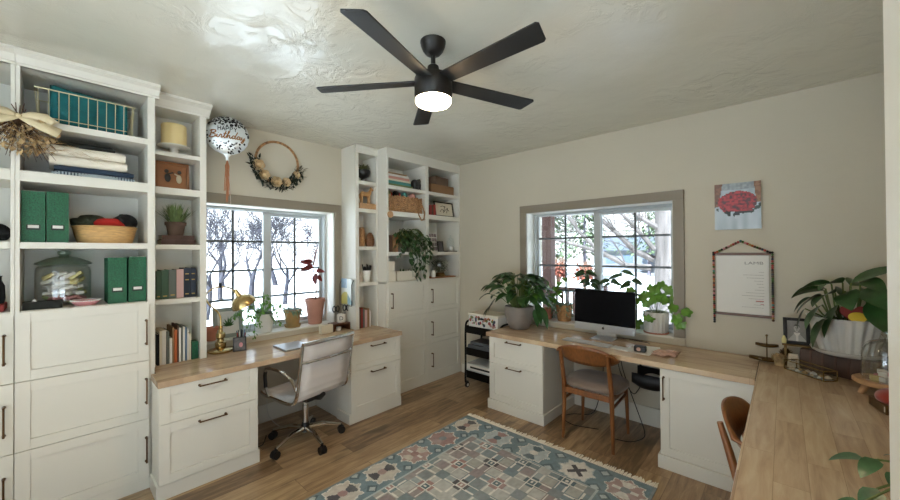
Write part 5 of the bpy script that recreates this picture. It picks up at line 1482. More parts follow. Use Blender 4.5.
nrm = Vector((math.cos(ang), math.sin(ang), 0)); rt = Vector((0, 0, 1)).cross(nrm)
LM = Matrix(((rt.x, 0, nrm.x, mc[0] + nrm.x * .0462), (rt.y, 0, nrm.y, mc[1] + nrm.y * .0462), (0, 1, 0, mc[2] + .028), (0, 0, 0, 1)))
text_mb('D', .058, LM, .0012).build('letter_print', M['ink'], t, smooth=0)
for i, (dy, s) in enumerate(((-.014, -1), (.012, 1))):
    sc = thing('scissors', 'black handled scissors standing in the mug, ' + ('leaning left' if s < 0 else 'leaning right'), 'scissors', (mc[0], mc[1] + dy, mc[2] + .012), 0, 'scissors in the mug')
    p = Vector((mc[0], mc[1] + dy, mc[2] + .012)); q = p + Vector((0, s * .035, .095))
    MB().tube([p, q], [.002, .006], 6).build('blades', M['steel'], sc)
    b = MB()
    for w in (-1, 1):
        cc = q + Vector((.0, w * .018 + s * .012, .038)); pts = []
        for k in range(14):
            a = 2 * PI * k / 14; pts.append(cc + Vector((w * .004, .017 * math.cos(a), .031 * math.sin(a))))
        b.tube(pts, .0062, 6, closed=True)
    b.build('handles', M['black_plastic'], sc)

# wall pocket with a magazine on the bookcase side
t = thing('wall_pocket', 'clear wall pocket holding a magazine on the side of the narrow bookcase', 'wall pocket', (-3.41, 2.10, 1.0))
MB().box(-3.53, -3.30, 2.116, 2.1205, 1.0, 1.27).build('back_plate', M['plastic_clear'], t, smooth=0)
MB().tube([(-3.53, 2.113, 1.27), (-3.53, 2.085, 1.22), (-3.53, 2.085, 1.0), (-3.30, 2.085, 1.0), (-3.30, 2.085, 1.22), (-3.30, 2.113, 1.27)], .003, 6).build('wire_front', M['black_metal'], t)
mg = grid_paint(.2, .27, 20, 27, lambda u, v: srgb('#8FA7BE') if v > .62 and u < .55 else (srgb('#D8DCD8') if v > .3 + .2 * math.sin(u * 4) else (srgb('#C2B76A') if u < .6 else srgb('#6E8E96'))))
mg.xf(Matrix.Translation((-3.415, 2.098, 1.012)))
o = mg.build('magazine', M['photo_gloss'], smooth=0, solid=.006); tag(o, 'blue and yellow magazine in the clear wall pocket', 'magazine')

# laptop, closed
lt = thing('laptop', 'thin closed silver laptop on the left desk top', 'laptop', (-3.11, 1.37, DT), math.radians(1))
MB().box(-.125, .125, -.098, .125, 0, .008).build('laptop_base', M['silver_alu'], lt, smooth=0, bevel=.003, local=True)
MB().box(-.124, .124, -.097, .124, .0085, .0135).build('laptop_lid', M['silver_alu'], lt, smooth=0, bevel=.002, local=True)

# birthday balloon
bc = Vector((-3.33, .955, 2.515)); BR = .158
n_ = Vector((.945, -.30, .05)).normalized(); r_ = Vector((0, 0, 1)).cross(n_).normalized(); u_ = n_.cross(r_)
BM = Matrix(((r_.x, u_.x, n_.x, bc.x), (r_.y, u_.y, n_.y, bc.y), (r_.z, u_.z, n_.z, bc.z), (0, 0, 0, 1)))
bal = thing('birthday_balloon', 'round silver foil birthday balloon floating beside the narrow bookcase', 'balloon', tuple(bc))
def bz(r): return .062 * (max(0, 1 - (r / BR) ** 2)) ** .55
R = random.Random(77); dots = []
while len(dots) < 210:
    a = R.uniform(0, 2 * PI); r = BR * .97 * math.sqrt(R.random()); x, y = r * math.cos(a), r * math.sin(a)
    if -.06 < y < .064 and abs(x) < .13: continue
    if y < 0 and R.random() < .72: continue
    dots.append((x, y, R.uniform(.004, .0072), R.uniform(.7, 1.3)))
b = MB(); nr, na = 46, 170
silver, black = srgb('#DADFE0'), srgb('#15151A')
for s in (1, -1):
    rws = []; ang = []
    for i in range(nr + 1):
        r = BR * math.sin(PI / 2 * i / nr); rw = []
        for k in range(na + 1):
            a = 2 * PI * k / na; pk = .004 * (i / nr) ** 3 * math.cos(a * 22)
            rr = r * (1 - .012 * (i / nr) ** 6 * (1 + math.cos(22 * a)))
            rw.append((rr * math.cos(a), rr * math.sin(a), s * (bz(r) + pk * (1 if i < nr else 0))))
        rws.append(rw)
    k0 = len(b.f)
    b.sheet(rws if s > 0 else [list(reversed(q)) for q in rws])
    for fi in range(k0, len(b.f)):
        c_ = sum((b.v[q] for q in b.f[fi]), Vector()) / 4
        b.c[fi] = black if s > 0 and any((c_.x - x) ** 2 + ((c_.y - y) * e) ** 2 < q * q for x, y, q, e in dots) else silver
b.cur = silver
b.sheet([[(-.05, -.13, 0), (0, -.13, .012), (.05, -.13, 0)], [(-.02, -.165, 0), (0, -.165, .008), (.02, -.165, 0)], [(-.009, -.185, 0), (0, -.19, .004), (.009, -.185, 0)], [(-.014, -.205, 0), (0, -.205, .003), (.014, -.205, 0)]])
b.xf(BM).build('foil_skin', M['foil_print'], bal, smooth=60)
def onb(x, y, o=.0012): return (x, y, bz(math.hypot(x, y)) + o)
def strokes(b, lines, x0, y0, sx, sy, r, shear=0.):
    for ln in lines:
        pts = []
        for (x, y) in ln: pts.append(onb(x0 + (x + y * shear) * sx, y0 + y * sy, .003))
        sm = []
        for k in range(len(pts) - 1):
            for i in range(3): sm.append(Vector(pts[k]).lerp(Vector(pts[k + 1]), i / 3))
        sm.append(Vector(pts[-1])); b.tube(sm, r, 5)
HAPPY = []
gl = {'H': [[(0, 0), (0, 1)], [(.6, 0), (.6, 1)], [(0, .5), (.6, .5)]], 'A': [[(0, 0), (.32, 1), (.64, 0)], [(.12, .36), (.52, .36)]], 'P': [[(0, 0), (0, 1), (.4, 1), (.56, .88), (.56, .66), (.4, .5), (0, .5)]], 'Y': [[(0, 1), (.3, .5), (.6, 1)], [(.3, .5), (.3, 0)]]}
x = 0
for chh in 'HAPPY':
    HAPPY += [[(px + x, py) for px, py in ln] for ln in gl[chh]]; x += .86
b = MB(); strokes(b, HAPPY, -.062, .020, .032, .034, .0028); b.xf(BM).build('block_lettering', M['confetti_black'], bal)
BD = [[(.1, 0), (.25, 1.5)], [(.0, 1.3), (.3, 1.55), (.7, 1.45), (.72, 1.1), (.3, .8)], [(.3, .8), (.75, .65), (.72, .15), (.3, -.05), (-.02, .15)],
      [(.8, .1), (1.0, .65), (.98, .1), (1.12, .0), (1.25, .25)], [(1.06, .95), (1.09, 1.0)],
      [(1.25, .25), (1.38, .7), (1.5, .62), (1.55, .5), (1.5, .05), (1.65, .0), (1.8, .3)],
      [(1.8, .3), (1.98, 1.4)], [(1.98, 1.4), (1.84, .15), (1.95, 0), (2.1, .2)], [(1.72, .85), (2.12, .9)],
      [(2.1, .2), (2.35, 1.1), (2.42, 1.5), (2.3, 1.45), (2.22, .0), (2.35, .5), (2.52, .62), (2.55, .1), (2.7, 0), (2.8, .2)],
      [(3.2, .55), (2.98, .65), (2.84, .3), (2.95, .0), (3.15, .15), (3.25, .6)], [(3.42, 1.5), (3.25, .6), (3.22, .1), (3.35, .0), (3.45, .15)],
      [(3.82, .55), (3.6, .65), (3.46, .3), (3.58, .0), (3.78, .15), (3.86, .6), (3.84, .1), (3.96, .0), (4.05, .2)],
      [(4.05, .62), (4.1, .15), (4.25, .05), (4.42, .6), (4.36, -.3), (4.2, -.6), (4.05, -.4), (4.5, .15)]]
b = MB(); strokes(b, BD, -.124, -.040, .055, .038, .0042, .12); b.xf(BM).build('script_lettering', M['script_gold'], bal)
b = MB(); R = random.Random(8)
tip = BM @ Vector((0, -.2, 0))
for i in range(14):
    p = tip + Vector((R.uniform(-.012, .012), R.uniform(-.012, .012), 0)); L = R.uniform(.22, .36)
    b.tube([tip, p + Vector((0, 0, -.05)), p + Vector((R.uniform(-.012, .012), R.uniform(-.018, .018), -L))], [.002, .0042, .0028], 5)
b.build('tassel_tail', M['tassel_copper'], bal)
MB().tube([tip, tip + Vector((.01, .015, -.2)), tip + Vector((0, .03, -.48))], .0012, 5).build('string', M['plate_white'], bal)

# wreath above the window
wc = Vector((-3.5405, 1.44, 2.415)); WR = .196
t = thing('wreath', 'beaded hoop wreath with cream roses above the left window', 'wreath', tuple(wc))
b = MB()
b.tube([wc + Vector((0, WR * math.cos(2 * PI * i / 60), WR * math.sin(2 * PI * i / 60))) for i in range(60)], .008, 6, closed=True)
for i in range(84):
    a = 2 * PI * i / 84; b.ball(tuple(wc + Vector((.0, WR * math.cos(a), WR * math.sin(a)))), .0125, 7, 5, (.75, 1, 1))
b.build('beaded_hoop', M['bead_wood'], t)
R = random.Random(19); b = MB()
def rose(b, c, r):
    b.ball(tuple(c), r * .55, 10, 8)
    for lay, (nn, rr, tl) in enumerate(((3, .45, 1.4), (5, .7, .9), (6, .95, .45))):
        for k in range(nn):
            a = 2 * PI * k / nn + lay * .5
            d = Vector((tl, math.cos(a), math.sin(a))).normalized()
            base = c + Vector((-.2 * r + lay * -.1 * r, math.cos(a) * rr * r * .35, math.sin(a) * rr * r * .35))
            s = d.cross(Vector((-1, 0, 0)));
            if s.length < 1e-3: s = Vector((0, 1, 0))
            s.normalize(); rows = []
            for i in range(5):
                q = i / 4; w = r * .62 * math.sin(PI * (.18 + .72 * q)); p = base + d * r * .95 * q + Vector((.25 * r * q * q, 0, 0))
                rows.append([p - s * w - d * 0 + Vector((.18 * r * q, 0, 0)), p, p + s * w + Vector((.18 * r * q, 0, 0))])
            b.sheet(rows)
roses = [(math.radians(197), .045), (math.radians(226), .041), (math.radians(262), .044), (math.radians(290), .037), (math.radians(330), .032)]
for a, r in roses:
    rb = MB(); rose(rb, wc + Vector((.03, (WR - .005) * math.cos(a), (WR - .005) * math.sin(a))), r)
    rb.build('rose', M['rose_cream'], t, smooth=60)
for i in range(420):
    a = math.radians(R.uniform(174, 352)); rr = WR + R.uniform(-.04, .055)
    p = wc + Vector((R.uniform(.0, .03), rr * math.cos(a), rr * math.sin(a)))
    ta = a + R.choice((-1, 1)) * R.uniform(.6, 1.6)
    b.leaf(p, (R.uniform(.0, .5), math.cos(ta), math.sin(ta)), R.uniform(.03, .06), .021, .3, n=3)
b.build('foliage', M['foliage_dark'], t)

# cables and sockets under the left desk
tag(MB().box(XL + .0005, XL + .008, 1.08, 1.15, .38, .50).box(XL + .008, XL + .011, 1.10, 1.13, .395, .43).box(XL + .008, XL + .011, 1.10, 1.13, .45, .485).build('wall_outlet', M['outlet_white'], smooth=0, bevel=.002), 'white wall outlet under the left desk top', 'outlet')
MBc = MB()
pts = [(XL + .03, 1.115, .465), (XL + .06, 1.14, .40), (XL + .05, 1.18, .2), (XL + .1, 1.2, .02), (XL + .25, 1.15, .008), (XL + .42, 1.06, .008), (XL + .45, 1.14, .008), (XL + .3, 1.22, .008)]
def smooth_pts(pts, it=4, sub=6):
    o = []
    for k in range(len(pts) - 1):
        for i in range(sub): o.append(Vector(pts[k]).lerp(Vector(pts[k + 1]), i / sub))
    o.append(Vector(pts[-1]))
    for _ in range(it): o = [o[0]] + [(o[i - 1] + 2 * o[i] + o[i + 1]) / 4 for i in range(1, len(o) - 1)] + [o[-1]]
    return o
MBc.tube(smooth_pts(pts), .004, 6); MBc.box(XL + .0115, XL + .04, 1.103, 1.127, .452, .482)
tag(MBc.build('power_cord', M['cable_black']), 'black power cord plugged in under the left desk', 'cord')
tag(MB().tube(smooth_pts([(XL + .04, 1.3, .70), (XL + .06, 1.32, .4), (XL + .1, 1.3, .1), (XL + .16, 1.36, .008), (XL + .3, 1.38, .007)]), .003, 6).build('charging_cable', M['cable_white']), 'white charging cable hanging under the left desk behind the office chair', 'cable')
# ------------------------------------------------------------------ rolling cart in the corner
ct = thing('rolling_cart', 'black three tier rolling cart between the corner bookcase and the desk', 'cart', (-2.47, 3.36, 0))
cx0, cx1, cy0, cy1 = -2.705, -2.225, 3.20, 3.50
for (x, nm) in ((cx0, 0), (cx1, 1)):
    MB().tube(smooth_pts([(x, cy0, .06), (x, cy0 - .005, .12), (x, cy0, .2), (x, cy0, .72), (x, cy0 + .04, .765), (x, cy1 - .04, .765), (x, cy1, .72), (x, cy1, .2), (x, cy1, .06)], 2, 4), .0115, 8).build('side_frame', M['black_metal'], ct)
for z0 in (.12, .38, .63):
    b = MB(); h = .085
    b.box(cx0 + .012, cx1 - .012, cy0, cy1, z0, z0 + .006)
    b.box(cx0 + .012, cx1 - .012, cy0, cy0 + .004, z0 + .006, z0 + h).box(cx0 + .012, cx1 - .012, cy1 - .004, cy1, z0 + .006, z0 + h)
    b.box(cx0 + .012, cx0 + .016, cy0 + .004, cy1 - .004, z0 + .006, z0 + h).box(cx1 - .016, cx1 - .012, cy0 + .004, cy1 - .004, z0 + .006, z0 + h)
    tr = b.build('tray', M['black_metal'], ct, smooth=0, bevel=.002)
    if z0 > .3 and z0 < .5:
        pass
for x in (cx0 + .005, cx1 - .005):
    for y in (cy0 + .02, cy1 - .02):
        w = MB().cyl((x - .011, y, .0305), (x + .011, y, .0305), .030, n=18).box(x - .014, x + .014, y - .012, y + .012, .058, .072).build('wheel', M['black_plastic'], ct)
        MB().cyl((x - .0125, y, .0305), (x + .0125, y, .0305), .016, n=14).build('wheel_cap', M['plate_white'], w)
# floral box on top
bx0, bx1, by0, by1, bz0 = -2.675, -2.27, 3.225, 3.475, .6365
t = thing('floral_box', 'white floral patterned storage box on top of the black cart', 'box', ((bx0 + bx1) / 2, (by0 + by1) / 2, bz0))
MB().box(bx0, bx1, by0, by1, bz0, .835).build('box_body', M['paper'], t, smooth=0, bevel=.003)
MB().box(bx0 - .006, bx1 + .006, by0 - .006, by1 + .006, .8352, .862).build('box_lid', M['linen_cream'], t, smooth=0, bevel=.004)
R = random.Random(15)
bb = MB()
for i in range(46):
    x = R.uniform(bx0 + .02, bx1 - .02); z = R.uniform(.735, .825); bb.cur = srgb(R.choice(('#C0607A', '#A33A35', '#C0702C', '#2C3550', '#6E7A4A', '#C08A80'))); r = R.uniform(.008, .019)
    for k in range(5):
        a = 2 * PI * k / 5 + i
        q = [(x + r * .6 * math.cos(a) + r * .5 * math.cos(a + 2 * PI * j / 6), by0 - .0006, z + r * .6 * math.sin(a) + r * .5 * math.sin(a + 2 * PI * j / 6)) for j in range(6)]
        bb._add(q, [tuple(range(6))])
bb.build('flower_pattern', M['painted'], t, smooth=0)
MB().box(-2.53, -2.46, by0 - .004, by0 - .0007, .795, .815).build('label_slot', M['dark_label'], t, smooth=0)
# printer and paper trays
t = thing('printer', 'dark grey compact printer on the middle tier of the cart', 'printer', (-2.48, 3.35, .3865))
MB().box(-2.69, -2.29, 3.215, 3.475, .3865, .50).build('printer_body', M['printer_gray'], t, smooth=0, bevel=.012)
MB().box(-2.67, -2.31, 3.24, 3.46, .5005, .53).build('scanner_lid', M['printer_gray'], t, smooth=0, bevel=.008)
MB().box(-2.60, -2.38, 3.211, 3.2145, .41, .455).build('paper_slot', M['plastic_clear'], t, smooth=0)
for i, z0 in enumerate((.1265, .2065)):
    t = thing('drawer_organizer', ('lower' if i == 0 else 'upper') + ' of the two clear white drawers on the bottom tier of the cart', 'drawer', (-2.48, 3.35, z0), 0, 'clear drawers on the cart')
    MB().box(-2.70, -2.28, 3.215, 3.48, z0, z0 + .012).box(-2.70, -2.692, 3.215, 3.48, z0 + .012, z0 + .078).box(-2.288, -2.28, 3.215, 3.48, z0 + .012, z0 + .078).box(-2.692, -2.288, 3.472, 3.48, z0 + .012, z0 + .078).box(-2.692, -2.288, 3.215, 3.472, z0 + .072, z0 + .078).build('drawer_shell', M['plastic_clear'], t, smooth=0)
    MB().box(-2.69, -2.29, 3.206, 3.2145, z0 + .012, z0 + .07).build('drawer_front', M['paper'], t, smooth=0, bevel=.002)
    MB().box(-2.64, -2.36, 3.202, 3.2055, z0 + .03, z0 + .05).build('pull', M['black_plastic'], t, smooth=0)

# ------------------------------------------------------------------ computer desk
c = (-2.05, 3.30, DT)
t = pot_thing('large_potted_plant', 'large glossy leaved plant in a round grey pot on the computer desk', 'potted plant', c, [(0, 0), (.088, 0), (.10, .006), (.135, .09), (.15, .17), (.148, .232), (.138, .236), (.134, .225), (.13, .19), (0, .19)], 'pot_gray', soil=(.132, .2))
b = MB(); st = MB(); R = random.Random(52)
for i in range(92):
    a = R.uniform(0, 2 * PI); el = R.uniform(.25, 1.45); L = R.uniform(.14, .20)
    reach = R.uniform(.05, .22)
    p0 = Vector((c[0] + .05 * math.cos(a), c[1] + .05 * math.sin(a), c[2] + .2))
    sx_ = 1.0 + (.35 if math.cos(a) < 0 else .25)
    p1 = p0 + Vector((math.cos(a) * reach * math.cos(el) * sx_, math.sin(a) * reach * math.cos(el) * .7, .05 + .30 * math.sin(el)))
    st.tube([p0, p0.lerp(p1, .5) + Vector((0, 0, .03)), p1], [.004, .0035, .003], 5, caps=False)
    b.leaf(p1, (math.cos(a) * 1.1, math.sin(a), .7 * math.sin(el)), L, L * .50, 1.3, n=7, fold=.22, roll=R.uniform(-.5, .5))
for (dx, dz, L) in ((.22, .30, .24), (.27, .26, .24), (-.26, .30, .20), (-.30, .24, .2), (.20, .22, .18), (-.34, .2, .16)):
    b.leaf((c[0] + dx, c[1] - .04, c[2] + dz), (dx * 2, -.3, -.5), L, .075, 1.2, n=7)
st.build('stems', M['stem_green'], t); b.build('foliage', M['leaf_deep'], t, smooth=70)
b = MB()
for i in range(9):
    a = R.uniform(-.6, 1.2); b.leaf((c[0] + .06 + .05 * math.cos(a), c[1], c[2] + .34), (math.cos(a), R.uniform(-.6, .6), .8), .2, .085, 1.3, n=7)
b.build('young_leaves', M['leaf_light'], t, smooth=70)
# cork pot of ivy on the sill
c = (-1.735, 3.69, SILL)
t = pot_thing('ivy_pot', 'cork covered pot of small leaved ivy on the sill left of the computer', 'potted plant', c, [(0, 0), (.068, 0), (.088, .16), (.09, .17), (.08, .17), (.074, .14), (0, .14)], 'cork', soil=(.08, .155))
st = MB(); lf = MB(); R = random.Random(61)
for i in range(20):
    a = R.uniform(0, 2 * PI); k = R.uniform(.06, .13)
    vine((c[0], c[1], c[2] + .155), [(c[0] + k * .7 * math.cos(a), c[1] + k * .6 * math.sin(a), c[2] + .2), (c[0] + k * math.cos(a), c[1] - .03 + k * .7 * math.sin(a), c[2] + .16), (c[0] + k * 1.05 * math.cos(a), c[1] - .04 + k * .75 * math.sin(a), c[2] + R.uniform(.02, .14))], 14, .026, .02, st, lf, R, 'heart', .0016)
st.build('stems', M['stem_brown'], t); lf.build('foliage', M['leaf_silver'], t)
# tall grape-like plant standing behind the grey pot on the sill
c = (-1.93, 3.70, SILL)
t = pot_thing('climbing_plant', 'thin light green climbing plant on the sill behind the big grey pot', 'potted plant', c, [(0, 0), (.045, 0), (.06, .10), (.062, .115), (.055, .115), (.05, .09), (0, .09)], 'pot_terra', soil=(.055, .1))
st = MB(); lf = MB()
for (dx, h) in ((-.02, .42), (.14, .36), (.20, .46), (.06, .33)):
    p = [Vector((c[0], c[1], c[2] + .1)), Vector((c[0] + dx * .5, c[1] - .02, c[2] + h * .5)), Vector((c[0] + dx, c[1] - .05, c[2] + h))]
    st.tube(smooth_pts(p), .003, 5)
    for i in range(6):
        q = p[1].lerp(p[2], i / 5); a = R.uniform(0, 2 * PI)
        lf.leaf(q, (math.cos(a), math.sin(a) - .3, -.2), .085, .075, .8, n=4, shape='heart')
st.build('stems', M['stem_green'], t); lf.build('foliage', M['leaf_light'], t)

def sill_plant(c, h, leaves, label, potm='pot_terra'):
    t = pot_thing('seedling_pot', label, 'potted plant', c, [(0, 0), (.045, 0), (.058, .10), (.06, .115), (.053, .115), (.05, .09), (0, .09)], potm, 'seedlings behind the computer', soil=(.053, .1))
    st = MB(); lf = MB(); R = random.Random(int(abs(c[0]) * 100))
    for (dx, hh) in h:
        p = [Vector((c[0], c[1], c[2] + .1)), Vector((c[0] + dx * .4, c[1], c[2] + hh * .6)), Vector((c[0] + dx, c[1] - .02, c[2] + hh))]
        st.tube(smooth_pts(p), .0035, 5)
        for k in range(leaves):
            a = 2 * PI * k / leaves + dx * 9
            lf.leaf(p[2] - Vector((0, 0, .02 * (k % 3))), (math.cos(a), math.sin(a) * .7, .15), .135, .055, .9, n=5, roll=.9 if math.cos(a) > 0 else -.9)
    st.build('stems', M['stem_brown'], t); lf.build('foliage', M['leaf_back'], t)
sill_plant((-1.50, 3.70, SILL), ((.0, .53), (.05, .44)), 6, 'leggy seedling in a clay pot behind the left half of the computer')
sill_plant((-1.17, 3.70, SILL), ((-.08, .45), (.02, .54), (.11, .46)), 4, 'bushier seedling in a clay pot behind the right half of the computer')
# white ribbed pot with ivy geranium
c = (-.855, 3.675, SILL)
t = pot_thing('ribbed_pot_plant', 'white ribbed pot with broad light green leaves on the sill right of the computer', 'potted plant', c, [(0, .008), (.088, .008), (.096, .014), (.104, .185), (.105, .19), (.095, .19), (.09, .16), (0, .15)], 'pot_white', flute=18, fd=.07, soil=(.092, .17))
MB().lathe([(0, 0), (.098, 0), (.102, .01), (.098, .012), (0, .0075)], c, 36).build('saucer', M['pot_terra'], t)
st = MB(); lf = MB(); R = random.Random(71)
def lobed(b, p, ang, s, nrm):
    """Ivy like leaf with five lobes, lying in the plane with normal nrm."""
    n = Vector(nrm).normalized(); sd = n.cross(Vector((0, 0, 1))).normalized(); up = sd.cross(n)
    pts = []
    for k in range(26):
        a = 2 * PI * k / 26; r = s * (.66 + .34 * abs(math.cos((a - PI) * 2.5))) * (1 - .45 * math.exp(-((a - 0) / .3) ** 2) - .45 * math.exp(-((a - 2 * PI) / .3) ** 2))
        q = a + ang
        pts.append(Vector(p) + (up * math.cos(q) + sd * math.sin(q)) * r * .85 - n * (.22 * s * (r / s) ** 2))
    b._add([Vector(p)] + pts, [(0, i + 1, (i + 1) % 26 + 1) for i in range(26)])
for (dx, dy, dz, s) in ((-.18, -.10, .14, .06), (-.15, -.06, .22, .055), (-.10, -.06, .28, .055), (.0, -.03, .37, .06), (-.04, -.02, .33, .055), (.06, -.04, .31, .055), (.12, -.07, .34, .05), (.02, -.06, .26, .055), (.15, -.08, .20, .055), (.20, -.10, .12, .055), (.25, -.12, .17, .05), (.22, -.10, .05, .05), (-.02, -.11, .09, .045), (-.13, -.10, .04, .05), (-.17, -.08, .32, .045), (.09, -.04, .24, .05), (-.06, -.07, .2, .05), (.04, .0, .4, .05), (.15, -.05, .28, .05), (-.21, -.1, .05, .055)):
    e = Vector((c[0] + dx, c[1] + dy - .02, c[2] + dz + .05))
    st.tube(smooth_pts([(c[0] + dx * .1, c[1], c[2] + .17), ((c[0] * 2 + dx) / 2, c[1] + dy * .5, c[2] + max(.2, dz * .6 + .14)), e], 3, 5), .0022, 5, caps=False)
    for q in range(2): lobed(lf, e + Vector((R.uniform(-.02, .02), R.uniform(-.02, .02), R.uniform(-.03, .03))), R.uniform(-.7, .7), s, (R.uniform(-.5, .5), -1, R.uniform(.1, .9)))
st.build('stems', M['stem_green'], t); lf.build('foliage', M['leaf_light'], t, smooth=60)

# all-in-one computer
imx, imy = -1.222, 3.355
t = thing('desktop_computer', 'silver all in one desktop computer with a dark screen', 'computer', (imx, imy + .06, DT))
RZ = Matrix.Translation((imx, imy, 0)) @ Matrix.Rotation(math.radians(-1.5), 4, 'Z') @ Matrix.Rotation(math.radians(-3), 4, 'X')
W, zb, zt = .545, .818, 1.195
b = MB(); 
rows = []
for j in range(9):
    v = j / 8; z = zb + (zt - zb) * v
    rows.append([(-W / 2 + W * i / 12, .004 + .034 * (math.sin(PI * i / 12) * math.sin(PI * v)) ** .6, z) for i in range(13)])
b.sheet(rows)
b.box(-W / 2, W / 2, -.005, .005, zb, zt)
b.xf(RZ).build('back_shell', M['silver_alu'], t, smooth=60)
MB().box(-W / 2, W / 2, -.0085, -.0052, zb, zb + .066).xf(RZ).build('chin', M['silver_alu'], t, smooth=0)
MB().box(-W / 2, W / 2, -.0085, -.0052, zb + .0662, zt).xf(RZ).build('screen', M['screen_dark'], t, smooth=0)
ap = []
for k in range(40):
    a = 2 * PI * k / 40; r = .0115 * (1 - .16 * math.exp(-((a - PI / 2) / .28) ** 2) - .10 * math.exp(-((a - 3 * PI / 2) / .25) ** 2))
    x, z = r * math.cos(a) * .95, r * math.sin(a)
    d = math.hypot(x - .0128, z - .0018)
    if d < .0052:
        f = (.0052 - d) / max(d, 1e-6); x += (x - .0128) * f; z += (z - .0018) * f
    ap.append((x, z))
LF = Matrix(((1, 0, 0, 0), (0, 0, -1, -.0085), (0, 1, 0, zb + .032), (0, 0, 0, 1)))
b = MB().prism(ap, 0, .0006, LF)
b.prism([(.0005, .0125), (.0012, .0165), (.005, .0195), (.0046, .0155)], 0, .0006, LF)
b.xf(RZ).build('emblem', M['ink'], t, smooth=0)
b = MB().prism([(-.095, -.07), (.095, -.07), (.095, .10), (-.095, .10)], DT, DT + .006, Matrix.Translation((imx, imy + .03, 0)))
b.sheet([[(imx - .09, imy + .125, DT + .006), (imx + .09, imy + .125, DT + .006)], [(imx - .08, imy + .115, DT + .07), (imx + .08, imy + .115, DT + .07)], [(imx - .07, imy + .05, DT + .17), (imx + .07, imy + .05, DT + .17)]])
b.build('stand', M['silver_alu'], t, smooth=0, bevel=.001)
tag(MB().tube(smooth_pts([(imx + .06, imy + .14, DT + .006), (imx + .2, imy + .16, DT + .006), (imx + .36, imy + .12, DT + .006), (imx + .37, imy + .08, DT + .006)]), .0028, 6).build('computer_cable', M['cable_black']), 'black cable lying on the desk behind the computer', 'cable')
# keyboard
kb = thing('keyboard', 'thin white keyboard on the desk in front of the computer', 'keyboard', (-1.28, 3.155, DT), math.radians(-3))
MB().box(-.21, .21, -.057, .057, 0, .007).build('keyboard_tray', M['silver_alu'], kb, smooth=0, bevel=.003, local=True)
b = MB()
for r in range(6):
    for k in range(21):
        b.box(-.203 + k * .0194, -.203 + k * .0194 + .0165, -.051 + r * .0173, -.051 + r * .0173 + .0145, .0072, .010)
b.build('keys', M['keys_white'], kb, smooth=0, local=True)
kb = thing('number_pad', 'small pale calculator keypad on the desk right of the keyboard', 'keypad', (-.985, 3.135, DT), math.radians(-8))
MB().box(-.075, .075, -.05, .05, 0, .008).build('pad_body', M['paper'], kb, smooth=0, bevel=.003, local=True)
b = MB()
for r in range(4):
    for k in range(6): b.box(-.068 + k * .0232, -.05 + k * .0232, -.043 + r * .022, -.026 + r * .022, .0082, .012)
b.build('keys', M['keys_white'], kb, smooth=0, local=True)
# papers, cloth, black box
for i, (x, y, r, w, h, lb) in enumerate(((-.86, 3.16, -.12, .21, .16, 'white paper sheet under the small black case'), (-.84, 3.30, .25, .2, .14, 'white paper sheet lying behind the small black case'))):
    o = MB().cbox((x, y, DT + .0012 + i * .0), (w, h, .0016), (0, 0, r)).build('paper_sheet', M['paper'], smooth=0); tag(o, lb, 'paper', 'papers on the computer desk')
b = MB(); rows = []
for i in range(13):
    u = i / 12; rows.append([(-.755 + .15 * u + .01 * math.sin(j * 2.1 + u * 5), 3.08 + .19 * j / 10 + .05 * u + .012 * math.sin(u * 9 + j), DT + .006 + .008 * (1 + math.sin(u * 11 + j * 1.3)) * .6) for j in range(11)])
b.sheet(rows)
tag(b.build('pink_cloth', M['pink_cloth'], smooth=60, solid=.004), 'crumpled pale pink cloth on the desk', 'cloth')
t = thing('black_case', 'small black case on the papers right of the keyboard', 'case', (-.845, 3.145, DT + .003))
MB().cbox((-.845, 3.145, DT + .0265), (.085, .065, .046), (0, 0, .1)).build('case_body', M['black_plastic'], t, smooth=0, bevel=.009)
MB().cyl((-.848, 3.108, DT + .028), (-.849, 3.112, DT + .028), .015, n=18).build('round_badge', M['pink_cloth'], t)
# wire basket under the desk + cords
t = thing('cable_tray', 'black hanging tray with white cords under the desk beside the white cabinet', 'tray', (-.87, 3.50, .36))
b = MB(); rows = []
for i in range(11):
    x = -.985 + .26 * i / 10; e = 1 - .35 * (abs(i - 5) / 5) ** 3
    rows.append([(x, 3.40, .50), (x, 3.40, .42), (x, 3.43, .50 - .13 * e), (x, 3.50, .49 - .14 * e), (x, 3.565, .50 - .11 * e), (x, 3.575, .52)])
b.sheet(rows).build('tray_body', M['under_basket'], t, smooth=60, solid=.006)
MB().box(-.97, -.955, 3.575, 3.599, .42, .70).box(-.76, -.745, 3.575, 3.599, .42, .70).build('bracket', M['under_basket'], t, smooth=0)
tag(MB().ball((-.83, 3.46, .465), 1, 16, 10, (.075, .045, .04)).build('adapter', M['plate_white']), 'white power adapter lying in the black tray under the desk', 'adapter')
for i, (pts, lb) in enumerate((([(-1.12, 3.50, .70), (-1.08, 3.45, .5), (-.95, 3.4, .2), (-.84, 3.3, .02), (-.92, 3.15, .008), (-1.05, 3.12, .008)], 'black cord hanging to the floor right of the wooden chair'),
        ([(-1.28, 3.55, .70), (-1.26, 3.5, .4), (-1.3, 3.4, .03), (-1.5, 3.35, .008), (-1.62 + .06, 3.2, .008), (-1.4, 3.12, .008), (-1.2, 3.2, .008)], 'black cord coiled on the floor behind the wooden chair'),
        ([(-1.16, 3.56, .70), (-1.13, 3.52, .45), (-1.0, 3.5, .25), (-.93, 3.49, .38)], 'black cord looping from the desk into the hanging tray'))):
    tag(MB().tube(smooth_pts(pts), .0038, 6).build('power_cord', M['cable_black']), lb, 'cord', 'cords under the computer desk')

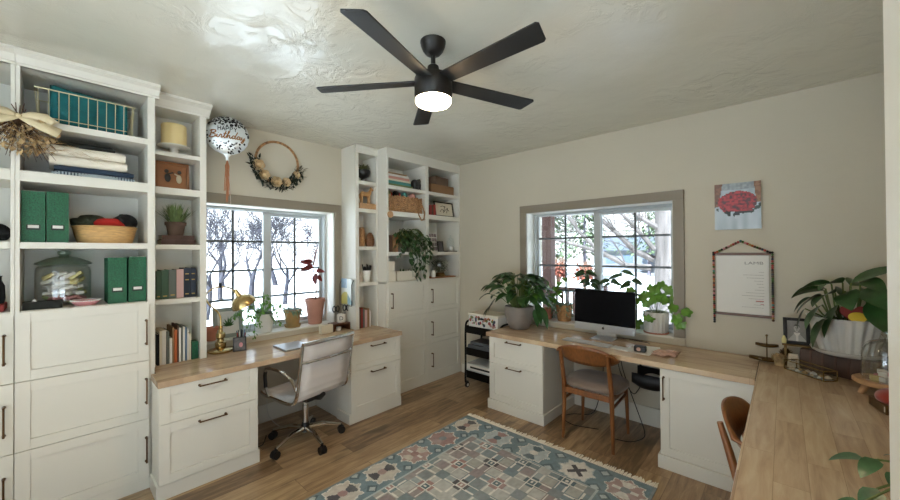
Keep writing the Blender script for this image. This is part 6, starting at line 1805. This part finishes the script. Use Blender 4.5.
# ------------------------------------------------------------------ wall pictures
t = thing('canvas_print', 'canvas photo of a red rose bouquet held against a pale dress', 'picture', (-.26, 3.58, 1.72))
CW, CH = .282, .358
def bouquet(u, v):
    x, y = (u - .5), (v - .5) * CH / CW
    n = vnoise(u * 22, v * 28, 4); n2 = vnoise(u * 9, v * 3, 8)
    base = mix3(srgb('#8C99A2'), srgb('#C3CCD2'), .25 + .6 * n2)
    if v > .86: base = mix3(srgb('#7F868A'), srgb('#A9B0B4'), n)
    ax = .40 - (v - .6) * .12
    if v > .5 and x < -ax + .06 * (v - .5): base = srgb('#6E4630') if n < .6 else srgb('#85583C')
    if v > .55 and x > ax: base = srgb('#7A5238') if n < .5 else srgb('#93694A')
    d = math.hypot(x + .0, (y - .10) * 1.35)
    if d < .40 + .05 * n and y > -.15:
        if n > .35: base = srgb('#8E1A22') if n < .62 else srgb('#B32A30')
        else: base = srgb('#4A1216')
    elif d < .49 + .06 * n and y < .14 and vnoise(u * 16, v * 16, 9) > .45: base = srgb('#1E2A20')
    if abs(x) < .05 and -.34 < y < -.14: base = srgb('#22262A') if y > -.25 else srgb('#B9C2C8')
    return base
g = grid_paint(CW, CH, 56, 70, bouquet).xf(Matrix.Translation((-.261, 3.5638, 1.716)))
MB().box(-.402, -.12, 3.565, 3.5998, 1.716, 2.074).build('canvas', M['paper'], t, smooth=0, bevel=.002)
g.build('printed_face', M['photo_gloss'], t, smooth=0)
# beaded hanger with print
t = thing('wall_hanging', 'white text print on two wooden bars hung by a colourful bead string', 'wall hanging', (-.24, 3.58, 1.05))
px0, px1, pz0, pz1 = -.398, -.082, 1.062, 1.518
for z in (1.518, 1.050): MB().cbox(((px0 + px1) / 2, 3.585, z + .006), (.345, .016, .020)).build('wooden_bar', M['wood_dark'], t, smooth=0, bevel=.002)
MB().box(px0, px1, 3.5845, 3.5865, pz0, pz1 - .004).build('paper_print', M['paper'], t, smooth=0)
tx = text_mb('LAMB', .030, Matrix(((1.5, 0, 0, -.168), (0, 0, -1, 3.5842), (0, 1, 0, 1.445), (0, 0, 0, 1))), .0002)
tx.build('heading', mat('ink_pale', '#7C7874', .8), t, smooth=0)
b = MB(); R = random.Random(3)
for i in range(12):
    z = 1.385 - i * .0225; w = (.028, .12, .10, .055, .04, .03, .052, .105, .13, .09, .05, .06)[i]
    if w > 0:
        x1 = px1 - .028; x = x1 - w
        while x < x1 - .004:
            s = R.uniform(.004, .012); b.box(x, min(x + s, x1), 3.5836, 3.5842, z, z + .0035); x += s + .003
b.build('small_lettering', mat('ink_soft', '#9C9892', .8), t, smooth=0)
b = MB().box(-.158, -.112, 3.5836, 3.5842, 1.165, 1.171).box(-.132, -.112, 3.5836, 3.5842, 1.145, 1.149); b.build('red_lettering', M['ink_red'], t, smooth=0)
b = MB()
for k in range(9): b.box(-.24 + k * .0145, -.24 + k * .0145 + .010, 3.5836, 3.5842, 1.118, 1.121)
b.build('foot_lettering', bpy.data.materials['ink_soft'], t, smooth=0)
bead_cols = [srgb(q) for q in ('#A33A35', '#4C8A84', '#1C2838', '#B08A55', '#5C4030', '#121314', '#B05A2C', '#27364A', '#C98A8E', '#3A6228')]
bb = MB()
def beads(p, q, r=.0088):
    p, q = Vector(p), Vector(q); n = max(1, int((q - p).length / (r * 1.8)))
    for i in range(n + 1):
        bb.cur = R.choice(bead_cols); bb.ball(tuple(p.lerp(q, i / n)), r, 7, 5)
top = (-.245, 3.578, 1.625)
beads((-.405, 3.576, 1.535), top); beads(top, (-.075, 3.576, 1.535))
beads((-.415, 3.574, 1.535), (-.413, 3.574, .985)); beads((-.062, 3.574, 1.535), (-.062, 3.574, 1.035))
bb.build('bead_chain', M['painted'], t)
MB().tube([(-.40, 3.586, 1.53), (-.245, 3.590, 1.615), (-.08, 3.586, 1.53)], .0015, 5).build('cord', M['wood_dark'], t)
MB().cyl((-.245, 3.588, 1.617), (-.245, 3.5995, 1.617), .004, n=8).build('nail', M['black_metal'], t)

# ------------------------------------------------------------------ right desk top
GT = .754
# two tier brass leaf tray
t = thing('tiered_tray', 'small two tier brass tray stand at the desk corner', 'tray stand', (-.095, 3.44, GT))
MB().cyl((-.095, 3.44, GT), (-.095, 3.44, GT + .185), .0035, n=8).ball((-.095, 3.44, GT + .19), .0075, 10, 8).build('rod', M['brass_dull'], t)
def boat(b, c, L, W, h, rot):
    rows = []
    for i in range(13):
        u = i / 12 * 2 - 1; w = W * (max(0, 1 - u * u)) ** .6 + .002
        rows.append([(u * L, w * s, h * (abs(s) ** 2 * .8 + .5 * u * u)) for s in (-1, -.6, 0, .6, 1)])
    k = b.mark(); b.sheet(rows); b.xf(Matrix.Translation(c) @ Matrix.Rotation(rot, 4, 'Z'), k)
b = MB(); boat(b, (-.095, 3.44, GT + .003), .098, .05, .026, .05); b.build('lower_tray', M['brass_dull'], t, smooth=60, solid=.002)
b = MB(); boat(b, (-.095, 3.44, GT + .105), .062, .04, .022, .05); b.build('upper_tray', M['brass_dull'], t, smooth=60, solid=.002)
tag(MB().ball((-.135, 3.45, GT + .013), 1, 10, 8, (.012, .01, .006)).build('tiny_shell', M['shell']), 'tiny pale shell in the lower brass tray', 'shell')
# pine cone flower ornament
def pinecone(c, r, h, label, m='brass_dull'):
    b = MB(); n = 0
    for lv in range(9):
        f = lv / 8; rr = r * math.sin(PI * (.15 + .8 * f)) ** .8; k = max(4, int(10 * rr / r))
        for i in range(k):
            a = 2 * PI * i / k + lv * .5
            b.leaf((c[0] + rr * .4 * math.cos(a), c[1] + rr * .4 * math.sin(a), c[2] + h * f * .85), (math.cos(a), math.sin(a), .6), rr * .8, rr * .55, -.4, n=2)
    b.lathe([(0, 0), (r * .5, 0), (r * .55, h * .4), (r * .3, h * .8), (0, h * .9)], c, 12)
    return tag(b.build('pine_cone', M[m], smooth=0), label, 'pine cone', 'pine cones at the desk corner')
pinecone((-.03, 3.40, GT), .05, .09, 'large brown pine cone beside the tiered brass tray', 'dried_brown')
pinecone((.005, 3.50, GT), .045, .12, 'taller pine cone behind the large one', 'brass_dull')
# small wooden riser with white bag-like tag and framed portrait
t = thing('wooden_riser', 'small dark wooden riser carrying the boy portrait', 'riser', (.075, 3.475, GT))
MB().box(-.015, .14, 3.425, 3.525, GT + .138, GT + .15).box(-.005, .01, 3.43, 3.52, GT, GT + .1375).box(.115, .13, 3.43, 3.52, GT, GT + .1375).build('riser_body', M['brass_dull'], t, smooth=0, bevel=.002)
t = thing('white_house_box', 'small pale house shaped block under the wooden riser', 'ornament', (.035, 3.405, GT))
MB().prism([(-.03, 0), (.03, 0), (.024, .09), (-.024, .09)], -.015, .015, Matrix(((1, 0, 0, .04), (0, 0, 1, 3.405), (0, 1, 0, GT), (0, 0, 0, 1)))).build('block', M['shell'], t, smooth=0, bevel=.002)
MB().box(.03, .052, 3.388, 3.3898, GT + .045, GT + .06).build('dark_mark', M['dark_label'], t, smooth=0)
tag(MB().lathe([(0, 0), (.013, 0), (.014, .025), (.009, .04), (.006, .05), (0, .054)], (-.004, 3.45, GT + .1505), 14).build('candle_stub', M['candy_cream']), 'small cream candle stub standing left of the boy portrait', 'candle')
def portrait(u, v):
    n = vnoise(u * 20, v * 20, 2)
    g = .16 + .10 * v + .03 * n
    x, y = u - .52, v - .60
    # shirt / shoulders
    sh = .27 - .5 * (abs(x)) ** 1.6
    if v < .40 - .9 * max(0, abs(x) - .10): g = .36 + .06 * n
    if abs(x) < .07 and v < .44: g = .62
    if abs(x) < .16 and .22 + .9 * abs(x) < v < .42 and v < .45: g = .66
    if abs(x) < .055 and .40 < v < .5: g = .36
    fx_, fy_ = x / .135, (v - .635) / .175
    if fx_ * fx_ + fy_ * fy_ < 1: g = .46 - .10 * (x > .05) + .05 * n
    if fx_ * fx_ + fy_ * fy_ < 1:
        if abs(v - .655) < .014 and .03 < abs(x) < .085: g = .09
        if abs(v - .685) < .008 and .03 < abs(x) < .09: g = .16
        if abs(x + .01) < .012 and .585 < v < .64: g = .36
        if abs(v - .545) < .012 and abs(x) < .05: g = .2
    hx_, hy_ = x / .15, (v - .74) / .10
    if hx_ * hx_ + hy_ * hy_ < 1 and (v > .745 or abs(x) > .115): g = .07 + .04 * n
    if abs(abs(x) - .142) < .02 and abs(v - .635) < .04: g = .38
    return (g * 1.0, g * .95, g * .88)
pf = thing('portrait_frame', 'black framed old portrait photo of a boy in a white collar', 'photo frame', (.062, 3.47, GT + .1505))
A = Matrix.Translation((.062, 3.452, GT + .151)) @ Matrix.Rotation(.12, 4, 'Z') @ Matrix.Rotation(math.radians(-9), 4, 'X')
w, h, bw = .135, .178, .020
MB().box(-w / 2, -w / 2 + bw, 0, .014, 0, h).box(w / 2 - bw, w / 2, 0, .014, 0, h).box(-w / 2 + bw, w / 2 - bw, 0, .014, 0, bw).box(-w / 2 + bw, w / 2 - bw, 0, .014, h - bw, h).xf(A).build('frame', M['black_plastic'], pf, smooth=0, bevel=.002)
g = grid_paint(w - 2 * bw - .0004, h - 2 * bw - .0004, 48, 66, portrait).xf(A @ Matrix.Translation((0, .005, bw + .0002)))
g.build('photo', M['photo_gloss'], pf, smooth=0)
MB().box(-w / 2 + bw + .0002, w / 2 - bw - .0002, .006, .012, bw + .0002, h - bw - .0002).xf(A).build('backing', M['cardboard'], pf, smooth=0)
# glass box with brass edges and shells
A0 = Vector((-.005, 3.325, GT)); ux = Vector((.70, -.71, 0)).normalized(); uy = Vector((.71, .70, 0)).normalized()
gl_, gw, gh = .25, .085, .062
def gp(u, v, z): return A0 + ux * u + uy * v + Vector((0, 0, z))
t = thing('glass_box', 'flat glass box with brass edges holding seashells', 'display box', tuple(gp(gl_ / 2, gw / 2, 0)))
b = MB()
cs = [(0, 0), (gl_, 0), (gl_, gw), (0, gw)]
for i in range(4):
    p, q = cs[i], cs[(i + 1) % 4]
    for z in (.003, gh): b.tube([gp(*p, z), gp(*q, z)], .0028, 6)
    b.tube([gp(*p, .003), gp(*p, gh)], .0028, 6)
b.build('brass_edges', M['brass'], t)
b = MB()
for i in range(4):
    p, q = cs[i], cs[(i + 1) % 4]; b._add([gp(*p, .003), gp(*q, .003), gp(*q, gh), gp(*p, gh)], [(0, 1, 2, 3)])
b._add([gp(*p, gh) for p in cs], [(0, 1, 2, 3)]); b.build('glass_panels', M['clear_glass'], t, smooth=0)
b = MB(); b._add([gp(*p, .0025) for p in cs], [(0, 1, 2, 3)]); b.build('mirror_base', M['steel'], t, smooth=0)
R = random.Random(44)
shn = ['pale ribbed', 'brown speckled', 'cream round', 'grey pointed', 'tan flat', 'white small', 'dark small', 'brown round', 'cream long', 'grey flat']
for i in range(10):
    u = .03 + .021 * i + R.uniform(-.004, .004); v = .022 + .038 * (i % 2) + R.uniform(0, .006)
    s = R.uniform(.011, .019); b = MB()
    prof = []
    b.lathe([(0, 0), (s * .8, .001), (s, s * .35), (s * .7, s * .8), (s * .3, s * 1.1), (0, s * 1.2)], tuple(gp(u, v, .0032)), 20, 9, .12)
    tag(b.build('seashell', M[('shell', 'dried_brown', 'candy_white')[i % 3]], smooth=60), shn[i] + ' seashell in the flat glass box, ' + ('front row' if i % 2 == 0 else 'back row'), 'seashell', 'seashells in the glass box')
# big old leather book with the fluted planter on it
bk = thing('leather_book', 'large old dark leather book lying under the white fluted planter', 'book', (.31, 3.425, GT), math.radians(-24))
SP = Matrix(((0, 0, 1, 0), (1, 0, 0, 0), (0, 1, 0, 0), (0, 0, 0, 1)))
def spine(o): return [(-.112, 0), (-.128 - o, .004), (-.137 - o, .035), (-.141 - o, .07), (-.137 - o, .105), (-.128 - o, .136), (-.112, .14)]
MB().box(-.20, .20, -.112, .115, 0, .007).box(-.20, .20, -.112, .115, .133, .14).prism(spine(0), -.2, .2, SP).build('leather_cover', M['book_leather'], bk, smooth=50, local=True)
MB().box(-.19, .19, -.111, .108, .0075, .1325).build('pages', M['paper_cream'], bk, smooth=0, local=True)
b = MB()
for x in (-.15, -.09, -.03, .03, .09, .15): b.prism(spine(.004), x, x + .012, SP)
b.build('spine_bands', M['old_book'], bk, smooth=50, local=True)
pc = (.29, 3.395, GT + .1405)
t = pot_thing('fluted_planter', 'white fluted planter with large dark green leaves and a yellow disc, right desk corner', 'potted plant', pc, [(0, .01), (.122, .01), (.127, .016), (.185, .225), (.189, .232), (.176, .232), (.168, .2), (0, .19)], 'pot_white', flute=22, fd=.06, soil=(.17, .205))
MB().lathe([(0, 0), (.145, 0), (.160, .010), (.170, .028), (.163, .028), (.15, .010), (0, .0095)], pc, 40).build('saucer', M['pot_white'], t)
b = MB(); st = MB(); R = random.Random(90)
lv = [((.02, -.02, .40), (.75, -.25, .62), .24, .085),                                  # the one tall leaf
      ((-.10, -.06, .36), (-1, -.2, .15), .17, .055), ((-.17, -.05, .30), (-.9, -.2, -.5), .13, .05), ((-.20, -.04, .22), (-.5, -.2, -1), .14, .05),
      ((-.12, -.10, .32), (-.8, -.5, -.2), .17, .08), ((-.06, -.12, .34), (-.6, -.7, .1), .17, .09), ((-.12, -.12, .26), (-.6, -.6, -.5), .17, .09), ((-.02, -.13, .34), (.1, -1, .1), .17, .10),
      ((-.05, -.15, .27), (-.5, -.5, -.8), .20, .10), ((-.10, -.14, .20), (-.6, -.6, -.9), .20, .10), ((.05, -.12, .36), (.4, -.8, .1), .19, .10), ((.09, -.10, .34), (.8, -.5, .05), .22, .11),
      ((.13, -.08, .32), (.9, -.4, -.2), .22, .11), ((.08, -.15, .30), (.5, -.8, -.6), .19, .10), ((.15, -.10, .27), (.8, -.5, -.7), .20, .09), ((.17, 0, .32), (1, .1, -.1), .22, .10),
      ((.0, .08, .34), (0, 1, .1), .17, .08), ((.08, .08, .34), (.5, .8, .1), .18, .08), ((-.10, .05, .34), (-.9, .3, .2), .17, .08), ((-.02, -.05, .40), (-.5, -.6, .3), .17, .08), ((.06, -.04, .41), (.4, -.7, .2), .17, .08),
      ((.02, .02, .38), (.3, .6, .4), .16, .08), ((-.07, -.02, .39), (-.9, -.1, .2), .16, .07)]
for (o, d, L, W) in lv:
    o = (o[0] * .95, o[1] * .95, o[2] + .05); L *= 1.12; W *= 1.25
    p = Vector(pc) + Vector(o); st.tube(smooth_pts([(pc[0] + o[0] * .3, pc[1] + o[1] * .3, pc[2] + .19), (pc[0] + o[0] * .7, pc[1] + o[1] * .7, pc[2] + .24), p], 2, 4), .0045, 6, caps=False)
    b.leaf(p, d, L, W, .5 if L > .26 else 1.15, n=9, fold=.18, roll=.55)
st.build('stems', M['stem_green'], t); b.build('foliage', M['leaf_deep'], t, smooth=70)
b = MB()
hp = []
for k in range(36):
    a = 2 * PI * k / 36; hp.append((.0052 * 16 * math.sin(a) ** 3 * .75, .0052 * (13 * math.cos(a) - 5 * math.cos(2 * a) - 2 * math.cos(3 * a) - math.cos(4 * a)) * .75))
HM = Matrix.Translation((pc[0] + .02, pc[1] - .125, pc[2] + .27)) @ Matrix.Rotation(math.radians(80), 4, 'X')
tag(MB().prism(hp, -.012, .012, HM).tube([(pc[0] + .02, pc[1] - .12, pc[2] + .195), (pc[0] + .02, pc[1] - .12, pc[2] + .25)], .003, 6).build('red_heart', M['heart_red'], smooth=0, bevel=.004), 'red heart ornament stuck in the fluted planter behind the yellow disc', 'ornament')
tag(MB().prism([(.038 * math.cos(2 * PI * k / 28), .03 * math.sin(2 * PI * k / 28)) for k in range(28)], .014, .022, Matrix.Translation((pc[0] + .03, pc[1] - .14, pc[2] + .25)) @ Matrix.Rotation(math.radians(80), 4, 'X')).tube([(pc[0] + .03, pc[1] - .152, pc[2] + .2), (pc[0] + .03, pc[1] - .157, pc[2] + .23)], .003, 6).build('yellow_disc', M['yellow_disc'], smooth=0), 'bright yellow disc ornament stuck in the fluted planter', 'ornament')
# round wooden riser with glass cloche
wc_ = (.405, 3.07, GT)
t = thing('round_wood_stand', 'round pale wooden stand with splayed legs under the glass cloche', 'stand', wc_)
MB().lathe([(0, .058), (.12, .058), (.128, .064), (.128, .078), (.122, .083), (0, .083)], wc_, 40).build('stand_top', M['wood_pale'], t)
for k in range(3):
    a = 2 * PI * k / 3 + 3.5
    MB().tube([(wc_[0] + .075 * math.cos(a), wc_[1] + .075 * math.sin(a), GT + .06), (wc_[0] + .105 * math.cos(a), wc_[1] + .105 * math.sin(a), GT)], [.018, .013], 10).build('leg', M['wood_pale'], t)
gc = (wc_[0] + .005, wc_[1], GT + .0835)
t = thing('glass_cloche', 'clear glass cloche full of pastel blocks on the round wooden stand', 'cloche', gc)
MB().lathe([(.098, 0), (.1, .006), (.098, .15), (.088, .185), (.06, .212), (.03, .222), (.012, .225), (.012, .235), (.022, .248), (.02, .262), (0, .268)], gc, 40).build('dome', M['dome_glass'], t, smooth=60)
R = random.Random(66); nm = {'candy_white': 'white', 'candy_pink': 'pink', 'candy_cream': 'yellow', 'candy_mint': 'green'}
pos = [(-.05, -.03, 0), (-.015, -.05, 0), (.03, -.045, 0), (.06, 0, 0), (.02, .01, 0), (-.03, .02, 0), (.045, .045, 0), (-.01, .055, 0), (-.02, -.03, 1), (.02, -.025, 1), (.03, .02, 1), (-.015, .02, 1)]
ml = ['candy_cream', 'candy_white', 'candy_pink', 'candy_mint', 'candy_white', 'candy_pink', 'candy_cream', 'candy_mint', 'candy_white', 'candy_pink', 'candy_cream', 'candy_white']
for i, ((dx, dy, l), m) in enumerate(zip(pos, ml)):
    o = MB().cbox((gc[0] + dx, gc[1] + dy, gc[2] + .0125 + l * .0265), (.033, .033, .024), (0, 0, R.uniform(0, 1.5))).build('pastel_block', M[m], smooth=0, bevel=.003)
    tag(o, nm[m] + ' pastel block under the glass cloche, ' + ('upper layer' if l else 'bottom layer') + ('' if i % 2 else ' near the front' if dy < 0 else ' near the back'), 'block', 'pastel blocks in the cloche')
# gold box with red velvet lid
vc = (.41, 2.80, GT)
t = thing('velvet_box', 'gold rimmed box with a rust red velvet cushion top at the right edge', 'box', vc)
MB().cbox((vc[0], vc[1], GT + .0225), (.155, .155, .045), (0, 0, .25)).build('box_body', M['brass_dull'], t, smooth=0, bevel=.003)
MB().ball((vc[0], vc[1], GT + .062), 1, 24, 14, (.080, .080, .048)).build('velvet_cushion', M['red_velvet'], t, smooth=70)
MB().cbox((vc[0] - .03, vc[1] - .078, GT + .024), (.06, .012, .028), (0, 0, .25)).build('lace_patch', M['linen_cream'], t, smooth=0, bevel=.003)
# pothos at the near end
c = (.36, 1.66, GT)
t = pot_thing('pothos_plant', 'leafy pothos plant in a white pot at the near end of the right desk top', 'potted plant', c, [(0, 0), (.06, 0), (.08, .12), (.082, .13), (.075, .13), (.07, .1), (0, .1)], 'pot_white', soil=(.074, .11))
st = MB(); lf = MB(); R = random.Random(101)
for (e, d, s) in (((.175, 1.68, .91), (-.9, -.1, .1), .085), ((.20, 1.66, .925), (-.5, -.6, -.2), .08), ((.185, 1.55, .885), (-.4, -.6, -.6), .09), ((.15, 1.49, .86), (-.9, -.2, -.1), .075), ((.20, 1.50, .87), (-.2, -.9, -.2), .09), ((.235, 1.66, .90), (-.1, -.8, -.2), .07),
                  ((.25, 1.58, .88), (.3, -.9, -.1), .09), ((.30, 1.62, .95), (.1, -.9, .1), .09), ((.40, 1.72, .97), (.2, 1, .3), .1), ((.46, 1.60, .93), (1, -.4, .1), .1), ((.34, 1.70, .98), (-.3, .2, .9), .09), ((.28, 1.72, .93), (-.7, .6, .1), .08)):
    st.tube(smooth_pts([(c[0] - .02, c[1], c[2] + .11), ((c[0] + e[0]) / 2, (c[1] + e[1]) / 2, max(c[2] + .18, e[2])), e], 3, 5), .003, 5, caps=False)
    lf.leaf(e, d, s, s * .62, .9, n=7, shape='heart', fold=.12)
st.build('stems', M['stem_green'], t); lf.build('foliage', M['leaf_gloss'], t, smooth=70)
# outlet on the wall strip by the corner

# ------------------------------------------------------------------ camera
cam = bpy.data.cameras.new('camera'); co = bpy.data.objects.new('camera', cam); COL.objects.link(co)
cam.sensor_fit = 'HORIZONTAL'; cam.sensor_width = 36; cam.lens = 36 * 363.6114 / 900; cam.clip_start = .02; cam.clip_end = 300
yw, pt, rl = (math.radians(a) for a in (42.53718648, .41590492, -.38362343))
fw = Vector((-math.sin(yw) * math.cos(pt), math.cos(yw) * math.cos(pt), math.sin(pt)))
rt = fw.cross(Vector((0, 0, 1))).normalized(); up = rt.cross(fw)
r2 = rt * math.cos(rl) + up * math.sin(rl); u2 = -rt * math.sin(rl) + up * math.cos(rl)
co.matrix_world = Matrix(((r2.x, u2.x, -fw.x, 0), (r2.y, u2.y, -fw.y, 0), (r2.z, u2.z, -fw.z, 1.55), (0, 0, 0, 1)))
scene.camera = co
vs = scene.view_settings; vs.view_transform = 'Standard'; vs.look = 'None'; vs.exposure = EXPO; vs.gamma = 1; vs.use_curve_mapping = False
scene.cycles.max_bounces = 10; scene.cycles.diffuse_bounces = 6; scene.cycles.transparent_max_bounces = 16; scene.cycles.glossy_bounces = 4
scene.cycles.sample_clamp_indirect = 6; scene.cycles.caustics_reflective = False; scene.cycles.caustics_refractive = False
scene.cycles.use_denoising = True
